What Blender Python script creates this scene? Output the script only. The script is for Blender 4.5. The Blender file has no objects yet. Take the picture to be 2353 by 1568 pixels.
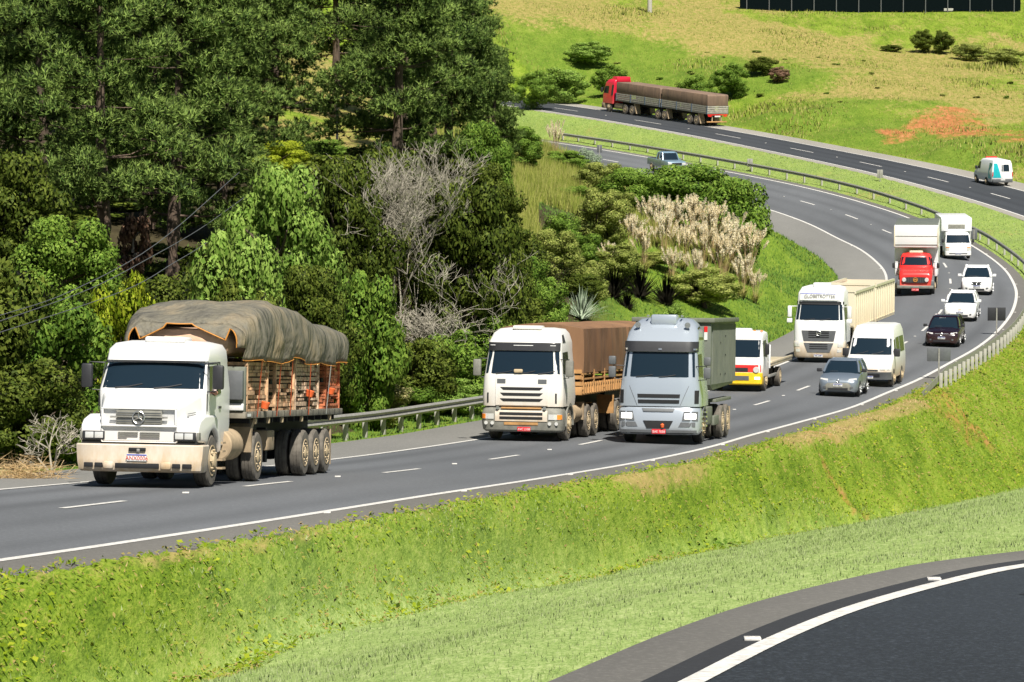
import bpy, bmesh, math, random
import numpy as np
from mathutils import Vector, Matrix
R = math.radians
sc = bpy.context.scene
COL = sc.collection
rnd = random.Random(7)
RNG = np.random.default_rng(11)

# ------------------------------------------------------------------ camera, sky, sun
F, C0, CX, CY, CAMZ = 8500.0, 680.0, 1176.5, 784.0, 18.0
TH = math.atan(C0 / F)
cd = bpy.data.cameras.new('camera'); cam = bpy.data.objects.new('camera', cd); COL.objects.link(cam)
cam.location = (0, 0, CAMZ); cam.rotation_euler = (R(90) - TH, 0, 0)
cd.sensor_width = 36; cd.lens = 36 * F / 2353; cd.clip_start = 1; cd.clip_end = 5000
sc.camera = cam
SUN_AZ, SUN_EL = R(163), R(55)          # azimuth clockwise from +Y (away from the camera)
SD = Vector((math.sin(SUN_AZ) * math.cos(SUN_EL), math.cos(SUN_AZ) * math.cos(SUN_EL), math.sin(SUN_EL)))
w = bpy.data.worlds.new('World'); sc.world = w; w.use_nodes = True
nt = w.node_tree; bg = nt.nodes['Background']
sky = nt.nodes.new('ShaderNodeTexSky'); sky.sky_type = 'NISHITA'; sky.sun_disc = False
sky.sun_elevation = SUN_EL; sky.sun_rotation = SUN_AZ; sky.air_density = 1.0; sky.dust_density = 0.6
nt.links.new(sky.outputs[0], bg.inputs[0]); bg.inputs[1].default_value = 0.038
sl = bpy.data.lights.new('sun', 'SUN'); sl.energy = 5.0; sl.angle = R(0.5); sl.color = (1, 0.955, 0.87)
so = bpy.data.objects.new('sun', sl); COL.objects.link(so)
so.rotation_euler = (-SD).to_track_quat('-Z', 'Y').to_euler()
sc.view_settings.view_transform = 'Standard'; sc.view_settings.look = 'None'
sc.view_settings.exposure = 0.56; sc.view_settings.gamma = 1
sc.cycles.max_bounces = 6; sc.cycles.transparent_max_bounces = 8; sc.cycles.diffuse_bounces = 3

def P(x, y, s):
    r = (x - CX) / s; u = (CY - y) / s; f = F / s
    return np.array([r, f * math.cos(TH) + u * math.sin(TH), CAMZ - f * math.sin(TH) + u * math.cos(TH)])
def proj(p):
    z = p[2] - CAMZ
    f = p[1] * math.cos(TH) - z * math.sin(TH); u = p[1] * math.sin(TH) + z * math.cos(TH)
    s = F / f
    return CX + p[0] * s, CY - u * s

# ------------------------------------------------------------------ helpers
def tag(o, label=None, cat=None, group=None, kind=None):
    if label: o['label'] = label
    if cat: o['category'] = cat
    if group: o['group'] = group
    if kind: o['kind'] = kind
    return o
def link(name, me, mat=None, parent=None):
    o = bpy.data.objects.new(name, me); COL.objects.link(o)
    if mat is not None and me is not None and len(me.materials) == 0: me.materials.append(mat)
    if parent is not None: o.parent = parent
    return o
def empty(name, label, cat, group=None, M=None):
    o = bpy.data.objects.new(name, None); COL.objects.link(o); o.empty_display_size = .3
    if M is not None: o.matrix_world = M
    return tag(o, label, cat, group)
def npmesh(name, V, Fc, k):
    """V (n,3) array, Fc (m,k) int array"""
    me = bpy.data.meshes.new(name)
    V = np.asarray(V, dtype=np.float32); Fc = np.asarray(Fc, dtype=np.int32)
    me.vertices.add(len(V)); me.vertices.foreach_set('co', V.ravel())
    m = len(Fc); me.loops.add(m * k); me.loops.foreach_set('vertex_index', Fc.ravel())
    me.polygons.add(m); me.polygons.foreach_set('loop_start', np.arange(0, m * k, k, dtype=np.int32))
    me.update(calc_edges=True)
    return me
class MB:
    def __init__(s): s.v = []; s.f = []
    def add(s, vs, fs):
        b = len(s.v); s.v += [tuple(map(float, p)) for p in vs]; s.f += [tuple(i + b for i in f) for f in fs]; return s
    def box(s, x0, x1, y0, y1, z0, z1):
        return s.add([(x0,y0,z0),(x1,y0,z0),(x1,y1,z0),(x0,y1,z0),(x0,y0,z1),(x1,y0,z1),(x1,y1,z1),(x0,y1,z1)],
                     [(0,3,2,1),(4,5,6,7),(0,1,5,4),(1,2,6,5),(2,3,7,6),(3,0,4,7)])
    def cbox(s, c, d): return s.box(c[0]-d[0]/2, c[0]+d[0]/2, c[1]-d[1]/2, c[1]+d[1]/2, c[2]-d[2]/2, c[2]+d[2]/2)
    def prism(s, prof, x0, x1):      # prof: list of (y,z)
        n = len(prof)
        return s.add([(x0, y, z) for y, z in prof] + [(x1, y, z) for y, z in prof],
                     [tuple(range(n)), tuple(range(2*n-1, n-1, -1))] + [(i, i+n, (i+1) % n + n, (i+1) % n) for i in range(n)])
    def zprism(s, prof, z0, z1):     # prof: (x,y)
        n = len(prof)
        return s.add([(x, y, z0) for x, y in prof] + [(x, y, z1) for x, y in prof],
                     [tuple(range(n)), tuple(range(2*n-1, n-1, -1))] + [(i, i+n, (i+1) % n + n, (i+1) % n) for i in range(n)])
    def yprism(s, prof, y0, y1):     # prof: (x,z)
        n = len(prof)
        return s.add([(x, y0, z) for x, z in prof] + [(x, y1, z) for x, z in prof],
                     [tuple(range(n)), tuple(range(2*n-1, n-1, -1))] + [(i, i+n, (i+1) % n + n, (i+1) % n) for i in range(n)])
    def tube(s, pts, r, n=6, cap=True):
        pts = [Vector(p) for p in pts]; rs = r if isinstance(r, (list, tuple)) else [r]*len(pts)
        b = len(s.v)
        for i, p in enumerate(pts):
            t = (pts[min(i+1, len(pts)-1)] - pts[max(i-1, 0)]).normalized()
            a = t.cross(Vector((0, 0, 1)));
            if a.length < .05: a = t.cross(Vector((0, 1, 0)))
            a.normalize(); c = t.cross(a)
            for k in range(n):
                q = p + (a * math.cos(2*math.pi*k/n) + c * math.sin(2*math.pi*k/n)) * rs[i]; s.v.append(tuple(q))
        for i in range(len(pts)-1):
            for k in range(n): s.f.append((b+i*n+k, b+i*n+(k+1) % n, b+(i+1)*n+(k+1) % n, b+(i+1)*n+k))
        if cap: s.f.append(tuple(b+k for k in range(n))); s.f.append(tuple(b+(len(pts)-1)*n+k for k in range(n-1, -1, -1)))
        return s
    def lathe(s, prof, c, n=20, axis='x'):   # prof: (axial, radius)
        b = len(s.v)
        for a, r in prof:
            for k in range(n):
                u = r*math.cos(2*math.pi*k/n); v = r*math.sin(2*math.pi*k/n)
                s.v.append({'x': (c[0]+a, c[1]+u, c[2]+v), 'y': (c[0]+u, c[1]+a, c[2]+v), 'z': (c[0]+u, c[1]+v, c[2]+a)}[axis])
        for i in range(len(prof)-1):
            for k in range(n): s.f.append((b+i*n+k, b+i*n+(k+1) % n, b+(i+1)*n+(k+1) % n, b+(i+1)*n+k))
        s.f.append(tuple(b+k for k in range(n))); s.f.append(tuple(b+(len(prof)-1)*n+k for k in range(n-1, -1, -1)))
        return s
    def loft(s, rings, closed=True, cap=True):
        b = len(s.v); n = len(rings[0])
        for r in rings: s.v += [tuple(p) for p in r]
        for i in range(len(rings)-1):
            for k in range(n if closed else n-1): s.f.append((b+i*n+k, b+i*n+(k+1) % n, b+(i+1)*n+(k+1) % n, b+(i+1)*n+k))
        if cap: s.f.append(tuple(b+k for k in range(n-1, -1, -1))); s.f.append(tuple(b+(len(rings)-1)*n+k for k in range(n)))
        return s
    def grid(s, fn, us, vs): return s.loft([[fn(u, v) for u in us] for v in vs], closed=False, cap=False)
    def build(s, name, mat, parent=None, bevel=0, smooth=True, seg=2, me_only=False, ang=32):
        me = bpy.data.meshes.new(name); me.from_pydata(s.v, [], s.f); me.validate()
        bm = bmesh.new(); bm.from_mesh(me)
        bmesh.ops.recalc_face_normals(bm, faces=bm.faces)
        if bevel:
            es = [e for e in bm.edges if len(e.link_faces) == 2 and e.calc_face_angle(0) > R(28)]
            bmesh.ops.bevel(bm, geom=es, offset=bevel, segments=seg, affect='EDGES', profile=.5, clamp_overlap=True)
        for f in bm.faces: f.smooth = smooth
        if smooth:
            for e in bm.edges:
                if len(e.link_faces) == 2 and e.calc_face_angle(0) > R(ang): e.smooth = False
        bm.to_mesh(me); bm.free()
        me.materials.append(mat)
        return me if me_only else link(name, me, None, parent)
def sm(x, a, b):
    t = np.clip((np.asarray(x, float)-a)/(b-a), 0, 1); return t*t*(3-2*t)
def interp(tab, y):
    ys = [t[0] for t in tab]
    return [float(np.interp(y, ys, [t[k] for t in tab])) for k in range(1, len(tab[0]))]
def wnoise(x, y, sc_=1.0, seed=0):
    x = np.asarray(x)*sc_; y = np.asarray(y)*sc_; o = 0
    g = random.Random(seed)
    for k in range(7):
        a = g.uniform(0, 6.28); f = g.uniform(.5, 2.2); p = g.uniform(0, 6.28)
        o = o + np.sin((x*math.cos(a)+y*math.sin(a))*f + p + 1.3*np.sin((x*math.sin(a)-y*math.cos(a))*f*.6+p*2))/(.6+f)
    return o/3.2

# ------------------------------------------------------------------ materials
def newmat(name):
    m = bpy.data.materials.new(name); m.use_nodes = True; nt = m.node_tree
    return m, nt, nt.nodes['Principled BSDF']
def N(nt, t, **kw):
    n = nt.nodes.new(t)
    for k, v in kw.items():
        if k in n.inputs: n.inputs[k].default_value = v
        else: setattr(n, k, v)
    return n
def ramp(nt, fac, stops):
    r = nt.nodes.new('ShaderNodeValToRGB'); el = r.color_ramp.elements
    while len(el) < len(stops): el.new(.5)
    for e, (p, c) in zip(el, stops): e.position = p; e.color = (c[0], c[1], c[2], 1) if len(c) == 3 else c
    nt.links.new(fac, r.inputs[0]); return r.outputs[0]
def mix(nt, fac, a, b):
    m = nt.nodes.new('ShaderNodeMix'); m.data_type = 'RGBA'
    for i, v in ((0, fac), (6, a), (7, b)):
        if hasattr(v, 'links'): nt.links.new(v, m.inputs[i])
        elif isinstance(v, (int, float)): m.inputs[i].default_value = v
        else: m.inputs[i].default_value = (*v[:3], 1)
    return m.outputs[2]
def math_(nt, op, a, b=0.5, clamp=False):
    m = nt.nodes.new('ShaderNodeMath'); m.operation = op; m.use_clamp = clamp
    for i, v in ((0, a), (1, b)):
        if hasattr(v, 'links'): nt.links.new(v, m.inputs[i])
        else: m.inputs[i].default_value = v
    return m.outputs[0]
def noise(nt, scale, detail=4, rough=.6, co='Object', dim=None, stretch=None):
    t = nt.nodes.new('ShaderNodeTexCoord'); n = nt.nodes.new('ShaderNodeTexNoise')
    n.inputs['Scale'].default_value = scale; n.inputs['Detail'].default_value = detail; n.inputs['Roughness'].default_value = rough
    if stretch:
        mp = nt.nodes.new('ShaderNodeMapping'); mp.inputs['Scale'].default_value = stretch
        nt.links.new(t.outputs[co], mp.inputs[0]); nt.links.new(mp.outputs[0], n.inputs[0])
    else: nt.links.new(t.outputs[co], n.inputs[0])
    return n.outputs[0]
def bump(nt, b, h, strength=.3, dist=.02):
    n = nt.nodes.new('ShaderNodeBump'); n.inputs['Strength'].default_value = strength; n.inputs['Distance'].default_value = dist
    nt.links.new(h, n.inputs['Height']); nt.links.new(n.outputs[0], b.inputs['Normal'])
def plain(name, col, rough=.6, metal=0, var=.12, scale=6, bmp=0, spec=.5, coat=0, emit=None):
    m, nt, b = newmat(name)
    n = noise(nt, scale)
    lo = tuple(c*(1-var) for c in col); hi = tuple(min(1, c*(1+var)) for c in col)
    nt.links.new(ramp(nt, n, [(.3, lo), (.7, hi)]), b.inputs['Base Color'])
    b.inputs['Roughness'].default_value = rough; b.inputs['Metallic'].default_value = metal
    b.inputs['Specular IOR Level'].default_value = spec; b.inputs['Coat Weight'].default_value = coat
    if bmp: bump(nt, b, noise(nt, scale*4), bmp)
    if emit: b.inputs['Emission Color'].default_value = (*emit[0], 1); b.inputs['Emission Strength'].default_value = emit[1]
    return m
def paint(name, col, dust=(.42, .30, .17), zlo=.3, zhi=1.3, amt=.8, rough=.32, metal=0.0, base=.06):
    """vehicle paint with road dust that thins with height above the wheels (object Z) and a little everywhere"""
    m, nt, b = newmat(name)
    tc = nt.nodes.new('ShaderNodeTexCoord'); sp = nt.nodes.new('ShaderNodeSeparateXYZ'); nt.links.new(tc.outputs['Object'], sp.inputs[0])
    mr = nt.nodes.new('ShaderNodeMapRange'); mr.inputs[1].default_value = zlo; mr.inputs[2].default_value = zhi
    mr.inputs[3].default_value = 1; mr.inputs[4].default_value = 0; nt.links.new(sp.outputs[2], mr.inputs[0])
    n = noise(nt, 3.5, 6, .7, stretch=(1, 1, .35))
    k2 = math_(nt, 'MULTIPLY', mr.outputs[0], n); k3 = math_(nt, 'MULTIPLY', k2, 2*amt)
    k4 = math_(nt, 'ADD', k3, base, True)
    nt.links.new(mix(nt, k4, col, dust), b.inputs['Base Color'])
    rr = math_(nt, 'MULTIPLY_ADD', k4, .5); rr.node.inputs[2].default_value = rough; nt.links.new(rr, b.inputs['Roughness'])
    b.inputs['Metallic'].default_value = metal; b.inputs['Coat Weight'].default_value = .3; b.inputs['Coat Roughness'].default_value = .15
    return m
def leafmat(name, stops, trans=.35, nscale=.35, rough=.6, nrm=None):
    m, nt, b = newmat(name)
    g = nt.nodes.new('ShaderNodeNewGeometry'); oi = nt.nodes.new('ShaderNodeObjectInfo')
    n = noise(nt, nscale, 3)
    a = math_(nt, 'MULTIPLY_ADD', g.outputs['Random Per Island'], .55); nt.links.new(math_(nt, 'MULTIPLY', n, .75), a.node.inputs[2])
    a2 = math_(nt, 'MULTIPLY_ADD', oi.outputs['Random'], .16); nt.links.new(a, a2.node.inputs[2])
    c = ramp(nt, math_(nt, 'SUBTRACT', a2, .08), stops)
    nt.links.new(c, b.inputs['Base Color']); b.inputs['Roughness'].default_value = rough; b.inputs['Specular IOR Level'].default_value = .12
    t = nt.nodes.new('ShaderNodeBsdfTranslucent'); nt.links.new(c, t.inputs[0])
    if nrm == 'up':
        cx = nt.nodes.new('ShaderNodeCombineXYZ'); cx.inputs[2].default_value = 1; vn = cx.outputs[0]
    else:       # leaves take the bulge of the clump they hang on
        an = nt.nodes.new('ShaderNodeAttribute'); an.attribute_name = 'bulge'; vt = nt.nodes.new('ShaderNodeVectorTransform'); vt.vector_type = 'NORMAL'; vt.convert_from = 'OBJECT'; vt.convert_to = 'WORLD'
        nt.links.new(an.outputs['Vector'], vt.inputs[0]); vn = vt.outputs[0]
    vm = nt.nodes.new('ShaderNodeVectorMath'); vm.operation = 'SCALE'; nt.links.new(vn, vm.inputs[0]); vm.inputs['Scale'].default_value = 2.4
    va = nt.nodes.new('ShaderNodeVectorMath'); va.operation = 'ADD'; nt.links.new(vm.outputs[0], va.inputs[0]); nt.links.new(g.outputs['Normal'], va.inputs[1])
    vz = nt.nodes.new('ShaderNodeVectorMath'); vz.operation = 'NORMALIZE'; nt.links.new(va.outputs[0], vz.inputs[0]); nt.links.new(vz.outputs[0], b.inputs['Normal'])
    mx = nt.nodes.new('ShaderNodeMixShader'); mx.inputs[0].default_value = trans
    nt.links.new(b.outputs[0], mx.inputs[1]); nt.links.new(t.outputs[0], mx.inputs[2])
    nt.links.new(mx.outputs[0], nt.nodes['Material Output'].inputs[0])
    return m
def asphalt(name, col, var=.18, speck=.2, fs=14):
    m, nt, b = newmat(name)
    n1 = noise(nt, .12, 4, .6, stretch=(1, .25, 1)); n2 = noise(nt, fs, 5, .85); n3 = noise(nt, .9, 3, .5, stretch=(1.2, .2, 1))
    c1 = ramp(nt, n1, [(.3, tuple(c*(1-var) for c in col)), (.7, tuple(c*(1+var) for c in col))])
    c2 = mix(nt, math_(nt, 'MULTIPLY', n3, .35), c1, tuple(c*.72 for c in col))
    c3 = mix(nt, ramp(nt, n2, [(.50, (0, 0, 0)), (.68, (speck,)*3)]), c2, tuple(min(1, c*3.6) for c in col))
    aw = nt.nodes.new('ShaderNodeAttribute'); aw.attribute_name = 'wear'
    c3 = mix(nt, math_(nt, 'MULTIPLY', aw.outputs['Fac'], .85), c3, tuple(c*.58 for c in col))
    nt.links.new(c3, b.inputs['Base Color']); b.inputs['Roughness'].default_value = .85
    b.inputs['Specular IOR Level'].default_value = .3; bump(nt, b, n2, .25, .01)
    return m
M = {}
M['road'] = asphalt('asphalt', (.125, .131, .139))
M['road_dark'] = asphalt('dark_asphalt', (.050, .055, .062))
M['shoulder'] = asphalt('worn_asphalt', (.20, .195, .18))
M['shoulder_c'] = asphalt('old_asphalt', (.135, .128, .115))
M['road_near'] = asphalt('coarse_asphalt', (.019, .023, .028), .35, .8, 17)
M['seal'] = asphalt('sealed_asphalt', (.030, .031, .034))
M['shoulder_b'] = asphalt('pale_asphalt', (.29, .27, .235))
m, nt, b = newmat('road_paint'); n = noise(nt, 9, 5, .7)
nt.links.new(ramp(nt, n, [(.3, (.40, .38, .34)), (.55, (.66, .64, .60))]), b.inputs['Base Color']); b.inputs['Roughness'].default_value = .7; M['line'] = m
M['white'] = paint('white_paint', (.80, .80, .79), dust=(.47, .32, .16), zlo=.3, zhi=1.2, amt=.85)
M['white2'] = paint('cream_white_paint', (.78, .765, .72), dust=(.46, .31, .15), zlo=.25, zhi=1.7, amt=.75, base=.05)
M['clean_white'] = paint('clean_white_paint', (.82, .82, .82), zlo=.1, zhi=.7, amt=.3, base=.02)
M['silver'] = paint('silver_paint', (.44, .49, .55), dust=(.35, .31, .25), zlo=.2, zhi=1.2, amt=.25, metal=.35, rough=.24, base=.02)
M['bluesilver'] = paint('blue_grey_paint', (.17, .21, .26), dust=(.3, .28, .24), zlo=.1, zhi=.8, amt=.3, metal=.35, rough=.35, base=.03)
M['maroon'] = paint('maroon_paint', (.012, .004, .008), dust=(.14, .07, .05), zlo=.1, zhi=.8, amt=.3, rough=.22, base=.0)
M['red'] = paint('red_paint', (.72, .025, .025), zlo=.3, zhi=1.0, amt=.3, base=.03)
M['red2'] = paint('crimson_paint', (.66, .012, .045), zlo=.5, zhi=1.6, amt=.3, base=.02)
M['teal'] = plain('teal_paint', (.01, .42, .47), .35, coat=.3)
M['pickup'] = paint('pale_blue_paint', (.20, .32, .42), zlo=.2, zhi=1.2, amt=.3, metal=.3, base=.04)
M['cream'] = paint('cream_steel', (.74, .68, .52), dust=(.42, .27, .12), zlo=1.0, zhi=2.6, amt=.45)
M['yellow'] = plain('yellow_plastic', (.85, .55, .02), .4)
M['ochre'] = plain('dusty_ochre_steel', (.50, .27, .10), .8, var=.3, scale=3)
M['dust'] = plain('dust_caked_steel', (.36, .27, .17), .85, var=.3, scale=3)
M['dark'] = plain('black_plastic', (.025, .025, .028), .5)
M['under'] = plain('chassis_black', (.012, .012, .013), .8)
M['grey'] = plain('grey_plastic', (.11, .115, .12), .5)
M['greyd'] = plain('dusty_grey_plastic', (.20, .195, .165), .65, var=.2)
M['tyre'] = plain('tyre_rubber', (.035, .034, .033), .9, var=.35)
M['tyred'] = plain('dusty_tyre_rubber', (.13, .115, .095), .95, var=.35)
M['rim'] = plain('dusty_rim', (.50, .39, .24), .7, var=.2)
M['alloy'] = plain('alloy', (.6, .6, .6), .35, .7)
M['steel'] = plain('galvanised_steel', (.30, .29, .26), .55, .2, var=.2)
M['chrome'] = plain('chrome', (.75, .74, .70), .22, .9)
M['board'] = plain('weathered_board', (.20, .18, .14), .85, var=.35, scale=4)
M['deck'] = plain('grey_green_steel', (.15, .16, .125), .7, var=.2)
M['concrete'] = plain('concrete', (.40, .385, .34), .85, var=.12, scale=5)
M['orange'] = plain('orange_webbing', (.72, .13, .03), .7)
M['trim'] = plain('orange_tarp_hem', (.55, .23, .04), .7)
M['redlamp'] = plain('red_reflector', (.65, .02, .02), .3)
M['amber'] = plain('amber_lens', (.85, .25, .03), .3)
M['plate'] = plain('plate_white', (.7, .7, .68), .5)
M['platered'] = plain('plate_red', (.65, .02, .03), .5)
M['blue'] = plain('plate_blue', (.03, .06, .40), .5)
M['ink'] = plain('ink', (.03, .03, .03), .6)
M['cloth'] = plain('cloth_shirt', (.5, .42, .40), .9)
M['skin'] = plain('skin', (.55, .27, .17), .6)
M['hair'] = plain('hair', (.02, .015, .01), .8)
M['soil'] = plain('brown_cargo', (.32, .17, .12), .95, var=.3, scale=2)
m, nt, b = newmat('dark_glass'); b.inputs['Base Color'].default_value = (.010, .020, .030, 1); b.inputs['Roughness'].default_value = .06
b.inputs['Specular IOR Level'].default_value = .5; bump(nt, b, noise(nt, 1.2, 2), .05, .05); M['glass'] = m
M['glass2'] = plain('tinted_side_glass', (.012, .017, .020), .2, spec=.25)
M['wire'] = plain('wire', (.10, .105, .11), .6)
M['rubber_mark'] = plain('rubber_mark', (.010, .011, .013), .8)
m, nt, b = newmat('headlamp_glass'); b.inputs['Base Color'].default_value = (.75, .74, .70, 1); b.inputs['Roughness'].default_value = .12
b.inputs['Metallic'].default_value = .3; M['lamp'] = m
m, nt, b = newmat('lit_headlamp'); b.inputs['Base Color'].default_value = (.9, .9, .88, 1)
b.inputs['Emission Color'].default_value = (1, .95, .85, 1); b.inputs['Emission Strength'].default_value = 2.0; M['lit'] = m
m, nt, b = newmat('tarpaulin'); n1 = noise(nt, .9, 5, .65); n2 = noise(nt, 5, 6, .7)
c = ramp(nt, n1, [(.32, (.09, .083, .066)), (.5, (.16, .145, .105)), (.68, (.26, .205, .125))])
nt.links.new(mix(nt, ramp(nt, n2, [(.4, (0, 0, 0)), (.7, (.45,)*3)]), c, (.10, .098, .09)), b.inputs['Base Color'])
b.inputs['Roughness'].default_value = .75; bump(nt, b, noise(nt, 2.6, 3, .5, stretch=(1, 1.3, .45)), 1.0, .22); M['tarp'] = m
def tarpm(name, lo, hi, dark):
    m, nt, b = newmat(name); n1 = noise(nt, .8, 5, .6, stretch=(1, 1, .5)); n2 = noise(nt, 2.5, 4, .6, stretch=(1, 1, .15))
    c = ramp(nt, n1, [(.3, lo), (.7, hi)])
    nt.links.new(mix(nt, ramp(nt, n2, [(.5, (0, 0, 0)), (.75, (.6,)*3)]), c, dark), b.inputs['Base Color'])
    b.inputs['Roughness'].default_value = .8; bump(nt, b, n2, .4, .06); return m
M['tarp_brown'] = tarpm('brown_tarpaulin', (.17, .088, .042), (.27, .145, .07), (.09, .055, .035))
M['tarp_dull'] = tarpm('dull_brown_tarpaulin', (.15, .10, .07), (.25, .165, .11), (.06, .05, .045))
m, nt, b = newmat('container_steel'); n1 = noise(nt, 1.2, 5, .65); n2 = noise(nt, 3, 5, .6, stretch=(1, 1, .12))
c = ramp(nt, n1, [(.3, (.10, .115, .098)), (.7, (.155, .165, .135))])
nt.links.new(mix(nt, ramp(nt, n2, [(.55, (0, 0, 0)), (.8, (.6,)*3)]), c, (.10, .10, .07)), b.inputs['Base Color']); b.inputs['Roughness'].default_value = .6; M['container'] = m
# foliage
M['pine'] = leafmat('pine_needles', [(.25, (.024, .055, .011)), (.5, (.085, .155, .028)), (.8, (.28, .39, .09))], .3, .45)
M['leaf'] = leafmat('broad_leaf', [(.2, (.07, .14, .02)), (.5, (.175, .30, .045)), (.85, (.36, .50, .11))], .35, .5)
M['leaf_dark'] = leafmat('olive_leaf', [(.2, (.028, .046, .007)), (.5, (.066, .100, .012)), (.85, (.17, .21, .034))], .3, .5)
M['leaf_mid'] = leafmat('green_leaf', [(.2, (.05, .11, .014)), (.5, (.12, .22, .028)), (.85, (.26, .38, .06))], .35, .5)
M['leaf_yel'] = leafmat('yellow_green_leaf', [(0.2, (0.094, 0.144, 0.01)), (0.5, (0.242, 0.336, 0.014)), (0.85, (0.484, 0.528, 0.048))], .4, .6)
M['leaf_olive'] = leafmat('dry_olive_leaf', [(.2, (.09, .125, .022)), (.5, (.22, .28, .055)), (.85, (.44, .47, .13))], .35, .5)
M['leaf_dry'] = leafmat('seedy_leaf', [(.2, (.10, .14, .03)), (.5, (.28, .31, .09)), (.85, (.62, .54, .28))], .35, .8)
M['leaf_grey'] = leafmat('grey_green_blade', [(.2, (.12, .18, .10)), (.5, (.24, .32, .20)), (.85, (.42, .50, .36))], .3, 1, nrm='up')
M['leaf_purple'] = leafmat('dark_blade', [(0.2, (0.02, 0.022, 0.012)), (0.5, (0.05, 0.05, 0.03)), (0.85, (0.11, 0.1, 0.07))], .25, 1)
M['rust'] = leafmat('rusty_twigs', [(0.2, (0.08, 0.04, 0.02)), (0.5, (0.2, 0.11, 0.07)), (0.85, (0.35, 0.22, 0.15))], .2, 1)
M['grassA'] = leafmat('rough_grass', [(.12, (.028, .060, .006)), (.33, (.095, .175, .010)), (.58, (.20, .30, .020)), (.78, (.33, .385, .05)), (.95, (.44, .32, .13))], .4, .5, nrm='up')
M['verge'] = leafmat('verge_grass', [(.2, (.05, .13, .015)), (.5, (.10, .21, .03)), (.85, (.18, .31, .06))], .4, .5, nrm='up')
M['grassB'] = leafmat('mown_grass', [(.15, (.19, .27, .075)), (.5, (.30, .395, .13)), (.9, (.46, .53, .26))], .4, .25, nrm='up')
M['grassT'] = leafmat('tall_grass', [(.15, (.11, .16, .02)), (.5, (.26, .31, .045)), (.9, (.50, .47, .15))], .4, .3, nrm='up')
M['straw'] = leafmat('dry_straw', [(0.2, (0.3, 0.19, 0.08)), (0.6, (0.5, 0.34, 0.16)), (0.9, (0.66, 0.5, 0.28))], .3, .5, nrm='up')
M['plume'] = leafmat('pampas_plume', [(.2, (.78, .62, .36)), (.5, (.93, .82, .56)), (.9, (.96, .92, .74))], .6, 1, nrm='up')
M['bark'] = plain('bark', (.10, .07, .05), .95, var=.4, scale=4, bmp=.6)
M['bark_pale'] = plain('pale_bark', (.30, .26, .21), .95, var=.3, scale=4, bmp=.4)
M['deadwood'] = plain('dead_wood', (.34, .31, .245), .9, var=.3, scale=3)
# ------------------------------------------------------------------ road paths
def catmull(Pt, n):
    Pt = np.asarray(Pt, float); Q = np.vstack([2*Pt[0]-Pt[1], Pt, 2*Pt[-1]-Pt[-2]]); out = []
    for i in range(1, len(Q)-2):
        for t in np.arange(n)/n:
            a, b, c, d = Q[i-1], Q[i], Q[i+1], Q[i+2]
            out.append(.5*((2*b) + (-a+c)*t + (2*a-5*b+4*c-d)*t*t + (-a+3*b-3*c+d)*t**3))
    out.append(Q[-2]); return np.array(out)
class Path:
    def __init__(s, tab, n=12):
        """tab rows: x, y, s, wo, zo, wi, zi, (pixel row in the survey frame, scale; widths and cross-fall to each side)"""
        Pt = [np.concatenate([P(*r[:3]), r[3:7]]) for r in tab]
        s.D = catmull(Pt, n); s.n = n; s.P = s.D[:, :3]
        t = np.gradient(s.P, axis=0); s.T3 = t/np.linalg.norm(t, axis=1)[:, None]
        t = t.copy(); t[:, 2] = 0; t /= np.linalg.norm(t, axis=1)[:, None]; s.T = t
        s.Nn = np.stack([t[:, 1], -t[:, 0], 0*t[:, 0]], 1)
        s.L = np.concatenate([[0], np.cumsum(np.linalg.norm(np.diff(s.P, axis=0), axis=1))])
    def row(s, u):
        i = np.clip(u*s.n, 0, len(s.P)-1.001); k = int(i); f = i-k
        L = lambda A: A[k]*(1-f)+A[k+1]*f
        return L(s.D), L(s.Nn), L(s.T), L(s.T3)
    def zoff(s, d, t): return d[4]*t/d[3] if t > 0 else d[6]*(-t)/d[5]
    def at(s, u, t, dz=0):
        d, n, _, _ = s.row(u); return d[:3] + n*t + np.array([0, 0, s.zoff(d, t)+dz])
    def ribbon(s, name, mat, ta, tb, dz, u0=None, u1=None, k=3, step=1, skirt=0):
        umax = (len(s.P)-1)/s.n; u0 = 0 if u0 is None else u0; u1 = umax if u1 is None else u1
        m = MB(); rows = []
        for u in np.linspace(u0, u1, max(2, int((u1-u0)*s.n/step)+1)):
            d = s.row(u)[0]; a = ta(d) if callable(ta) else ta; b = tb(d) if callable(tb) else tb
            rw = [s.at(u, a+(b-a)*j/k, dz) for j in range(k+1)]
            if skirt > 0: rw.append(s.at(u, b+.12, dz-.06)); rw.append(s.at(u, b+.3, dz-.5))
            if skirt < 0: rw.insert(0, s.at(u, a-.12, dz-.06)); rw.insert(0, s.at(u, a-.3, dz-.5))
            rows.append(rw)
        m.loft(rows, closed=False, cap=False); return m
    def near(s, X, Y):
        """signed lateral offset, path index, for arrays"""
        X = np.asarray(X, float).ravel(); Y = np.asarray(Y, float).ravel(); T = np.empty(len(X)); K = np.empty(len(X), int)
        px, py = s.P[:, 0], s.P[:, 1]
        for a in range(0, len(X), 4000):
            x = X[a:a+4000, None]; y = Y[a:a+4000, None]
            k = np.argmin((x-px)**2+(y-py)**2, 1); K[a:a+4000] = k
            T[a:a+4000] = (X[a:a+4000]-px[k])*s.Nn[k, 0]+(Y[a:a+4000]-py[k])*s.Nn[k, 1]
        along = np.abs((X-px[K])*s.T[K, 0]+(Y-py[K])*s.T[K, 1])
        return T, K, along
    def locate(s, x, y, u0, u1, dz=0):
        best = (1e9,)
        for u in np.linspace(u0, u1, 260):
            for t in np.linspace(-4.5, 4.5, 46):
                q = proj(s.at(u, t, dz)); e = (q[0]-x)**2+(q[1]-y)**2
                if e < best[0]: best = (e, u, t)
        return best[1], best[2]
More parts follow.
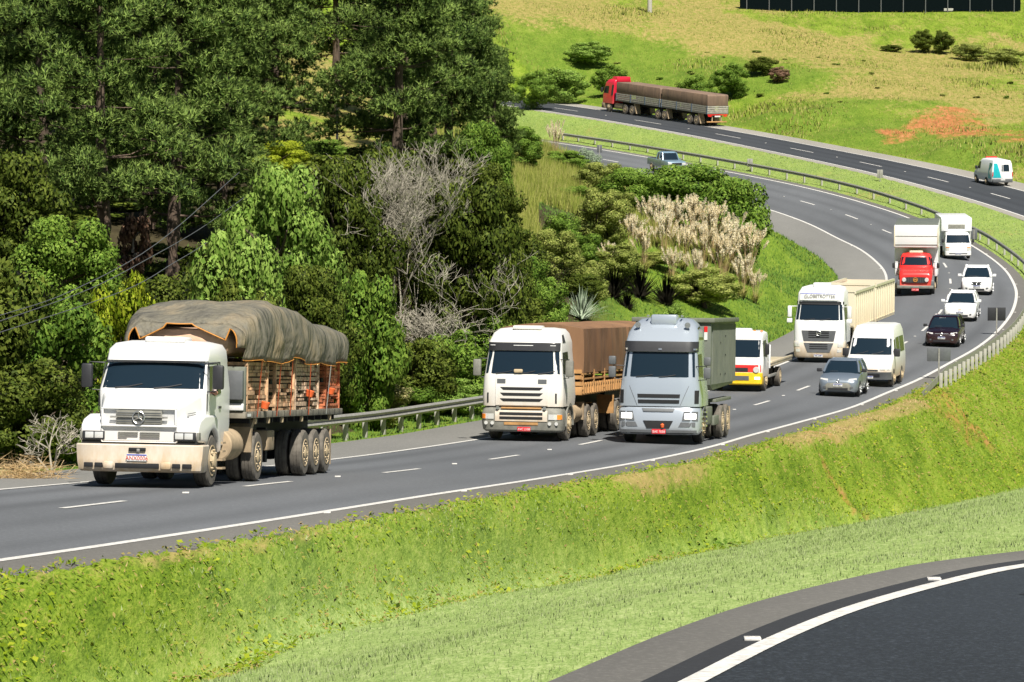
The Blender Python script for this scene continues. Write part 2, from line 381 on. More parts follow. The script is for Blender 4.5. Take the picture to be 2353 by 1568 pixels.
_st = [(210,1161,132.6),(612,1113,112.0),(920,1083,97.0),(1156,1052,85.5),(1356,1018,76.5),(1490,987,69.1),(1620,957,63.1),(1750,927,58.1),
 (1845,893,53.8),(1930,859,50.1),(2005,825,46.8),(2075,791,44.0),(2125,756,41.5),(2160,718,39.2),(2179,682,37.2),(2184,647,35.4),(2172,610,33.7),
 (2140,579,32.2),(2095,554,30.8),(2039,533,29.5),(1958,499,28.3),(1857,467,27.3),(1745,438,26.3),(1632,413,25.4),(1519,391,24.6),(1405,370,23.8),(1290,350,23.1),(1180,333,22.5),(1080,318,21.9)]
_w = [3.6]*9+[3.65,3.7,3.85,3.95,4.1,4.15,4.15,4.1,4.05,3.95,3.9,3.8,3.7,3.7]+[3.7]*6
_zo = [-.12,-.12,-.06,-.06,-.06,-.08,-.1,-.08,-.12,-.18,-.18,-.12,-.12,-.1,-.12,-.3,-.36,-.3,-.06,.15,.22,.3,.32]+[.3]*6
_zi = [.02,-.02,0,0,0,0,0,0,0,0,0,0,-.02,-.08,-.2,-.32,-.5,-.6,-.58,-.5,-.46,-.44,-.42]+[-.4]*6
tabA = [(a[0], a[1], a[2], w_, zo, w_, zi) for a, w_, zo, zi in zip(_st, _w, _zo, _zi)]
p0 = P(*_st[0]); p1 = P(*_st[1])
def back(p, n):     # continue towards the camera side, 8 % climb easing
    q = p0 + (p0-p1)*n + np.array([0, 0, .02*n*n]); x, y = proj(q); z = q[2]-CAMZ
    return (x, y, F/(q[1]*math.cos(TH)-z*math.sin(TH)), 3.6, -.12, 3.6, .02)
A = Path([back(p0, 2), back(p0, 1)] + tabA); AU = 2.0       # station k of the survey = u k+2
B = Path([(2560,535,29.7,3.6,0,3.6,0),(2430,491,28.55,3.6,0,3.6,0)] + [(x, y, s_, 3.6, 0, 3.6, 0) for x, y, s_ in
 [(2299,451,27.5),(2156,413,26.2),(2001,378,25.05),(1843,346,24.0),(1673,313,23.1),(1489,281,22.25),(1300,252,21.5),(1150,231,20.9)]])
C = Path([(-1, 0, 1)][:0] + [(x, y, s_, 8, -.1, 1, 0) for x, y, s_ in
 [(1120,1800,400),(1320,1690,345),(1560,1568,297),(1775,1462,258),(1960,1391,231),(2180,1331,207),(2353,1297,192),(2640,1262,170),(2950,1238,152)]])

# ------------------------------------------------------------------ terrain height field
ctl = []
def cp(*pts):
    for p in pts:
        q = P(*p); T_, K_2, al = A.near([q[0]], [q[1]])
        if al[0] < 3 and -8.5 < T_[0] < 5.5: continue
        ctl.append(q)
for i in range(0, len(A.P), 9):
    u = i/A.n; d = A.row(u)[0]
    ctl.append(A.at(u, d[3]+1.6, -.10)); ctl.append(A.at(u, -d[5]-5.5, -.15))
for i in range(0, len(B.P), 9):
    u = i/B.n
    ctl.append(B.at(u, -5.5, -.1)); ctl.append(B.at(u, 7.5, -.1))
for i in range(0, len(C.P), 9): ctl.append(C.at(i/C.n, -1.6, -.05)); ctl.append(C.at(i/C.n, 9, -.1))
VAL = [(-400,1830,262),(-120,1720,226),(100,1640,196),(430,1568,168),(615,1485,150),(1000,1390,124),(1176,1370,112),(1400,1320,100),(1626,1275,88),(1876,1240,74),(2120,1215,64),(2353,1195,56),(2650,1175,48)]
cp(*VAL)
VW = np.array([P(*v)[:2] for v in VAL])
VP = Path([(*v, 1, 0, 1, 0) for v in VAL])
cp((0,1050,116),(0,960,105),(300,1000,104),(400,930,92),(650,960,86),(800,915,75),(950,900,76),(1100,860,68),(1200,800,58),
   (1300,740,52),(1450,735,47),(1700,745,45),(1760,640,39),(1700,600,37),(1600,640,40),(1560,560,35),(1750,510,32),
   (1450,600,40),(1300,600,42),(1180,600,45),(1350,470,34),(1200,440,35),(1420,400,28),(1250,375,27),(1150,360,27),
   (0,760,80),(0,600,62),(200,650,66),(400,690,64),(550,620,58),(700,560,54),(850,480,50),(950,380,44),(1100,420,40),
   (0,420,48),(200,430,50),(450,420,48),(650,380,44),(760,350,36),(900,330,36),(600,250,34),(750,200,30),(900,200,28),(300,200,34),(0,200,34),(-300,500,60),
   (1000,220,26),(1150,200,22.5),(1100,100,20.5),(700,60,24),(300,20,27),(-200,100,30),
   (1300,190,21.0),(1500,200,20.8),(1700,255,22.4),(1900,290,23.4),(2100,335,24.6),(2300,375,25.8),(2500,400,26.5),
   (1250,110,20),(1500,110,19.8),(1700,165,20.9),(1850,195,21.3),(1860,250,22.4),(2050,230,22.0),(2200,250,22.3),(2200,320,24.2),(2350,250,22.2),(2350,330,24.4),(2600,280,23),
   (1300,10,18.6),(1500,35,18.8),(1700,80,19.4),(1900,110,19.6),(2100,110,19.4),(2300,130,19.6),(2550,160,20),
   (1750,18,18.2),(2000,26,18.2),(2340,30,18.2),(2600,30,18.2),(1300,-60,17.4),(2000,-45,17.2),(2600,-40,17.2),(1000,-80,18),(500,-90,20),(1700,-120,15.5),(2300,-120,15.5),(1000,-160,16),(400,-200,17))
for x, y, z in [(-60,20,8.5),(60,60,-4),(70,120,-6),(90,200,-3),(90,280,2),(-70,80,6),(-80,140,6),(-90,220,10),(-60,10,11),(0,12,12.5),(30,20,11.5),(110,360,14),(-110,330,18),(120,450,24),(-110,450,26)]:
    ctl.append(np.array([x, y, z], float))
ctl = np.array(ctl)
keep = [0]
for i in range(1, len(ctl)):
    if np.min(np.linalg.norm(ctl[keep, :2]-ctl[i, :2], axis=1)) > 1.2: keep.append(i)
ctl = ctl[keep]
def _ker(d): return np.sqrt(d*d+9.0)
n_ = len(ctl); K_ = _ker(np.linalg.norm(ctl[:, None, :2]-ctl[None, :, :2], axis=2)) - np.eye(n_)*.4
Pm = np.hstack([np.ones((n_, 1)), ctl[:, :2]/100]); A_ = np.block([[K_, Pm], [Pm.T, np.zeros((3, 3))]])
W_ = np.linalg.solve(A_, np.concatenate([ctl[:, 2], [0, 0, 0]]))
def rbf(X, Y):
    out = np.empty(len(X))
    for a in range(0, len(X), 8000):
        x, y = X[a:a+8000], Y[a:a+8000]
        d = np.sqrt((x[:, None]-ctl[:, 0])**2+(y[:, None]-ctl[:, 1])**2)
        out[a:a+8000] = _ker(d)@W_[:n_] + W_[n_] + x/100*W_[n_+1] + y/100*W_[n_+2]
    return out
SHO, SHI = .75, 3.1         # asphalt beyond the edge line, outer and inner side
def Ground(X, Y, sink=True):
    X = np.asarray(X, float).ravel(); Y = np.asarray(Y, float).ravel()
    Z = rbf(X, Y)
    TA_, KA_, _a = A.near(X, Y); nm = (TA_ > 0) & (Y < 215)
    if nm.any():
        x, y = X[nm], Y[nm]; ka = KA_[nm]; D_ = A.D[ka]; tv, kv, _a = VP.near(x, y); tc, kc, _a = C.near(x, y)
        ea = np.maximum(TA_[nm]-D_[:, 3]-SHO-1.1*sm(y, 60, 140)-.1, 0.0); za = A.P[ka, 2]+D_[:, 4]*(1+SHO/3.6); dv = np.hypot(x-VP.P[kv, 0], y-VP.P[kv, 1]); zv = VP.P[kv, 2]
        sb = ea/(ea+dv+1e-6); sb = .35*sb+.65*sm(sb, -.15, 1.05); zb = za+(zv-za)*sb
        ec = np.maximum(-tc-.95, 0); zc = C.P[kc, 2]; sc_ = dv/(dv+ec+1e-6); zm = zv+(zc-zv)*(.5*sc_+.5*sm(sc_, -.1, 1.1))
        zn = np.where(tv < 0, zb, zm); wt = 1-sm(y, 170, 205); Z[nm] = Z[nm]*(1-wt)+zn*wt
    ampl = .16*sm(Y, 60, 200)+.04
    ampl = np.where((TA_ < 0) & (TA_ > -18), ampl*.3, ampl)
    Z = Z + ampl*wnoise(X, Y, .35, 3) + .04*wnoise(X, Y, 1.6, 5)
    for Pp, eo, ei in ((B, 3.6+.7, 3.6+2.6), (C, 8.2, .95), (A, None, None)):
        T, K, al = Pp.near(X, Y); D = Pp.D[K]
        wo = D[:, 3]+SHO if eo is None else np.full(len(T), eo); wi = D[:, 5]+SHI if ei is None else np.full(len(T), ei)
        if Pp is B: wo, wi = np.full(len(T), 3.6+2.6), np.full(len(T), 3.6+.7)
        dist_ = np.maximum(T-wo, -T-wi)
        tt = np.clip(T, -wi, wo)
        z = Pp.P[K, 2] + np.where(tt > 0, D[:, 4]*tt/D[:, 3], D[:, 6]*(-tt)/D[:, 5])
        f = 1-sm(dist_, .2, 4.0); f = np.where((Pp is A) & (T > 0), 1-sm(dist_, .1, 1.2), f); f = np.where(al < 3, f, 0)
        Z = Z*(1-f) + (z-.05-.03*np.clip(dist_, 0, 5))*f
        if sink: Z = np.where((dist_ < -1.0) & (al < 3), z-.3, Z)
    return Z
def G(x, y): return float(Ground([x], [y], False)[0])
def hit(x, y, s0=400, s1=15, dz=0):
    """ground point seen at survey pixel x,y"""
    ss = 1/np.linspace(1/s0, 1/s1, 500); Q = np.array([P(x, y, s_) for s_ in ss])
    d = Q[:, 2]-Ground(Q[:, 0], Q[:, 1], False)-dz; k = np.argmax(d < 0)
    return Q[max(k, 1)]
def base(x, y, s_):      # point on the ground under the survey direction x at scale s
    q = P(x, y, s_); return np.array([q[0], q[1], G(q[0], q[1])])

xs = np.concatenate([np.linspace(-170, -32, 30), np.arange(-30, -12, .6), np.arange(-12, 26, .24), np.arange(26, 62, .6), np.linspace(63, 230, 36)])
ys = np.concatenate([np.arange(14, 130, .45), np.arange(130, 420, .85), np.linspace(422, 640, 60)])
XX, YY = np.meshgrid(xs, ys); ZZ = Ground(XX, YY)
nx, ny = len(xs), len(ys); idx = np.arange(nx*ny).reshape(ny, nx)
Fq = np.stack([idx[:-1, :-1], idx[:-1, 1:], idx[1:, 1:], idx[1:, :-1]], -1).reshape(-1, 4)
V = np.stack([XX.ravel(), YY.ravel(), ZZ], 1)
gm = npmesh('ground', V, Fq, 4)
# cover masks: R mown, G dry, B bare soil, A dark shrub floor
VY = lambda X: np.interp(X, VW[:, 0], VW[:, 1])
X_, Y_ = V[:, 0], V[:, 1]
TA, KA, alA = A.near(X_, Y_); DA = A.D[KA]
TB, KB, alB = B.near(X_, Y_); TC, KC, alC = C.near(X_, Y_)
UA = KA/A.n-AU
near_side = (TA > 0) & (Y_ < 215)
TV, KV, alV = VP.near(X_, Y_); bank = near_side & (TV < 0)
mown = sm(TV, -.5, .9)*near_side
edge = TA-DA[:, 3]-SHO
dvv = np.hypot(X_-VP.P[KV, 0], Y_-VP.P[KV, 1]); fb = np.clip(edge, 0, 99)/(np.clip(edge, 0, 99)+dvv+.01)
def dryfn(X, Y, e):
    f = sm(Y, 60, 140); return np.clip(1.6*np.exp(-((e-.30-.50*f-.16*wnoise(X, Y*.4, 1.2, 4))/(.22+.20*f))**2)*(wnoise(X, Y*.6, .3, 9)*1.2+.85), 0, 1)
dry = dryfn(X_, Y_, edge)*((UA < 7.8) & bank)
dirt = sm(wnoise(X_*1.0, Y_*.35, .55, 21)+.5*wnoise(X_, Y_, 1.4, 61), .25, .8)*bank*.7
def blob(px, r, amp=1, sx=1, sy=1, jit=.35):
    c = hit(*px); d = np.sqrt(((X_-c[0])/sx)**2+((Y_-c[1])/sy)**2)
    d = d*(1+jit*wnoise(X_, Y_, .5, int(px[0])))
    return amp*(1-sm(d, r*.35, r*1.5))
soil = np.maximum(blob((2180,295), 4.6, .85, 1.15, 2.6, .6), blob((2285,312), 3.4, .75, 1.3, 2.2, .6))*(.75+.35*wnoise(X_, Y_, 1.3, 12))
hill = (TB > 7) & (Y_ > 250)
dryh = hill*np.clip(sm(wnoise(X_, Y_*.6, .13, 31)+.5*wnoise(X_, Y_, .6, 8)+.3*wnoise(X_, Y_, 1.7, 18), -.35, .8)*.8, 0, 1)
for px, r, a, sx, sy in [((1700,110), 6, .95, 3, 3), ((1650,140), 4, .9, 2, 3), ((2000,195), 8, .8, 1.6, 3), ((2200,240), 8, .7, 1.5, 3), ((1250,20), 8, .9, 2, 3), ((2150,150), 7, .7, 2, 3), ((1560,110), 6, .8, 1.5, 3)]:
    dryh = np.maximum(dryh, blob(px, r, a, sx, sy)*hill)
lush = np.maximum.reduce([blob(px, r, 1, sx, sy)*hill for px, r, sx, sy in [((1350,170), 7, 2, 3), ((1600,170), 6, 2, 2.5), ((1750,180), 4, 2, 2.5), ((1900,320), 7, 2.2, 2), ((1750,270), 6, 2.5, 2), ((2250,350), 7, 2, 2)]])
dryh = np.maximum(dryh, hill*(.30+.22*wnoise(X_, Y_, .9, 66)))*(1-.85*lush)
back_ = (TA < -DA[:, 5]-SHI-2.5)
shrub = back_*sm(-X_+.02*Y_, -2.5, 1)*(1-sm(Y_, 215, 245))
lush = np.maximum(lush, .8*(TA < 0)*sm(-TA-DA[:, 5]-SHI, 0, 1)*(1-sm(-TA-DA[:, 5]-SHI, 8, 14))*(Y_ > 110))
lush = np.maximum(lush, .9*(TA < 0)*(Y_ <= 110))
dryh = np.maximum(dryh, (TA < -12)*(X_ < 2)*sm(Y_, 205, 235)*np.clip(.75+.5*wnoise(X_, Y_, .4, 71), 0, 1))
med = (TA > 0) & (TB < 0) & (Y_ > 215)
drym = med*np.clip(.18+.4*wnoise(X_, Y_, .35, 77), 0, .7)
dryall = np.clip(np.maximum.reduce([dry, dryh, drym]), 0, 1)
soilall = np.clip(np.maximum(dirt*.65, soil), 0, 1)
ca = gm.color_attributes.new('cover', 'FLOAT_COLOR', 'POINT')
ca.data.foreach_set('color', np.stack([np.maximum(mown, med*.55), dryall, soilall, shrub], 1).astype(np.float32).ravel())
lu = gm.attributes.new('lush', 'FLOAT', 'POINT'); lu.data.foreach_set('value', np.clip(lush*.9, 0, 1).astype(np.float32))
m, nt, b = newmat('ground_cover')
at = nt.nodes.new('ShaderNodeAttribute'); at.attribute_name = 'cover'; sp = nt.nodes.new('ShaderNodeSeparateColor'); nt.links.new(at.outputs['Color'], sp.inputs[0])
al = nt.nodes.new('ShaderNodeAttribute'); al.attribute_name = 'lush'
SY = (1, .33, 1); nA = noise(nt, .7, 6, .7, stretch=SY); nB = noise(nt, 6, 5, .75, stretch=SY); nC = noise(nt, 2.0, 5, .7, stretch=SY); nE = noise(nt, 24, 4, .8, stretch=SY)
g1 = ramp(nt, math_(nt, 'ADD', math_(nt, 'MULTIPLY', nA, .38), math_(nt, 'ADD', math_(nt, 'MULTIPLY', nB, .32), math_(nt, 'MULTIPLY', nE, .3))), [(.36, (.045, .085, .007)), (.45, (.105, .175, .011)), (.53, (.20, .28, .026)), (.64, (.32, .33, .07))])
g2 = ramp(nt, math_(nt, 'ADD', math_(nt, 'MULTIPLY', nB, .5), math_(nt, 'MULTIPLY', nE, .5)), [(.36, (.15, .23, .055)), (.5, (.26, .35, .105)), (.64, (.40, .46, .19))])
g3 = ramp(nt, math_(nt, 'ADD', math_(nt, 'MULTIPLY', nC, .6), math_(nt, 'MULTIPLY', nB, .4)), [(.34, (.13, .16, .025)), (.46, (.25, .23, .06)), (.56, (.36, .27, .10)), (.68, (.46, .33, .14))])
g4 = ramp(nt, nC, [(.3, (.24, .095, .035)), (.55, (.42, .165, .06)), (.75, (.50, .27, .12))])
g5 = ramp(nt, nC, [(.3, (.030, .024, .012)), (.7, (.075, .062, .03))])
g6 = ramp(nt, math_(nt, 'ADD', math_(nt, 'MULTIPLY', nC, .5), math_(nt, 'MULTIPLY', nB, .5)), [(.35, (.05, .10, .012)), (.65, (.13, .21, .03))])
def edgy(a, n_, w=.5):    # mask broken up by noise
    x = math_(nt, 'SUBTRACT', math_(nt, 'ADD', a, math_(nt, 'MULTIPLY', n_, w)), w*.5)
    mr = nt.nodes.new('ShaderNodeMapRange'); mr.interpolation_type = 'SMOOTHSTEP'; mr.inputs[1].default_value = .3; mr.inputs[2].default_value = .7; nt.links.new(x, mr.inputs[0]); return mr.outputs[0]
c = mix(nt, sp.outputs[0], g1, g2)
c = mix(nt, math_(nt, 'MULTIPLY', al.outputs['Fac'], .6), c, g6)
c = mix(nt, math_(nt, 'MULTIPLY', edgy(sp.outputs[1], nC, .9), .9), c, g3)
c = mix(nt, edgy(sp.outputs[2], nC, .9), c, g4)
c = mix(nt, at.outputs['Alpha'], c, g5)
nt.links.new(c, b.inputs['Base Color']); b.inputs['Roughness'].default_value = .95; b.inputs['Specular IOR Level'].default_value = .15
bump(nt, b, math_(nt, 'ADD', nB, math_(nt, 'MULTIPLY', nC, 1.5)), .45, .12)
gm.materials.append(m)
for p in gm.polygons: pass
gm.polygons.foreach_set('use_smooth', np.ones(len(gm.polygons), bool))
tag(link('ground', gm), kind='structure')

# ------------------------------------------------------------------ carriageways, shoulders, markings
def st(mb, name, mat): return tag(mb.build(name, mat, smooth=True), kind='structure')
def worn(o, k, width, step_):
    n_ = len(o.data.vertices); j = np.arange(n_) % (k+1); i = np.arange(n_)//(k+1); t = (j/k-.5)*width
    w_ = sum(np.exp(-((t-c)/.42)**2) for c in (-2.7, -.95, .95, 2.7)); w_ = np.clip(w_*(.55+.6*wnoise(i*step_*.10, t*.5, 1.0, 3))+.25*wnoise(i*step_*.03, t, 1.2, 8), 0, 1)
    a = o.data.attributes.new('wear', 'FLOAT', 'POINT'); a.data.foreach_set('value', w_.astype(np.float32))
worn(st(A.ribbon('r', None, lambda d: -d[5]-.05, lambda d: d[3]+.05, .0, k=30), 'road', M['road']), 30, 7.3, 1.0)
st(A.ribbon('r', None, lambda d: -d[5]-SHI, lambda d: -d[5]-.05, .004, k=2, skirt=-1), 'hard_shoulder', M['shoulder'])
st(A.ribbon('r', None, lambda d: d[3]+.05, lambda d: d[3]+SHO, .004, k=1, skirt=1), 'hard_shoulder', M['shoulder_c'])
worn(st(B.ribbon('r', None, -3.65, 3.65, .0, k=24), 'road', M['road_dark']), 24, 7.3, 1.3)
st(B.ribbon('r', None, 3.65, 6.2, .004, k=2, skirt=1), 'hard_shoulder', M['shoulder_b'])
st(B.ribbon('r', None, -4.2, -3.65, .004, k=1, skirt=-1), 'hard_shoulder', M['shoulder_b'])
st(C.ribbon('r', None, .0, 8.1, .0, k=5), 'road', M['road_near'])
st(C.ribbon('r', None, -.28, 0, .003, k=1), 'hard_shoulder', M['seal'])
st(C.ribbon('r', None, -.95, -.28, .003, k=1, skirt=-1), 'hard_shoulder', M['shoulder_c'])
ln = MB(); tot = lambda Pp: (len(Pp.P)-1)/Pp.n
def addm(mb): ln.add(mb.v, mb.f)
addm(A.ribbon('l', None, lambda d: d[3]-.09, lambda d: d[3]+.09, .010, k=1)); addm(A.ribbon('l', None, lambda d: -d[5]-.08, lambda d: -d[5]+.08, .010, k=1))
addm(B.ribbon('l', None, 3.45, 3.62, .010, k=1)); addm(B.ribbon('l', None, -3.62, -3.42, .010, k=1))
addm(C.ribbon('l', None, 0, .19, .008, k=1, step=.5))
for k in range(-1, 26):
    addm(A.ribbon('l', None, -.07, .07, .010, u0=max(0, k+AU-.14), u1=k+AU+.165, k=1, step=1))
for k in range(0, 10): addm(B.ribbon('l', None, -.08, .08, .010, u0=max(0, k-.16), u1=min(k+.16, 9), k=1))
st(ln, 'lane_markings', M['line'])
sm_ = MB().cbox((0, 0, .012), (.13, .10, .024)).build('road_stud', M['chrome'], bevel=.006, me_only=True); sm_.materials.clear(); sm_.materials.append(M['line'])
def stud(p, lab, sc_=1.0):
    o = link('road_stud', sm_); o.location = p; o.scale = (sc_,)*3
    tag(o, lab, 'road stud', 'raised road studs along the lane lines')
for k in range(0, 24):
    u = k+AU+.5
    d = A.row(u)[0]
    stud(A.at(u, 0, .008), 'raised road stud between two lane dashes of the traffic-filled carriageway')
    if k < 18: stud(A.at(u-.35, d[3]+.16, .008), 'raised road stud beside the outer edge line of the traffic-filled carriageway')
    if k % 2 == 0: stud(A.at(u-.2, -d[5]-.16, .008), 'raised road stud beside the inner edge line of the traffic-filled carriageway')
for k in range(1, 9): stud(B.at(k+.5, 0, .008), 'raised road stud between two lane dashes of the far carriageway', 1.3)
for x, y in ((1772, 1470), (2180, 1337)):
    u, t = C.locate(x, y, 0, tot(C)); stud(C.at(u, min(t, -.08), .006), 'cream road stud beside the white edge line, %s' % ('nearest to the camera' if x < 1900 else 'near the right edge'), 1.15)

sk = MB()
for u0_, u1_, ta, tb in ((4.6, 6.6, 1.15, 1.32), (4.9, 6.9, 2.1, 2.25), (5.0, 7.2, 2.9, 3.1)):
    q_ = C.ribbon('l', None, lambda d, a=ta: a, lambda d, b=tb: b, .005, u0=u0_, u1=u1_, k=1); sk.add(q_.v, q_.f)
st(sk, 'tyre_marks', M['rubber_mark'])
# ------------------------------------------------------------------ guardrails
def rail(Pp, u0, u1, t, step, name_, label, post_mat, face=1, zb=.42, zt=.75, taper=None):
    root = empty('guardrail', label, 'guardrail', 'metal guardrails along the curve', Matrix.Translation(Vector(Pp.at((u0+u1)/2, t))))
    inv = root.matrix_world.inverted()
    prof = [(0, .0), (.03, .02), (.07, .07), (.03, .12), (0, .155), (.03, .19), (.07, .24), (.03, .29), (0, .31)]
    rows = []
    for u in np.linspace(u0, u1, int((u1-u0)*6)+2):
        d = Pp.row(u)[0]; tt = (t if t > 0 else t)
        dr = 0
        if taper == 'start': dr = max(0, 1-(u-u0)/.8)*.62
        rows.append([Vector(Pp.at(u, tt-face*a, zb+b_-dr)) for a, b_ in prof] + [Vector(Pp.at(u, tt+.012*face, zt-.02-dr)), Vector(Pp.at(u, tt+.012*face, zb-dr))])
    mb = MB(); mb.loft(rows, closed=True); mb.v = [tuple(inv@Vector(v)) for v in mb.v]
    mb.build('rail', M['steel'], root)
    pm = MB().box(-.07, .07, -.09, .09, -.22, .60).build('post', post_mat, me_only=True, bevel=.01)
    Ltot = (u1-u0)*12; n = int(Ltot/step)
    for i in range(n+1):
        u = u0 + (u1-u0)*i/n
        if taper == 'start' and (u-u0) < .35: continue
        q = Vector(Pp.at(u, t+.13*face)); o = link('post', pm, None, root); o.location = inv@q
        tn = Pp.row(u)[2]; o.rotation_euler = (0, 0, math.atan2(tn[1], tn[0])-math.pi/2)
    return root
rail(A, 8.1+AU, 13.2+AU, 5.0, 2.0, 'g', 'steel guardrail on close-set pale posts along the outer edge at right', M['concrete'], 1, taper='start')
rail(A, 13.2+AU, 27+AU, 5.45, 4.0, 'g', 'long dark guardrail along the median outside the curve', M['concrete'], 1)
rail(A, 3.1+AU, 6.5+AU, -3.6-SHI-.75, 2.6, 'g', 'steel guardrail on the inner verge behind the flatbed truck, in front of the bushes', M['concrete'], -1)
# ------------------------------------------------------------------ vehicle kit  (local frame: origin on the ground under the front axle, +y to the tail, x right seen from the front)
def rr(z, hw, yf, yb, r, bow=.05, n=5):
    pts = []
    xs_ = np.linspace(-(hw-r), hw-r, 7)
    for x in xs_: pts.append((x, yf+bow*(x/hw)**2, z))
    for k in range(1, n+1): a = k*math.pi/2/n; pts.append((hw-r+r*math.sin(a), yf+bow+r-r*math.cos(a), z))
    rb = r*.6
    for k in range(n+1): a = k*math.pi/2/n; pts.append((hw-rb+rb*math.cos(a), yb-rb+rb*math.sin(a), z))
    for k in range(n+1): a = k*math.pi/2/n; pts.append((-hw+rb-rb*math.sin(a), yb-rb+rb*math.cos(a), z))
    for k in range(n): a = (n-k)*math.pi/2/n; pts.append((-(hw-r+r*math.sin(a)), yf+bow+r-r*math.cos(a), z))
    return pts
class Cab:
    """stacked rounded plan sections: z, half width, front y, back y, corner radius"""
    def __init__(s, secs, bow=.05): s.s = secs; s.bow = bow
    def at(s, z): return interp(s.s, z)
    def mesh(s, z0=None, z1=None):
        m = MB(); zs = sorted({q[0] for q in s.s if (z0 is None or q[0] >= z0) and (z1 is None or q[0] <= z1)} | ({z0} if z0 else set()) | ({z1} if z1 else set()))
        return m.loft([rr(z, *s.at(z), bow=s.bow) for z in zs])
    def fy(s, x, z):
        hw, yf, yb, r = s.at(z); ax = min(abs(x), hw)
        if ax <= hw-r: return yf+s.bow*(x/hw)**2
        q = ax-(hw-r); return yf+s.bow+r-math.sqrt(max(r*r-q*q, 0))
    def slab(s, name, mat, parent, z0, z1, x0, x1, off=.012, inn=.03, nx=12, nz=3, mb=None):
        """a pane or panel that lies on the front; x0,x1 numbers or functions of z"""
        f0 = x0 if callable(x0) else (lambda z: x0); f1 = x1 if callable(x1) else (lambda z: x1); rows = []
        zs = np.linspace(z0, z1, nz+1)
        for z in zs: rows.append([(x, s.fy(x, z)-off, z) for x in np.linspace(f0(z), f1(z), nx+1)])
        back = [[(p[0], p[1]+off+inn, p[2]) for p in r_] for r_ in rows]
        m = mb or MB(); nn = nx+1; b = len(m.v)
        for r_ in rows+back: m.v += r_
        nz1 = nz+1; Rr = lambda i, j, k: b+(k*nz1+i)*nn+j
        for i in range(nz):
            for j in range(nx):
                m.f.append((Rr(i,j,0), Rr(i,j+1,0), Rr(i+1,j+1,0), Rr(i+1,j,0))); m.f.append((Rr(i,j,1), Rr(i+1,j,1), Rr(i+1,j+1,1), Rr(i,j+1,1)))
        for j in range(nx):
            m.f.append((Rr(0,j,0), Rr(0,j,1), Rr(0,j+1,1), Rr(0,j+1,0))); m.f.append((Rr(nz,j,0), Rr(nz,j+1,0), Rr(nz,j+1,1), Rr(nz,j,1)))
        for i in range(nz):
            m.f.append((Rr(i,0,0), Rr(i+1,0,0), Rr(i+1,0,1), Rr(i,0,1))); m.f.append((Rr(i,nx,0), Rr(i,nx,1), Rr(i+1,nx,1), Rr(i+1,nx,0)))
        if mb is None: return m.build(name, mat, parent)
    def side(s, name, mat, parent, poly, sgn=1, off=.012):
        m = MB(); n = len(poly)
        v = [(sgn*(s.at(z)[0]+off), y, z) for y, z in poly]+[(sgn*(s.at(z)[0]-.03), y, z) for y, z in poly]
        m.add(v, [tuple(range(n)), tuple(range(2*n-1, n-1, -1))]+[(i, i+n, (i+1) % n+n, (i+1) % n) for i in range(n)])
        return m.build(name, mat, parent)
_wc = {}
def wheel(parent, x, y, r, wd, dusty=True, rimmat='rim', dual=False, name='wheel'):
    sgn = 1 if x > 0 else -1; key = (r, wd, sgn, dusty, rimmat, dual)
    if key not in _wc:
        t = MB(); offs = [0] if not dual else [0, -sgn*(wd+.06)]
        for o_ in offs:
            h = wd/2
            t.lathe([(-h+o_, r*.58), (-h+o_-.005, r*.75), (-h+o_+.0, r*.92), (-h*.8+o_, r*.985), (-h*.35+o_, r), (-h*.33+o_, r*.975), (-h*.25+o_, r*.975), (-h*.23+o_, r), (h*.23+o_, r), (h*.25+o_, r*.975), (h*.33+o_, r*.975), (h*.35+o_, r), (h*.8+o_, r*.985), (h+o_, r*.92), (h+o_+.005, r*.75), (h+o_, r*.58)], (0, 0, 0), 28)
        tm = t.build('wheel', M['tyred' if dusty else 'tyre'], me_only=True)
        q = MB(); h = sgn*wd/2; pr = [(-.02, r*.60), (.012, r*.60), (.012, r*.55), (-.05, r*.50), (-.06, r*.30), (.01, r*.24), (.03, r*.13), (.032, .02)]
        if not dual and rimmat == 'rim': pr = [(-.02, r*.60), (.012, r*.60), (.012, r*.56), (-.02, r*.48), (.03, r*.32), (.07, r*.24), (.08, r*.1), (.08, .02)]
        q.lathe([(sgn*a, b_) for a, b_ in pr], (h, 0, 0), 24)
        for k in range(8 if rimmat == 'rim' else 5):
            a = 2*math.pi*k/(8 if rimmat == 'rim' else 5); q.lathe([(-.02, r*.04), (.03, r*.035)], (h+sgn*(.0 if dual else .035), r*.4*math.cos(a), r*.4*math.sin(a)), 6)
        rm = q.build('rim', M[rimmat], me_only=True); _wc[key] = (tm, rm)
    tm, rm = _wc[key]
    o = link(name, tm, None, parent); o.location = (x, y, r); p_ = link('rim', rm, None, o); return o
def text(parent, s_, size, loc, mat, rot=(90, 0, 0), name='lettering', bold=.0, sx=1):
    cu = bpy.data.curves.new('t', 'FONT'); cu.body = s_; cu.size = size; cu.extrude = .003; cu.align_x = 'CENTER'; cu.align_y = 'CENTER'; cu.offset = bold
    o = bpy.data.objects.new('t', cu); COL.objects.link(o); bpy.context.view_layer.update()
    me = bpy.data.meshes.new_from_object(o.evaluated_get(bpy.context.evaluated_depsgraph_get())); bpy.data.objects.remove(o)
    q = link(name, me, None, parent); me.materials.clear(); me.materials.append(mat)
    q.location = loc; q.rotation_euler = tuple(R(a) for a in rot); q.scale = (sx, 1, 1); return q
def bx(name, mat, parent, x0, x1, y0, y1, z0, z1, bevel=0, label=None):
    o = MB().box(x0, x1, y0, y1, z0, z1).build(name, mat, parent, bevel=bevel)
    if label: o['label'] = label
    return o
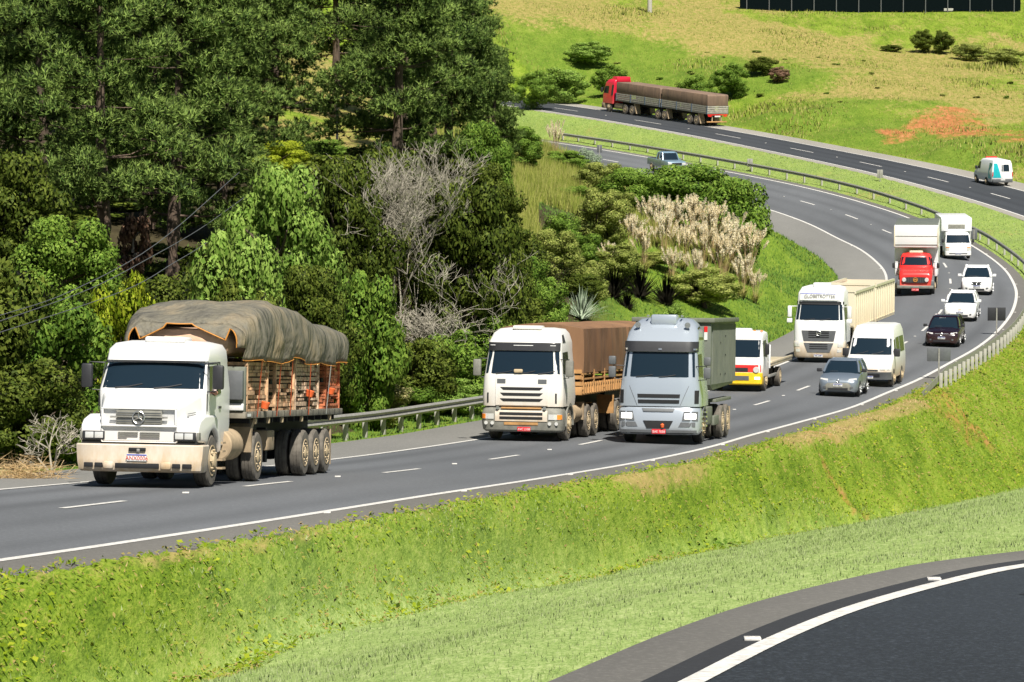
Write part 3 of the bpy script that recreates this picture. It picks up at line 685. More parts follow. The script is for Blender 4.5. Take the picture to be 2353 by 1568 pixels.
def place(Pp, x, y, u0, u1, yaw=0, L=8, rev=False, t=None):
    u, tt = Pp.locate(x, y, u0, u1)
    if t is not None: tt = t
    a = Vector(Pp.at(u, tt, .012)); k = L/12.0
    if rev:
        b_ = Vector(Pp.at(u-L/np.linalg.norm(Pp.at(u, tt)-Pp.at(u-1, tt)), tt, .012))
    else: b_ = Vector(Pp.at(u+k, tt, .012))
    yv = (b_-a).normalized(); n = Vector(Pp.row(u)[1])*(-1 if rev else 1)
    zv = n.cross(yv).normalized(); xv = yv.cross(zv).normalized()
    Mx = Matrix(((xv.x, yv.x, zv.x, a.x), (xv.y, yv.y, zv.y, a.y), (xv.z, yv.z, zv.z, a.z), (0, 0, 0, 1)))
    return Mx @ Matrix.Rotation(R(yaw), 4, 'Z')
def plate(parent, x, y, z, s_, red=False, w_=.40, h=.13, rot=None):
    p = bx('number_plate', M['platered' if red else 'plate'], parent, x-w_/2, x+w_/2, y-.012, y, z-h/2, z+h/2, .004)
    if not red: bx('plate_band', M['blue'], p, x-w_/2+.005, x+w_/2-.005, y-.016, y-.011, z+h/2-.028, z+h/2-.006)
    text(p, s_, h*.72, (x, y-.014, z-.008), M['plate'] if red else M['ink'], sx=.95)
    return p
def star(parent, x, y, z, r, mat, name='badge'):
    m = MB(); n = 20
    ring = [(r*math.cos(2*math.pi*k/n), r*math.sin(2*math.pi*k/n)) for k in range(n+1)]
    m.tube([(x+a, y, z+b_) for a, b_ in ring], r*.10, 6, False)
    for k in range(3):
        a = math.pi/2+k*2*math.pi/3; c_, s_ = math.cos(a), math.sin(a); w_ = r*.17
        m.add([(x+c_*r, y, z+s_*r), (x-s_*w_, y, z+c_*w_), (x, y-r*.2, z), (x+s_*w_, y, z-c_*w_), (x, y+.01, z)], [(0, 1, 2), (0, 2, 3), (0, 3, 4), (0, 4, 1)])
    return m.build(name, mat, parent, smooth=False)
def ringbadge(parent, x, y, z, r, mat):
    m = MB(); n = 18; m.tube([(x+r*math.cos(2*math.pi*k/n), y, z+r*math.sin(2*math.pi*k/n)) for k in range(n+1)], r*.18, 6, False)
    m.box(x-r*.9, x+r*.9, y-.012, y+.005, z-r*.2, z+r*.2); return m.build('badge', mat, parent)
def mirror_big(parent, sgn, x, y, z0, z1, hw_cab, mat='dark', w_=.24):
    m = MB().box(sgn*x-w_/2, sgn*x+w_/2, y-.07, y+.08, z0, z1); o = m.build('mirror', M[mat], parent, bevel=.04)
    a = MB().tube([(sgn*(hw_cab-.03), y+.12, z1+.02), (sgn*(x-.03), y+.05, z1+.03), (sgn*(x-.03), y+.05, z0-.03), (sgn*(hw_cab-.03), y+.12, z0-.06)], .016)
    a.build('mirror_arm', M['dark'], o); return o
def wipers(cab, parent, z, xs_, ln_=.5, h=.12):
    for x in xs_:
        m = MB().tube([(x, cab.fy(x, z)-.03, z), (x+ln_*.5, cab.fy(x+ln_*.5, z+h*.3)-.03, z+h*.3), (x+ln_, cab.fy(x+ln_, z+h)-.025, z+h)], .012, 5)
        m.build('wiper', M['dark'], parent)
def chassis(parent, y0, y1, z0=.62, z1=.92, name='chassis'):
    m = MB(); m.box(-.46, -.36, y0, y1, z0, z1).box(.36, .46, y0, y1, z0, z1)
    for y in np.arange(y0+.4, y1, 1.1): m.box(-.36, .36, y-.05, y+.05, z0+.05, z1-.05)
    return m.build(name, M['under'], parent)
def axle(mb, y, z=.5, hw=1.0): mb.tube([(-hw, y, z), (hw, y, z)], .09, 8); mb.box(-.25, .25, y-.22, y+.22, z-.18, z+.22); return mb
def car_arch(mb, x, y, r):
    sgn = 1 if x > 0 else -1; n = 12
    pts = [(x, y+r*math.cos(math.pi*k/n), r*.86+r*math.sin(math.pi*k/n)) for k in range(n+1)]+[(x, y-r, .2), (x, y+r, .2)]
    b = len(mb.v); mb.v += pts+[(p[0]-sgn*.12, p[1], p[2]) for p in pts]; N_ = len(pts)
    mb.f.append(tuple(range(b, b+N_))); mb.f.append(tuple(range(b+2*N_-1, b+N_-1, -1)))
    for i in range(N_): mb.f.append((b+i, b+i+N_, b+(i+1) % N_+N_, b+(i+1) % N_))

# ------------------------------------------------------------------ passenger cars
def car(root, mat, W=1.68, L=4.1, H=1.45, fo=.78, wb=2.5, cowl=.22, roof_f=.95, roof_b=2.5, tail=3.1, hood=.92, belt=.93, boot=None, lower=None, mirror='body', r=.30, chrome=False, plate_s='', dash=False):
    hw = W/2; yb = L-fo; body = MB()
    def ring(y, w_, zb, zs, zt):
        a = [(-w_*.90, y, zb), (-w_*.985, y, zb+.10), (-w_, y, zs-.22), (-w_*.97, y, zs-.05), (-w_*.88, y, zs), (-w_*.5, y, zt), (0, y, zt+.01)]
        return a+[(-p[0], p[1], p[2]) for p in a[-2::-1]]
    bt = boot if boot else belt
    secs = [(-fo, hw*.72, .24, .56, .58), (-fo+.05, hw*.86, .20, .64, .67), (-fo+.16, hw*.95, .18, .72, .76), (-fo+.4, hw*.99, .18, .80, .84), (0, hw, .19, .86, .89), (cowl, hw, .20, .91, hood+.02),
            (1.2, hw, .20, belt+.01, belt+.02), (wb-.2, hw, .20, belt+.03, belt+.03), (yb-.5, hw*.98, .22, bt+.02, bt+.04), (yb-.12, hw*.94, .24, bt-.02, bt+.01), (yb, hw*.84, .30, bt-.20, bt-.17)]
    body.loft([ring(*q) for q in secs]); b_ = body.build('body', mat, root, smooth=True, ang=40)
    g = Cab([(belt-.06, hw*.93, cowl-.1, tail+.12, .16), (belt+.02, hw*.92, cowl, tail, .16), ((belt+H)/2, hw*.84, (cowl+roof_f)/2-.02, (tail+roof_b)/2+.05, .18), (H-.07, hw*.73, roof_f-.03, roof_b+.03, .2)], .07)
    g.mesh().build('windows', M['glass'], root)
    rf = Cab([(H-.085, hw*.755, roof_f-.07, roof_b+.08, .2), (H-.04, hw*.73, roof_f-.02, roof_b+.03, .22), (H-.005, hw*.60, roof_f+.16, roof_b-.2, .22), (H, hw*.3, roof_f+.5, roof_b-.5, .2)], .07)
    rf.mesh().build('roof', mat, root)
    p = MB()
    for s_ in (-1, 1):
        bb = (belt, (belt+H)/2, H-.07)
        p.tube([(s_*(g.at(z)[0]-.03), g.at(z)[1]+.10, z) for z in bb], .045, 6)
        p.tube([(s_*(g.at(z)[0]+.005), (cowl+tail)/2+.05, z) for z in bb], .04, 6)
        p.tube([(s_*(g.at(z)[0]-.03), g.at(z)[2]-.08, z) for z in bb], .075, 6)
        p.tube([(s_*(hw*.93), cowl+.12, belt+.03), (s_*(hw*.93), tail-.1, belt+.05)], .02, 5)
    p.build('pillars', mat, root)
    yf = -fo
    def face(x, z): # nose surface
        zz = np.interp(z, [.24, .5, .7, .85], [.0, -.01, .10, .35]); return yf+zz+.20*max(0, (abs(x)-.35)/.5)**2
    def patch(name, m_, x0, x1, z0, z1, off=.02, par=root, dx=0):
        mb = MB(); rows = []
        for z in np.linspace(z0, z1, 4): rows.append([(x, face(x, z)-off-.0, z+dx*(abs(x)-abs(x0))) for x in np.linspace(x0, x1, 6)])
        mb.loft(rows, closed=False, cap=False); n = len(mb.v); mb.v += [(a, b2+.08, c2) for a, b2, c2 in mb.v]; mb.f += [tuple(i+n for i in f) for f in mb.f]
        k = 6; edge_ = [i for i in range(k)]+[k*2-1, k*3-1, k*4-1]+[k*3+i for i in range(k-2, -1, -1)]+[k*2, k]
        for a, b2 in zip(edge_, edge_[1:]+edge_[:1]): mb.f.append((a, b2, b2+n, a+n))
        return mb.build(name, m_, par)
    for s_ in (-1, 1): patch('headlight', M['lamp'], s_*hw*.52, s_*hw*.90, .60, .73, .035, dx=.10)
    patch('grille', M['dark'], -hw*.42, hw*.42, .60, .69, .03)
    if chrome: patch('grille_trim', M['chrome'], -hw*.40, hw*.40, .685, .705, .045)
    bm_ = patch('bumper', lower or mat, -hw*.80, hw*.80, .26, .56, .035)
    patch('intake', M['dark'], -hw*.5, hw*.5, .27, .36, .055, bm_)
    for s_ in (-1, 1): patch('fog_light', M['grey'], s_*hw*.60, s_*hw*.76, .34, .42, .05, bm_)
    plate(root, 0, yf-.05, .475, plate_s, w_=.38, h=.12) if plate_s else None
    ar = MB()
    for y in (0, wb):
        for s_ in (-1, 1): car_arch(ar, s_*(hw+.004), y, r+.05)
    ar.build('wheel_arches', M['under'], root)
    for y in (0, wb):
        for s_ in (-1, 1): wheel(root, s_*(hw-.085), y, r, .19, False, 'alloy')
    for s_ in (-1, 1):
        mm = MB().tube([(s_*(hw*.88), cowl+.25, belt+.02), (s_*(hw+.02), cowl+.22, belt+.05)], .025, 5)
        mm.cbox((s_*(hw+.11), cowl+.24, belt+.08), (.2, .12, .14)); mm.build('mirror', M['dark'] if mirror == 'dark' else mat, root, bevel=.03)
    wp = MB().tube([(-.45, cowl+.03, belt+.04), (.1, cowl+.06, belt+.05)], .01, 4); wp.build('wiper', M['dark'], root)
    if dash: bx('sun_strip', M['plate'], root, -.28, .05, roof_f-.12, roof_f-.10, H-.17, H-.12)
    return face
def vroot(name, label, cat, Mx, group='vehicles on the highway'): return empty(name, label, cat, None, Mx)

Mx = place(A, 1931, 912, 6.5+AU, 9+AU, L=3); t = vroot('hatchback_car', 'blue-grey hatchback with dark bumper and mirrors, driving just ahead of the white van', 'car', Mx)
f_ = car(t, M['bluesilver'], 1.66, 3.9, 1.50, .72, 2.47, .30, .98, 2.55, 3.0, .93, .96, lower=M['greyd'], mirror='dark', r=.30, plate_s='IKV 4821')
ringbadge(t, 0, -.72-.02, .655, .055, M['chrome'])
Mx = place(A, 2167, 796, 9.5+AU, 12+AU, L=3); Mx = Mx @ Matrix.Scale(1.0, 4); t = vroot('sedan_car', 'dark maroon sedan with shining headlights, the only dark car in the queue', 'car', Mx)
car(t, M['maroon'], 1.74, 4.3, 1.54, .80, 2.6, .25, 1.0, 2.5, 3.1, .95, .97, boot=1.02, mirror='dark', r=.31, chrome=True, plate_s='AXB 5170', dash=True)
ringbadge(t, 0, -.85, .66, .07, M['chrome'])
Mx = place(A, 2207, 737, 11+AU, 14+AU, L=3) @ Matrix.Scale(1.06, 4); t = vroot('sedan_car', 'white car with a gold badge and black lower grille, directly behind the maroon sedan', 'car', Mx)
car(t, M['clean_white'], 1.73, 4.2, 1.50, .80, 2.55, .22, .98, 2.5, 3.1, .92, .95, boot=.98, r=.31, plate_s='BAQ 3308')
bx('badge', M['trim'], t, -.09, .09, -.87, -.85, .64, .68, .008)
Mx = place(A, 2241, 676, 13+AU, 16+AU, L=3) @ Matrix.Scale(1.12, 4); t = vroot('sedan_car', 'white sedan with a dark V-shaped grille, last small car of the queue', 'car', Mx)
car(t, M['clean_white'], 1.70, 4.4, 1.50, .82, 2.6, .20, 1.0, 2.5, 3.2, .92, .95, boot=1.0, r=.30, plate_s='BDM 2745')
m_ = MB().yprism([(-.30, .74), (.30, .74), (.13, .58), (-.13, .58)], -.895, -.87).build('grille_panel', M['dark'], t); ringbadge(t, 0, -.90, .68, .06, M['chrome'])

# pickup on the far bend
Mx = place(A, 1546, 397, 22+AU, 25+AU, L=3) @ Matrix.Scale(1.05, 4); t = vroot('pickup_truck', 'old pale blue pickup truck half hidden behind the roadside bush on the far bend', 'pickup truck', Mx)
body = MB()
body.prism([(-.85, .45), (-.85, .95), (-.75, 1.02), (.35, 1.08), (3.95, 1.08), (3.95, .5), (3.2, .45), (.5, .42)], -.86, .86).build('body', M['pickup'], t, bevel=.05)
cb = Cab([(1.05, .80, .45, 2.05, .12), (1.68, .66, .85, 1.85, .14)], .05); cb.mesh().build('windows', M['glass'], t)
Cab([(1.66, .69, .80, 1.90, .14), (1.76, .60, .92, 1.80, .14)], .05).mesh().build('roof', M['pickup'], t)
p = MB()
for s_ in (-1, 1):
    p.tube([(s_*.78, .52, 1.05), (s_*.66, .9, 1.68)], .045); p.tube([(s_*.80, 1.35, 1.05), (s_*.67, 1.35, 1.68)], .05); p.tube([(s_*.78, 2.0, 1.05), (s_*.65, 1.84, 1.68)], .07)
p.build('pillars', M['pickup'], t); bx('cargo_bed', M['under'], t, -.74, .74, 2.2, 3.85, 1.0, 1.086)
bx('bumper', M['chrome'], t, -.88, .88, -.98, -.84, .45, .62, .03); bx('grille', M['dark'], t, -.45, .45, -.87, -.84, .68, .9, .01)
for s_ in (-1, 1):
    bx('headlight', M['lamp'], t, s_*.66-.17, s_*.66+.17, -.88, -.84, .70, .90, .02)
    MB().cbox((s_*.98, .7, 1.15), (.2, .08, .16)).build('mirror', M['chrome'], t, bevel=.02)
    for y in (0, 2.9): wheel(t, s_*.78, y, .35, .22, True, 'rim')

# white van
Mx = place(A, 1999, 885, 7+AU, 10+AU, L=4) @ Matrix.Scale(1.02, 4); t = vroot('van', 'white high-roof van with black bumper, between the white dump truck and the maroon sedan', 'van', Mx)
cb = Cab([(.35, .98, -.80, 4.3, .22), (.62, 1.0, -.90, 4.35, .25), (.78, 1.0, -.88, 4.4, .25), (1.0, 1.0, -.70, 4.4, .25), (1.22, 1.0, -.30, 4.4, .2), (1.30, .99, -.12, 4.4, .2), (2.05, .90, .38, 4.35, .2), (2.30, .86, .62, 4.3, .2), (2.52, .78, .95, 4.2, .2), (2.58, .6, 1.3, 4.0, .2)], .08)
cb.mesh().build('body', M['white'], t, ang=50)
cb.slab('windshield', M['glass'], t, 1.33, 2.02, lambda z: -.90+.09*(z-1.3), lambda z: .90-.09*(z-1.3), nx=14, nz=5)
bmp_ = cb.slab('bumper', M['grey'], t, .30, .62, -.985, .985, .06, .05, nx=16); cb.slab('bumper_intake', M['dark'], bmp_, .42, .54, -.5, .5, .075, .02)
cb.slab('grille', M['dark'], t, .66, .72, -.42, .42, .02)
for s_ in (-1, 1):
    cb.slab('headlight', M['lamp'], t, .72, .86, s_*.50, s_*.93, .02)
    cb.side('side_window', M['glass2'], t, [(.28, 1.35), (.55, 1.95), (.95, 1.98), (.95, 1.32)], s_); cb.side('side_window', M['glass2'], t, [(1.15, 1.38), (1.15, 2.02), (2.3, 2.04), (2.3, 1.38)], s_); cb.side('side_window', M['glass2'], t, [(2.5, 1.38), (2.5, 2.04), (3.9, 2.04), (3.9, 1.38)], s_)
    MB().cbox((s_*1.10, .15, 1.42), (.28, .12, .34)).build('mirror', M['dark'], t, bevel=.04)
    ar = MB();
    for y in (0, 2.9): car_arch(ar, s_*1.006, y, .40)
    ar.build('wheel_arches', M['under'], t)
    for y in (0, 2.9): wheel(t, s_*.90, y, .34, .22, True, 'rim')
wipers(cb, t, 1.36, (-.6, .05), .5); plate(t, .05, -.99, .40, 'LXT 7702', w_=.36, h=.11)

# white and teal van seen from behind, far carriageway
Mx = place(B, 2266, 419, 2, 5, rev=True, L=3.5); t = vroot('van', 'small white van with a teal rear stripe driving away on the far carriageway', 'van', Mx)
cb = Cab([(.35, .93, -.75, 4.0, .2), (.7, .96, -.85, 4.05, .25), (1.05, .96, -.55, 4.05, .2), (1.25, .95, -.1, 4.05, .2), (1.95, .86, .55, 3.95, .2), (2.18, .78, .9, 3.85, .2), (2.24, .5, 1.2, 3.6, .2)], .06)
cb.mesh().build('body', M['clean_white'], t, ang=50)
cb.slab('windshield', M['glass'], t, 1.27, 1.93, -.8, .8)
bx('roof_light_bar', M['redlamp'], t, -.5, .5, .9, 1.2, 2.2, 2.33, .03); bx('bumper', M['grey'], t, -.9, .9, 3.95, 4.18, .32, .62, .04)
def backslab(name, mat, x0, x1, z0, z1, parent=None, y=4.06):
    m = MB(); sk = (3.95-4.05)/(1.95-1.25); f = lambda z: y+(sk*(z-1.25) if z > 1.25 else 0); rows = []
    for z in np.linspace(z0, z1, 7):
        k = (z-z0)/(z1-z0); a = x0[0]+(x0[1]-x0[0])*k; c = x1[0]+(x1[1]-x1[0])*k; rows.append([(a, f(z)-.03, z), (c, f(z)-.03, z), (c, f(z)+.014, z), (a, f(z)+.014, z)])
    return m.loft(rows).build(name, mat, parent or t)
backslab('rear_stripe', M['teal'], (.12, .48), (.86, .78), .72, 1.95); backslab('rear_window', M['glass'], (-.60, -.56), (-.06, -.06), 1.28, 1.85, y=4.065)
backslab('rear_window', M['glass'], (.0, .0), (.10, .08), 1.28, 1.85, y=4.07)
for s_ in (-1, 1):
    backslab('tail_light', M['redlamp'], (s_*.86, s_*.84), (s_*.93, s_*.91), .85, 1.2, y=4.07)
    MB().cbox((s_*1.05, .25, 1.35), (.2, .12, .28)).build('mirror', M['dark'], t, bevel=.03)
    cb.side('side_window', M['glass2'], t, [(.3, 1.3), (.6, 1.88), (1.0, 1.9), (1.0, 1.28)], s_)
    ar = MB()
    for y in (0, 2.6): car_arch(ar, s_*.965, y, .37); wheel(t, s_*.88, y, .32, .2, True, 'rim')
    ar.build('wheel_arches', M['under'], t)
cb.side('side_stripe', M['teal'], t, [(3.1, .6), (3.1, 1.25), (3.15, 1.95), (3.85, 1.95), (3.9, 1.25), (3.9, .6)], 1, .012)
bx('number_plate', M['plate'], t, -.2, .2, 4.185, 4.20, .5, .6)
bx('door_split', M['grey'], t, .045, .055, 4.0, 4.068, .65, 1.2)
# ------------------------------------------------------------------ white bonneted tractor with flatbed
S4 = (-1, 1)
MT = place(A, 354, 1117, AU-.5, AU+2.5, yaw=3.0, L=10); t = vroot('flatbed_truck', 'dusty white bonneted tractor truck pulling a flatbed trailer, nearest truck to the camera', 'truck', MT)
cab = Cab([(.80, 1.06, -.30, 1.80, .10), (1.2, 1.10, -.30, 1.85, .12), (1.86, 1.10, -.42, 1.85, .14), (1.93, 1.10, -.38, 1.85, .14), (2.47, 1.045, -.02, 1.83, .16), (2.50, 1.05, -.08, 1.83, .16), (2.72, 1.03, -.02, 1.82, .2), (2.84, .96, .18, 1.76, .22), (2.90, .7, .5, 1.6, .2)], .07)
cab.mesh().build('cab', M['white'], t, ang=50)
def rrx(y, hw, z0, z1, r, n=4):
    p = []
    for cx_, cz, a0 in ((hw-r, z1-r, 0), (-hw+r, z1-r, 90), (-hw+r*.3, z0+r*.3, 180), (hw-r*.3, z0+r*.3, 270)):
        q = r if a0 < 180 else r*.3
        for k in range(n+1): a = R(a0+90*k/n); p.append((cx_+q*math.cos(a), y, cz+q*math.sin(a)))
    return p
hd = MB().loft([rrx(-1.30, .72, .90, 1.50, .06), rrx(-1.34, .76, .88, 1.57, .08), rrx(-1.22, .79, .88, 1.64, .10), rrx(-.7, .90, .88, 1.78, .12), rrx(-.3, 1.02, .88, 1.90, .12), rrx(-.15, 1.04, .88, 1.92, .12)])
hood = hd.build('hood', M['white'], t, ang=50)
# raised grille surround, grille, badge
f = MB()
f.yprism([(-.76, 1.19), (.76, 1.19), (.76, 1.225), (-.76, 1.225)], -1.375, -1.32).yprism([(-.76, 1.53), (.76, 1.53), (.76, 1.56), (-.76, 1.56)], -1.375, -1.30).box(-.76, -.72, -1.375, -1.32, 1.225, 1.53).box(.72, .76, -1.375, -1.32, 1.225, 1.53)
f.build('grille_surround', M['white'], t, bevel=.01)
g = bx('grille', M['greyd'], t, -.46, .46, -1.372, -1.33, 1.24, 1.51, .015)
for z in (1.29, 1.33, 1.42, 1.46): bx('slat', M['grey'], g, -.44, .44, -1.38, -1.36, z-.006, z+.006)
MB().prism([(-1.40, 1.372), (-1.36, 1.35), (-1.36, 1.394)], -.58, .58).build('grille_bar', M['chrome'], g); star(t, 0, -1.405, 1.372, .12, M['chrome'])
for s_ in S4:
    for k in range(4): bx('vent', M['greyd'], hood, (s_*.22-.20), (s_*.22+.20) if k < 3 else (s_*.22-.02 if s_ < 0 else s_*.22+.20), -1.352, -1.33, 1.02+.035*(3-k)-.02, 1.02+.035*(3-k)-.008)
    for k in range(4):
        m_ = MB(); x0 = s_*.835
        m_.tube([(s_*.88, -.95, 1.45-.04*k), (s_*.965, -.62, 1.48-.04*k)], .008, 4).build('vent', M['grey'], hood)
# fenders with wheel arch
for s_ in S4:
    pr = [(-1.27, .90), (-1.31, 1.05), (-1.28, 1.22), (-1.12, 1.33), (-.7, 1.42), (.25, 1.42), (.55, 1.28), (.68, 1.0), (.70, .72)]
    arc = [(.62*math.cos(a)+.02, .52+.62*math.sin(a)) for a in np.linspace(R(12), R(150), 12)]
    x0, x1 = (s_*.74, s_*1.19); m_ = MB().prism(pr+arc+[(-.60, .88)], min(x0, x1), max(x0, x1)); fe = m_.build('fender', M['white'], t, bevel=.07, seg=3)
    MB().box(min(s_*.70, s_*1.1), max(s_*.70, s_*1.1), -.55, .6, .5, 1.2).build('wheel_well', M['under'], fe)
    hb = bx('headlight', M['dark'], t, min(s_*.70, s_*1.14), max(s_*.70, s_*1.14), -1.345, -1.28, .925, 1.095, .012, 'twin rectangular lamps in a black surround')
    for k in (0, 1):
        xa = s_*(.81+.19*k); bx('lens', M['lamp'], hb, xa-.085, xa+.085, -1.356, -1.34, .955, 1.075, .012)
    bx('turn_signal', M['greyd'], t, min(s_*1.15, s_*1.2), max(s_*1.15, s_*1.2), -1.32, -1.15, .94, 1.09, .01)
bx('bumper_gap', M['under'], t, -1.16, 1.16, -1.30, -.7, .82, .91)
# bumper, swept to the sides
bp = MB(); rings = []
for z, e, hw_ in ((.30, -.10, 1.20), (.34, -.02, 1.23), (.50, .02, 1.25), (.56, 0, 1.26), (.82, .0, 1.28), (.845, -.03, 1.26)):
    pts = []
    xs_ = np.linspace(-1, 1, 15)
    for q in xs_: x = hw_*q; pts.append((x, -1.45-e+.10*abs(q)**2.5+(.0 if abs(q) < .95 else .08), z))
    pts += [(hw_+.0, -1.1, z), (hw_-.02, -.66, z), (hw_-.12, -.62, z), (-hw_+.12, -.62, z), (-hw_+.02, -.66, z), (-hw_, -1.1, z)]
    rings.append(pts)
bumper = bp.loft(rings).build('bumper', M['white2'], t, ang=40)
for a, b_, z0, z1 in ((-.44, .44, .375, .475), (-1.08, -.90, .385, .475), (-.86, -.70, .385, .475), (.70, .86, .385, .475), (.90, 1.08, .385, .475), (-.17, .17, .71, .78)):
    bx('bumper_slot', M['under'], bumper, a, b_, -1.49+.05*abs((a+b_)/2)**2, -1.35, z0, z1, .012)
for s_ in S4: MB().cbox((s_*.58, -1.44, .43), (.22, .12, .15)).build('bumper_rib', M['white2'], bumper, bevel=.05)
bx('tow_pin', M['steel'], bumper, .0, .06, -1.52, -1.45, .70, .76, .01)
pl = bx('number_plate', M['plate'], t, -.205, .205, -1.492, -1.48, .515, .655, .006); bx('plate_band', M['blue'], pl, -.20, .20, -1.498, -1.488, .628, .650)
text(pl, 'ANX0006', .115, (0, -1.496, .572), plain('plate_ink_red', (.55, .08, .05), .6), sx=.95)
ws = cab.slab('windshield', M['glass'], t, 1.945, 2.455, lambda z: -1.03+.04*(z-1.9)/.5, lambda z: 1.03-.04*(z-1.9)/.5, nx=16, nz=4)
bx('sun_visor_seal', M['dark'], t, -1.0, 1.0, -.12, -.04, 2.462, 2.482)
for s_ in S4:
    cab.side('side_window', M['glass2'], t, [(-.08, 1.90), (.10, 2.40), (.95, 2.42), (.95, 1.86), (.4, 1.80)], s_)
    d_ = MB()
    for a, b_ in (((-.22, 1.84), (.02, 2.46)), ((.02, 2.46), (1.05, 2.48)), ((1.05, 2.48), (1.05, .84)), ((-.25, 1.84), (-.25, 1.5))):
        d_.tube([(s_*(cab.at(a[1])[0]+.006), a[0], a[1]), (s_*(cab.at(b_[1])[0]+.006), b_[0], b_[1])], .011, 4)
    d_.build('door_seam', M['dark'], t)
    bx('door_handle', M['dark'], t, min(s_*1.10, s_*1.125), max(s_*1.10, s_*1.125), .78, .95, 1.55, 1.6)
    mirror_big(t, s_, 1.34, -.32, 1.94, 2.42, 1.05, 'dark', .22)
    # step ladder and mud-caked step box
    m_ = MB()
    for z in (.35, .52, .69, .86): m_.box(min(s_*1.02, s_*1.22), max(s_*1.02, s_*1.22), .70, .98, z-.02, z+.02)
    m_.box(min(s_*1.0, s_*1.04), max(s_*1.0, s_*1.04), .66, 1.02, .3, .95).build('step', M['dust'], t)
    MB().lathe([(-.55, .30), (-.53, .33), (.53, .33), (.55, .30)], (s_*.92, 1.95, .80), 20, 'y').build('fuel_tank', M['dust'], t)
    MB().prism([(3.35, .62), (3.30, 1.15), (3.55, 1.30), (3.65, 1.28), (3.45, 1.05), (3.42, .62)], min(s_*.62, s_*1.22), max(s_*.62, s_*1.22)).build('mudguard', M['dust'], t)
MB().box(-.32, .50, .25, .95, 2.86, 2.98).build('roof_cooler', M['white'], t, bevel=.05, seg=3)
wipers(cab, t, 1.95, (-.75, .05), .55, .08)
chassis(t, -.3, 5.0, .62, .92)
ax_ = MB(); axle(ax_, 0, .48); axle(ax_, 4.0, .5); [axle(ax_, y, .5) for y in (8.8, 10.02, 11.24)]; ax_.build('axles', M['under'], t)
for s_ in S4:
    wheel(t, s_*1.02, 0, .52, .29, True, 'rim'); wheel(t, s_*1.09, 4.0, .52, .27, True, 'rim', True)
    for y in (8.8, 10.02, 11.24): wheel(t, s_*1.12, y, .51, .27, True, 'rim', True)
    bx('mud_flap', M['dust'], t, min(s_*.62, s_*1.2), max(s_*.62, s_*1.2), 12.0, 12.04, .18, 1.0)
    bx('landing_leg', M['under'], t, min(s_*.75, s_*.95), max(s_*.75, s_*.95), 6.0, 6.2, .35, 1.1)
fr = MB().box(-.55, -.42, 2.8, 12.5, .98, 1.30).box(.42, .55, 2.8, 12.5, .98, 1.30)
for y in np.arange(3.2, 12.6, .75): fr.box(-1.22, 1.22, y-.04, y+.04, 1.22, 1.34)
fr.box(-.42, .42, 8.2, 11.9, .75, 1.0); fr.build('trailer_frame', M['under'], t)
bed = bx('trailer_bed', M['board'], t, -1.29, 1.29, 2.45, 12.9, 1.335, 1.47, .01)
for y in np.arange(2.6, 12.8, .62): bx('side_seam', M['under'], bed, 1.285, 1.296, y, y+.015, 1.34, 1.465)
for y in (3.6, 4.9, 6.3, 8.4, 11.6): MB().cbox((1.24, y, 1.27), (.07, .09, .13)).build('strap_hook', M['rim'], bed, bevel=.02)
hb = bx('headboard', M['deck'], t, -1.27, 1.27, 2.47, 2.60, 1.47, 2.40, .015)
bx('tool_box', M['grey'], t, .82, 1.25, 2.30, 2.46, 1.72, 2.32, .02); bx('reflector_panel', M['plate'], t, .95, 1.25, 2.40, 2.475, 1.50, 1.64, .01); bx('reflector_panel', M['plate'], t, 1.291, 1.30, 2.62, 2.95, 1.37, 1.43)
bx('spare_box', M['dust'], t, .5, 1.15, 5.3, 6.0, .62, 1.05, .03)
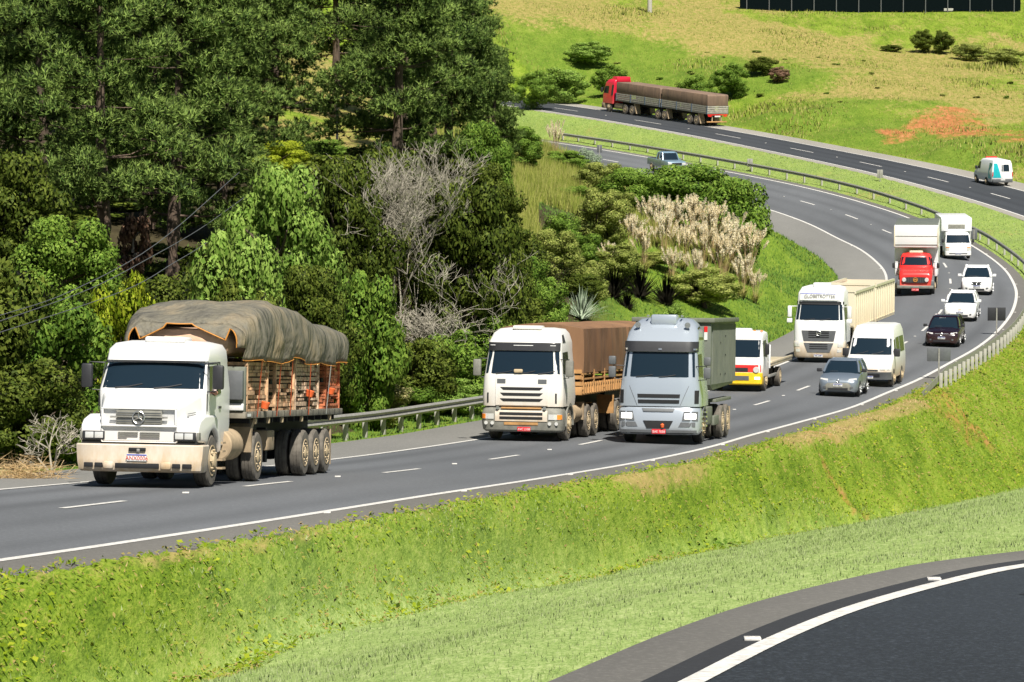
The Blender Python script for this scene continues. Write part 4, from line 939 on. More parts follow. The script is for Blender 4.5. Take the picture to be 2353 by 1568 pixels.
# driver with his elbow on the door sill
def skin(name, V, E, rads, mat, parent=None, lv=2):
    me = bpy.data.meshes.new(name); me.from_pydata(V, E, []); o = link(name, me, mat, parent)
    mo = o.modifiers.new('s', 'SKIN'); mo.use_smooth_shade = True; o.modifiers.new('u', 'SUBSURF').levels = lv
    o.modifiers['u'].render_levels = lv
    for i, r_ in enumerate(rads): me.skin_vertices[0].data[i].radius = (r_, r_) if not isinstance(r_, tuple) else r_
    me.skin_vertices[0].data[0].use_root = True
    bpy.context.view_layer.update(); ev = o.evaluated_get(bpy.context.evaluated_depsgraph_get()); m2 = bpy.data.meshes.new_from_object(ev)
    o.modifiers.clear(); o.data = m2; m2.materials.clear(); m2.materials.append(mat); bpy.data.meshes.remove(me); return o
def person(Mx, label, arm_out=True, shirt='cloth'):
    V_ = [(0,0,0),(0,0,.22),(0,0,.42),(0,0,.50),(0,-.02,.58),(0,-.03,.70), (.20,0,.44),(.34,-.10,.22),(.38,-.34,.24),(.37,-.44,.25), (-.20,0,.44),(-.25,-.12,.20),(-.16,-.36,.26),(-.14,-.46,.28), (.1,-.22,-.05),(.12,-.5,-.08),(-.1,-.22,-.05),(-.12,-.5,-.08)]
    E_ = [(0,1),(1,2),(2,3),(3,4),(4,5),(2,6),(6,7),(7,8),(8,9),(2,10),(10,11),(11,12),(12,13),(0,14),(14,15),(0,16),(16,17)]
    r_ = [(.15,.11),(.15,.11),(.16,.10),.055,.075,.085,.07,.05,.038,.034,.07,.05,.038,.034,.08,.06,.08,.06]
    p_ = skin('person', V_, E_, r_, M['skin']); p_.matrix_world = Mx; tag(p_, label, 'person')
    sh = skin('shirt', V_[:3]+[V_[6], V_[7], V_[10], V_[11]], [(0,1),(1,2),(2,3),(3,4),(2,5),(5,6)], [(.165,.125),(.165,.125),(.175,.115),.08,.062,.08,.062], M[shirt], p_)
    hr = MB().lathe([(-.02, .03), (0, .085), (.06, .105), (.11, .085), (.14, .02)], (0, .01, .66), 14, 'z').build('hair', M['hair'], p_)
    hand = MB()
    for k in range(4): hand.tube([(.34+.022*k, -.47, .25), (.34+.022*k, -.52-.006*(k % 3), .245), (.342+.022*k, -.55, .225)], [.011, .010, .007], 6)
    hand.tube([(.335, -.44, .25), (.315, -.47, .25), (.312, -.50, .24)], [.012, .011, .008], 6); hand.build('fingers', M['skin'], p_)
    MB().tube([(0, -.115, .665), (0, -.135, .65)], .014, 6).build('nose', M['skin'], p_)
    return p_
person(MT @ Matrix.Translation((.80, .48, 1.63)) @ Matrix.Rotation(R(0), 4, 'Z'), 'driver of the flatbed truck resting a bare forearm on the door sill')

# cargo on the flatbed: stacks of dusty crates, tarpaulin, straps
def stack(y0, y1, h, lab, mat, seed, x=1.22, slats=True):
    g_ = random.Random(seed); root = empty('crate_stack', lab, 'crate stack', 'stacked cargo on the flatbed trailer', MT @ Matrix.Translation((0, (y0+y1)/2, 1.475)))
    hy = (y1-y0)/2; core = MB().box(-x+.10, x-.10, -hy+.05, hy-.05, 0, h-.05).build('crate_core', M['under'], root)
    m_ = MB(); z = 0; k = 0
    while z < h-.05:
        th = g_.choice((.05, .07, .09)); jit = g_.uniform(-.025, .025); yy = -hy
        while yy < hy-.03:
            ln_ = g_.uniform(.22, .8); j2 = jit+g_.uniform(-.035, .02)
            if g_.random() > .09: m_.box(-x+.02-j2*.5, x+j2, yy, min(yy+ln_-.012, hy), z, z+th)
            yy += ln_
        z += th+g_.choice((.010, .014, .03)); k += 1
    for yy in np.linspace(-hy+.05, hy-.05, max(2, int((y1-y0)/1.0))): m_.box(x-.04, x+.030, yy-.03, yy+.03, 0, h-.03)
    m_.build('boards', mat, root, smooth=False); return root
cr = plain('dusty_crate_wood', (.52, .33, .19), .9, var=.5, scale=6); M['crate'] = cr
stack(2.75, 4.85, 1.02, 'front stack of brown slatted crates behind the headboard of the flatbed', cr, 3)
stack(5.55, 7.6, 1.05, 'middle stack of brown slatted crates under the tarpaulin', cr, 8)
stack(7.66, 10.3, 1.12, 'long untidy stack of brown crates and scraps toward the tail of the flatbed', plain('scrap_mix', (.50, .36, .25), .9, var=.8, scale=9), 15)
stack(11.1, 12.75, 1.12, 'red and white stack of crates at the tail end of the flatbed', plain('reddish_crates', (.50, .16, .07), .9, var=.7, scale=8), 21)
for y, z, c_ in ((4.2, 1.52, 'orange'), (8.9, 1.75, 'orange'), (11.3, 1.80, 'orange')):
    o = MB().lathe([(0, .09), (.02, .13), (.24, .16), (.26, .14)], (0, 0, 0), 12, 'z').build('bucket', M['orange'], None); o.matrix_world = MT @ Matrix.Translation((1.30, y, z)) @ Matrix.Rotation(R(14), 4, 'Y') @ Matrix.Scale(.6, 4)
    tag(o, {4.2: 'orange bundle hanging at the front of the flatbed side', 8.9: 'orange bundle among the scraps midway along the flatbed', 11.3: 'orange bundle beside the red crates at the flatbed tail'}[y], 'bundle')
# tarpaulin draped over the load
def tarp_top(y): return float(np.interp(y, [2.3, 2.7, 3.6, 5, 6.5, 8, 9.4, 10.2, 12.2, 12.95], [3.15, 3.42, 3.66, 3.74, 3.74, 3.64, 3.44, 3.36, 3.33, 3.28]))
def tarp_low(y): return 2.52+.05*math.sin(y*1.1)+.09*math.exp(-((y-3.2)/.5)**2)-.05*math.sin(y*2.3+1)-.10*sm(y, 11.5, 12.9)
def tp(u, v):       # u 0..1 round the load from left hem to right hem, v along
    y = 2.42+10.55*v; zt = tarp_top(y); zl = float(tarp_low(y)); hw = 1.30-.12*math.exp(-((y-2.5)/.4)**2)
    L1 = zt-zl; per = 2*L1+2*hw; s_ = u*per; c = .30
    if s_ < L1: x, z = -hw, zl+s_
    elif s_ < L1+2*hw: x, z = -hw+(s_-L1), zt
    else: x, z = hw, zt-(s_-L1-2*hw)
    # round the shoulders
    k = max(0, 1-min(abs(s_-L1), abs(s_-L1-2*hw))/.30); z -= .09*k*k; x *= 1-.04*k*k
    z += .05*math.cos(x/hw*1.5)*(1 if abs(x) < hw*.98 else 0)
    fold = .07*math.sin(y*4.2+.9*math.sin(z*2.2+y))+.05*abs(math.sin(y*4.7+z*1.8+1.7*math.sin(y*.9)))+.03*math.sin(y*13+z*4+2*math.sin(y*2))
    low = float(sm(zt-z, .1, .9)); bulge = .10*math.sin(math.pi*min(1, max(0, (zt-z)/(L1+.01))))
    if abs(x) > hw*.9: x += math.copysign(fold*low+bulge+.02, x)
    else: z += .035*math.sin(x*3+y*2.1)+.03*math.sin(y*3.7+x)
    return (x, y, z)
us = np.linspace(0, 1, 46); vs = np.linspace(0, 1, 150)
tb = MB().grid(tp, us, vs)
# front flap, its hem lifted in the middle
def ft(u, v):
    x0, _, z0 = tp(u, 0); a = 1-v; xc, zc = 0, 3.20+.10*math.exp(-((x0+.1)/.5)**2)
    return (x0*(1-.12*v), 2.40-.22*math.sin(v*1.6)-.03*math.sin(x0*5+v*3), z0*(1-v)+(max(zc-.25*abs(x0)**1.5, 2.55) if z0 > zc else z0)*v)
tf = MB(); tb.grid(ft, us[3:-3], np.linspace(0, 1, 8))
o = tb.build('tarpaulin', M['tarp'], None, ang=180)
sol = o.modifiers.new('thick', 'SOLIDIFY'); sol.thickness = .012
o.matrix_world = MT; tag(o, 'crumpled grey-brown tarpaulin draped over the crates on the flatbed trailer', 'tarpaulin')
hm = MB().tube([Vector(tp(1, v))+Vector((.012, 0, -.0)) for v in np.linspace(0, 1, 80)], .009, 6); hm.tube([Vector(tp(0, v)) for v in np.linspace(0, 1, 40)], .028, 6)
hm.tube([Vector(ft(u, 1))+Vector((0, -.01, 0)) for u in us[3:-3]], .016, 6); hm.build('hem', M['trim'], o)
ld = MB().box(-.98, .98, 2.30, 12.7, 2.62, 3.22); ob = ld.build('cargo_mound', plain('cargo_cloth', (.62, .40, .27), .9, var=.3, scale=2), None, bevel=.25); ob.matrix_world = MT; tag(ob, 'pinkish covered load showing through the gap at the front of the tarpaulin', 'cargo')
for k, (y, mt) in enumerate([(3.4, 'orange'), (5.35, 'orange'), (6.75, 'orange'), (8.75, 'orange'), (10.75, 'plate')]):
    q = Vector(tp(1, (y-2.42)/10.55)); sr = MB(); w_ = .025
    sr.add([(q.x+.01, y-w_, q.z+.02), (q.x+.01, y+w_, q.z+.02), (1.315, y+w_+.04, 1.36), (1.315, y-w_+.04, 1.36)], [(0, 1, 2, 3)])
    sr.add([(q.x+.02, y-w_, q.z+.02), (q.x+.02, y+w_, q.z+.02), (1.325, y+w_+.04, 1.36), (1.325, y-w_+.04, 1.36)], [(3, 2, 1, 0)])
    o = sr.build('tie_strap', M[mt], None, smooth=False); o.matrix_world = MT
    tag(o, ['first orange tie-down strap behind the headboard', 'orange strap in the dark gap between the two front crate stacks', 'orange strap across the middle crate stack', 'orange strap across the long scrap stack', 'pale strap before the red crates at the tail'][k], 'strap', 'straps holding the flatbed load')

# ------------------------------------------------------------------ white cab-over bitrain with brown tarpaulin
Mx = place(A, 1217, 1012, 2.5+AU, 5.5+AU, L=12, yaw=-1.0); t = vroot('cargo_truck', 'dusty white cab-over truck with brown tarpaulin trailers, left of the silver truck', 'truck', Mx)
cab = Cab([(1.05, 1.23, -1.36, .9, .22), (1.35, 1.25, -1.38, .95, .25), (1.9, 1.22, -1.34, .95, .22), (2.0, 1.20, -1.32, .95, .2), (2.72, 1.13, -1.14, .95, .2), (2.98, 1.12, -1.10, .95, .2), (3.02, 1.11, -1.06, .95, .22), (3.25, 1.04, -.84, .93, .25), (3.38, .92, -.5, .9, .25), (3.42, .6, -.2, .8, .2)], .07)
cab.mesh().build('cab', M['white2'], t, ang=50)
ws = cab.slab('windshield', M['glass'], t, 2.03, 2.72, lambda z: -1.14+.09*(z-2), lambda z: 1.14-.09*(z-2), nx=18, nz=4)
vs_ = cab.slab('sun_visor', M['dark'], t, 2.73, 2.97, -1.10, 1.10, .06, .06, nx=18)
for x in (-.95, 0, .9): cab.slab('visor_mark', M['plate'], vs_, 2.875, 2.895, x-.08 if x else -.30, x+.08 if x else .30, .07, .0)
gp = cab.slab('front_panel', M['white2'], t, 1.08, 1.96, -.80, .80, .025)
for z in (1.20, 1.37, 1.54): cab.slab('grille_opening', M['under'], gp, z, z+.085, lambda q, z=z: -.66+.10*(z+.085-q)/.085, lambda q, z=z: .66-.10*(z+.085-q)/.085, .034, .0)
for s_ in S4:
    a, b_ = sorted((s_*.50, s_*.76)); cab.slab('air_scoop', M['grey'], gp, 1.74, 1.87, a, b_, .034, .0)
    a, b_ = sorted((s_*1.02, s_*1.07)); cab.slab('side_slot', M['under'], t, 1.15, 1.45, a, b_, .02, .0)
    cab.side('side_window', M['glass2'], t, [(-1.0, 2.05), (-.80, 2.68), (.0, 2.70), (.0, 2.0)], s_)
    mirror_big(t, s_, 1.42, -1.15, 1.95, 2.45, 1.14, 'greyd', .24)
    cab.side('roof_deflector', M['dark'], t, [(-.75, 2.98), (-.55, 3.2), (-.3, 3.22), (-.3, 2.98)], s_)
bm_ = MB(); rings = []
for z, hw_, e in ((.28, 1.15, .10), (.34, 1.22, .03), (.55, 1.25, 0), (.84, 1.25, .0), (.95, 1.22, .05), (1.03, 1.18, .12)): rings.append(rr(z, hw_, -1.42+e, -.62, .22, .06))
bumper = bm_.loft(rings).build('bumper', M['greyd'], t, ang=40); bc = Cab([(.28, 1.15, -1.32, -.6, .22), (.34, 1.22, -1.39, -.6, .22), (.55, 1.25, -1.42, -.6, .22), (.84, 1.25, -1.42, -.6, .22), (.95, 1.22, -1.37, -.6, .22), (1.03, 1.18, -1.30, -.6, .22)], .06)
lg = bc.slab('lower_grille', M['white2'], bumper, .60, .93, -.80, .80, .02)
for z in (.66, .79): bc.slab('grille_opening', M['under'], lg, z, z+.08, -.66, .66, .03, .0)
bx('grille_step', M['ochre'], bumper, -.62, .62, -1.42, -1.34, .97, 1.02, .015); bc.slab('step_tread', M['ochre'], bumper, .49, .57, -.52, .52, .014)
for s_ in S4:
    a, b_ = sorted((s_*.84, s_*1.20)); bc.slab('headlight', M['lamp'], bumper, .66, .82, a, b_, .02)
    a, b_ = sorted((s_*1.10, s_*1.23)); bc.slab('turn_signal', M['amber'], bumper, .67, .81, a, b_, .026)
    for x in (.88, 1.08): MB().lathe([(-.03, .055), (0, .05)], (s_*x, bc.fy(x, .55)-.005, .54), 14, 'y').build('fog_light', M['lamp'], bumper)
    MB().lathe([(-.06, .05), (0, .05)], (s_*.72, -1.38, 1.0), 12, 'y').build('spot_lamp', M['chrome'], bumper)
    MB().prism([(.62*math.cos(a)+.05, .5+.64*math.sin(a)) for a in np.linspace(R(-5), R(185), 14)]+[(.55*math.cos(a)+.05, .5+.55*math.sin(a)) for a in np.linspace(R(185), R(-5), 14)], min(s_*.85, s_*1.24), max(s_*.85, s_*1.24)).build('wheel_arch', M['greyd'], t)
    MB().lathe([(-.6, .30), (.6, .30)], (s_*.9, 1.75, .75), 18, 'y').build('fuel_tank', M['dust'], t); bx('mudguard', M['dust'], t, min(s_*.7, s_*1.2), max(s_*.7, s_*1.2), 2.50, 2.62, .55, 1.10)
plate(t, .10, -1.44, .37, 'AVC 2108', True, .40, .13); text(t, 'SCANIA', .10, (0, cab.fy(0, 1.93)-.035, 1.70), M['greyd'], sx=1.6)
MB().box(-.45, .45, -.65, -.1, 3.36, 3.48).build('roof_hatch', M['white2'], t, bevel=.05)
wipers(cab, t, 2.04, (-.8, -.1, .5), .5, .08)
bx('dashboard_item', M['rim'], t, -.25, .02, -1.375, -1.30, 2.06, 2.17, .03)
chassis(t, -.5, 5.2); ax_ = MB(); [axle(ax_, y) for y in (0, 3.2, 4.5, 8.6, 9.85, 15.5, 16.8)]; ax_.build('axles', M['under'], t)
for s_ in S4:
    wheel(t, s_*1.05, 0, .52, .29, True, 'rim')
    for y in (3.2, 4.5, 8.6, 9.85, 15.5, 16.8): wheel(t, s_*1.10, y, .51, .27, True, 'rim', True)
    for y in (7.6, 14.5): bx('mudguard', M['ochre'], t, min(s_*.7, s_*1.25), max(s_*.7, s_*1.25), y, y+.12, .6, 1.2)
for y0, y1 in ((1.75, 9.6), (10.0, 18.0)):
    bx('trailer_frame', M['under'], t, -.5, .5, y0+.2, y1-.2, .95, 1.35)
    bd = bx('trailer_body', M['ochre'], t, -1.28, 1.28, y0, y1, 1.33, 1.60, .02)
    rl = MB()
    for s_ in S4:
        for y in np.arange(y0+.1, y1, .42): rl.box(min(s_*1.27, s_*1.33), max(s_*1.27, s_*1.33), y, y+.07, 1.38, 1.72)
        for z in (1.62, 1.80, 1.96): rl.box(min(s_*1.24, s_*1.30), max(s_*1.24, s_*1.30), y0, y1, z, z+.05)
        for y in np.arange(y0+.05, y1, 1.9): rl.box(min(s_*1.22, s_*1.31), max(s_*1.22, s_*1.31), y, y+.1, 1.5, 2.1)
    for z in (1.62, 1.82, 2.0): rl.box(-1.27, 1.27, y0-.02, y0+.04, z, z+.12)
    rl.build('rail_slats', M['ochre'], bd, smooth=False)
    def tq(u, v, y0=y0, y1=y1):
        y = y0+(y1-y0)*v; L1 = 1.35; hw = 1.29; per = 2*L1+2*hw; s_ = u*per
        if s_ < L1: x, z = -hw, 2.02+s_
        elif s_ < L1+2*hw: x, z = -hw+s_-L1, 3.37+.14*math.cos((s_-L1-hw)/hw*1.5)
        else: x, z = hw, 3.37-(s_-L1-2*hw)
        w_ = .03*math.sin(y*2.6+z)+.02*math.sin(y*6.1+2*z)
        if abs(x) > 1.2: x += math.copysign(w_*.8+.03*math.sin((z-2.0)*2.3), x)
        else: z += w_
        return (x, y, z)
    tb = MB().grid(tq, np.linspace(0, 1, 40), np.linspace(0, 1, 70))
    for v in (0, 1):
        pts = [tq(u, v) for u in np.linspace(0, 1, 40)]; b0 = len(tb.v); tb.v += pts+[(0, y0 if v == 0 else y1, 2.6)]; tb.f += [(b0+i, b0+i+1, b0+40) for i in range(39)]+[(b0+39, b0, b0+40)]
    tb.build('cargo_cover', M['tarp_brown'], t, ang=60)

# ------------------------------------------------------------------ silver high-roof truck carrying a grey container
Mx = place(A, 1527, 1019, 3.5+AU, 7+AU, L=7, yaw=0); t = vroot('container_truck', 'silver high-roof truck with black sun visor carrying a grey-green steel bin', 'truck', Mx); MI = Mx
cab = Cab([(1.13, 1.24, -1.38, .9, .25), (1.4, 1.25, -1.38, .9, .28), (1.98, 1.17, -1.34, .9, .22), (2.78, 1.10, -1.10, .9, .2), (3.08, 1.10, -1.03, .9, .2), (3.12, 1.10, -.98, .9, .25), (3.35, 1.07, -.80, .9, .3), (3.60, .95, -.42, .88, .3), (3.76, .78, .0, .85, .25), (3.80, .5, .3, .8, .2)], .09)
cab.mesh().build('cab', M['silver'], t, ang=50)
cab.slab('windshield', M['glass'], t, 2.02, 2.76, lambda z: -1.08+.06*(z-2), lambda z: 1.08-.06*(z-2), nx=18, nz=4)
vs_ = cab.slab('sun_visor', M['dark'], t, 2.78, 3.09, -1.12, 1.12, .09, .08, nx=18)
for x in (-1.05, 0, 1.05): cab.slab('marker_lamp', M['chrome'], vs_, 2.83, 2.88, x-.05, x+.05, .11, .0)
for k, z in enumerate((1.22, 1.39)):
    cab.slab('grille_opening', M['under'], t, z, z+.11, lambda q, z=z, k=k: -.62-.10*(q-1.2), lambda q, z=z, k=k: .62+.10*(q-1.2), .012, .0)
for s_ in S4:
    a = lambda z, s_=s_: min(s_*(.66+.42*(z-1.15)), s_*(.645+.42*(z-1.15))); b_ = lambda z, s_=s_: max(s_*(.66+.42*(z-1.15)), s_*(.645+.42*(z-1.15)))
    cab.slab('panel_seam', M['grey'], t, 1.16, 1.95, a, b_, .006, .0)
    a, b_ = sorted((s_*1.08, s_*1.20)); cab.slab('side_slot', M['under'], t, 1.22, 1.62, a, b_, .01, .0, nx=5)
    a, b_ = sorted((s_*1.04, s_*1.09)); 
    cab.side('side_window', M['glass2'], t, [(-1.0, 2.05), (-.85, 2.70), (.0, 2.72), (.0, 2.0)], s_); cab.side('upper_window', M['glass2'], t, [(-.45, 3.15), (-.15, 3.5), (.45, 3.55), (.55, 3.15)], s_)
    m1 = mirror_big(t, s_, 1.45, -1.2, 1.98, 2.32, 1.12, 'grey', .22); MB().cbox((s_*1.45, -1.2, 2.50), (.22, .15, .26)).build('mirror', M['grey'], t, bevel=.04)
    MB().lathe([(-.06, .09), (0, .085), (.08, .05)], (s_*.76, -.62, 3.58), 14, 'y').build('roof_lamp', M['chrome'], t)
    MB().lathe([(-.05, .03), (.3, .02)], (s_*.52, -.2, 3.86), 8, 'y').build('horn', M['chrome'], t)
bc = Cab([(.28, 1.15, -1.35, -.6, .25), (.34, 1.22, -1.44, -.6, .25), (.5, 1.25, -1.46, -.6, .28), (1.0, 1.25, -1.42, -.6, .28), (1.10, 1.22, -1.36, -.6, .28)], .09)
bumper = bc.mesh().build('bumper', M['silver'], t, ang=50)
bc.slab('bumper_skirt', M['grey'], bumper, .30, .42, -1.16, 1.16, .012)
bc.slab('center_grille', M['under'], bumper, .47, .70, lambda z: -.34-.5*(z-.47), lambda z: .34+.5*(z-.47), .02)
bc.slab('upper_slot', M['grey'], bumper, .97, 1.07, lambda z: -.45-.5*(z-.97), lambda z: .45+.5*(z-.97), .02)
for s_ in S4:
    a = lambda z, s_=s_: min(s_*(.72+.2*(z-.7)), s_*1.19); b_ = lambda z, s_=s_: max(s_*(.72+.2*(z-.7)), s_*1.19)
    bc.slab('headlight_housing', M['grey'], bumper, .70, .98, a, b_, .016)
    a, b_ = sorted((s_*.80, s_*1.14)); bc.slab('headlight', M['lit'], bumper, .76, .92, a, b_, .03)
    a = lambda z, s_=s_: min(s_*(.62+.5*(z-.52)), s_*1.12); b_ = lambda z, s_=s_: max(s_*(.62+.5*(z-.52)), s_*1.12)
    bc.slab('lower_vent', M['grey'], bumper, .52, .66, a, b_, .016)
    m_ = MB()
    for z in (.38, .52, .66, .80, .94): m_.box(min(s_*1.12, s_*1.27), max(s_*1.12, s_*1.27), -.75, -.60, z, z+.05)
    for z in (.5, .64, .78, .92): m_.box(min(s_*1.18, s_*1.30), max(s_*1.18, s_*1.30), -.2, .15, z, z+.05)
    m_.build('step', M['chrome'], t)
    MB().prism([(.62*math.cos(a), .5+.64*math.sin(a)) for a in np.linspace(R(0), R(180), 14)]+[(.55*math.cos(a), .5+.55*math.sin(a)) for a in np.linspace(R(180), R(0), 14)], min(s_*.85, s_*1.24), max(s_*.85, s_*1.24)).build('wheel_arch', M['grey'], t)
plate(t, .03, -1.47, .375, 'BAE 7058', True, .42, .14); MB().tube([(.14, -1.49, .5), (.14, -1.50, .58), (.14, -1.49, .64)], [.05, .06, .01], 8).build('mascot', M['orange'], t)
MB().box(-.40, .40, -.45, .15, 3.58, 3.90).build('roof_cooler', M['silver'], t, bevel=.07)
wipers(cab, t, 2.02, (-.7, 0), .5, .06)
chassis(t, -.5, 7.6, .70, 1.05); ax_ = MB(); [axle(ax_, y) for y in (0, 4.6, 5.9)]; ax_.build('axles', M['under'], t)
for s_ in S4:
    wheel(t, s_*1.05, 0, .52, .29, False, 'rim')
    for y in (4.6, 5.9): wheel(t, s_*1.10, y, .52, .27, True, 'rim', True)
    bx('side_tank', M['deck'], t, min(s_*.6, s_*1.15), max(s_*.6, s_*1.15), 1.3, 2.6, .5, 1.05, .04); bx('side_guard', M['deck'], t, min(s_*1.1, s_*1.2), max(s_*1.1, s_*1.2), 2.7, 3.9, .45, .75, .02)
    bx('mud_flap', M['dust'], t, min(s_*.7, s_*1.22), max(s_*.7, s_*1.22), 6.65, 6.7, .2, .95); bx('tail_beam', M['deck'], t, min(s_*.9, s_*1.15), max(s_*.9, s_*1.15), 3.4, 7.5, 1.15, 1.25, .01)
m_ = MB().tube([(.3, 1.2, 1.1), (.5, 2.2, 1.5), (.4, 3.2, 1.2), (.3, 4.2, 1.5)], .09, 8); m_.tube([(-.3, 1.2, 1.1), (-.5, 2.2, 1.5), (-.4, 3.2, 1.2), (-.3, 4.2, 1.5)], .09, 8); m_.box(-.35, .35, 3.6, 7.4, 1.1, 1.5); m_.build('hook_lift', M['deck'], t)
c_ = empty('waste_container', 'grey-green ribbed steel roll-off bin on the back of the silver truck', 'container', None, MI)
m_ = MB().prism([(1.75, 1.72), (1.75, 3.75), (8.1, 3.75), (8.1, 2.0), (7.6, 1.66), (2.3, 1.55)], -1.18, 1.18); m_.build('bin_body', M['container'], c_, bevel=.02)
rb = MB()
for y in np.arange(2.0, 8.0, .17):
    for s_ in S4: rb.box(min(s_*1.17, s_*1.215), max(s_*1.17, s_*1.215), y, y+.07, 1.74, 3.6)
rb.build('ribs', M['container'], c_, smooth=False)
rb = MB(); [rb.box(min(s_*1.15, s_*1.30), max(s_*1.15, s_*1.30), 1.68, 8.2, 3.66, 3.80) for s_ in S4]; rb.box(-1.28, 1.28, 1.66, 1.78, 3.66, 3.80).build('top_rim', M['deck'], c_, bevel=.02)
for s_ in S4:
    bx('reflector', M['redlamp'], c_, s_*1.02-.05, s_*1.02+.05, 1.72, 1.745, 3.36, 3.54); bx('reflector', M['plate'], c_, s_*1.02-.05, s_*1.02+.05, 1.72, 1.745, 3.12, 3.36)
    for y, z in ((3.9, 3.0), (5.2, 2.6), (5.2, 3.2), (3.9, 2.0), (5.2, 2.0)): bx('hole', M['under'], c_, min(s_*1.21, s_*1.222), max(s_*1.21, s_*1.222), y, y+.12, z, z+.05)

# ------------------------------------------------------------------ white and red tow truck
Mx = place(A, 1703, 897, 5.5+AU, 8.5+AU, L=6); t = vroot('tow_truck', 'white tow truck with red nose and yellow bumper, half hidden by the grey bin', 'truck', Mx)
cab = Cab([(.62, 1.06, -1.15, .75, .15), (1.3, 1.08, -1.15, .78, .15), (1.42, 1.07, -1.12, .78, .15), (2.2, 1.0, -.90, .78, .15), (2.28, 1.0, -.92, .78, .15), (2.42, .98, -.84, .78, .2), (2.52, .8, -.6, .7, .2)], .05)
cab.mesh().build('cab', M['white'], t, ang=50)
cab.slab('windshield', M['glass'], t, 1.45, 2.16, -.94, .94, nx=14)
cab.slab('red_stripe', M['red'], t, .82, 1.12, -1.0, 1.0, .008); cab.slab('grille', M['dark'], t, .84, 1.0, -.45, .45, .02)
bc = Cab([(.28, 1.02, -1.12, -.5, .15), (.34, 1.05, -1.18, -.5, .15), (.78, 1.06, -1.18, -.5, .15), (.80, 1.04, -1.14, -.5, .15)], .05); bumper = bc.mesh().build('bumper', M['yellow'], t)
bc.slab('bumper_intake', M['grey'], bumper, .48, .66, -.50, .50, .015)
for s_ in S4:
    MB().lathe([(-.03, .12), (.0, .13), (.03, .12)], (s_*.80, -1.16, .92), 16, 'y').build('headlight', M['lamp'], t)
    a, b_ = sorted((s_*.74, s_*.96)); bc.slab('fog_light', M['lit'], bumper, .52, .62, a, b_, .018)
    cab.side('side_window', M['glass2'], t, [(-.85, 1.48), (-.68, 2.12), (.1, 2.14), (.1, 1.42)], s_); mirror_big(t, s_, 1.22, -.9, 1.55, 2.0, 1.0, 'dark', .18)
    for x in (.62, .92): bx('roof_marker', M['amber'], t, s_*x-.05, s_*x+.05, -.55, -.45, 2.5, 2.56, .01)
    wheel(t, s_*.92, 0, .42, .24, True, 'rim'); wheel(t, s_*.98, 3.8, .42, .24, True, 'rim', True); bx('side_guard', M['steel'], t, min(s_*.95, s_*1.05), max(s_*.95, s_*1.05), 1.0, 3.1, .5, .62, .01)
MB().box(-.45, .45, -.5, .1, 2.46, 2.62).build('roof_cooler', M['clean_white'], t, bevel=.05)
chassis(t, -.3, 6.2, .5, .75); bd = bx('flat_bed', M['cream'], t, -1.15, 1.15, .95, 7.0, .98, 1.10, .02)
for s_ in S4: bx('bed_rim', M['cream'], bd, min(s_*1.08, s_*1.17), max(s_*1.08, s_*1.17), .9, 7.05, 1.10, 1.20, .01)
bx('bed_end', M['clean_white'], t, -1.1, 1.1, .85, .95, .9, 1.9, .02)
axm = MB(); axle(axm, 0, .4, .9); axle(axm, 3.8, .4, .9); axm.build('axles', M['under'], t)

# ------------------------------------------------------------------ white cab-over with two cream open trailers
Mx = place(A, 1890, 829, 8+AU, 11+AU, L=12); t = vroot('dump_truck', 'tall white truck with two open cream trailers and a lettered roof sign', 'truck', Mx)
cab = Cab([(.95, 1.22, -1.36, .9, .2), (1.6, 1.24, -1.38, .9, .25), (2.0, 1.21, -1.32, .9, .22), (2.85, 1.12, -1.06, .9, .2), (2.95, 1.12, -1.08, .9, .2), (3.35, 1.10, -.98, .9, .25), (3.60, .98, -.62, .88, .25), (3.68, .7, -.3, .8, .2)], .06)
cab.mesh().build('cab', M['clean_white'], t, ang=50)
cab.slab('windshield', M['glass'], t, 2.06, 2.80, lambda z: -1.14+.09*(z-2), lambda z: 1.14-.09*(z-2), nx=18, nz=4); cab.slab('sun_visor', M['dark'], t, 2.80, 2.94, -1.14, 1.14, .05, .05)
sg = cab.slab('roof_sign', M['plate'], t, 3.0, 3.33, -.98, .98, .05, .05); cab.slab('sign_edge', M['blue'], sg, 3.30, 3.33, -.98, .98, .056, .0)
text(sg, 'GLOBETROTTER', .23, (0, cab.fy(0, 3.18)-.075, 3.19), M['greyd'], rot=(78, 0, 0), sx=.88)
gr = cab.slab('grille', M['grey'], t, 1.02, 1.55, lambda z: -.72-.20*(z-1), lambda z: .72+.20*(z-1), .02)
for z in (1.20, 1.30, 1.40, 1.48): cab.slab('grille_slot', M['under'], gr, z, z+.05, -.5, .5, .027, .0)
ringbadge(t, 0, cab.fy(0, 1.43)-.05, 1.42, .11, M['chrome'])
bc = Cab([(.24, 1.15, -1.38, -.6, .2), (.34, 1.22, -1.44, -.6, .22), (.95, 1.26, -1.42, -.6, .25), (1.05, 1.24, -1.36, -.6, .25)], .06); bumper = bc.mesh().build('bumper', M['white2'], t, ang=50)
bc.slab('lower_grille', M['grey'], bumper, .50, .96, lambda z: -.54-.4*(z-.5), lambda z: .54+.4*(z-.5), .015)
for z in (.66, .76, .86): bc.slab('grille_slot', M['under'], bumper, z, z+.05, -.44, .44, .022, .0)
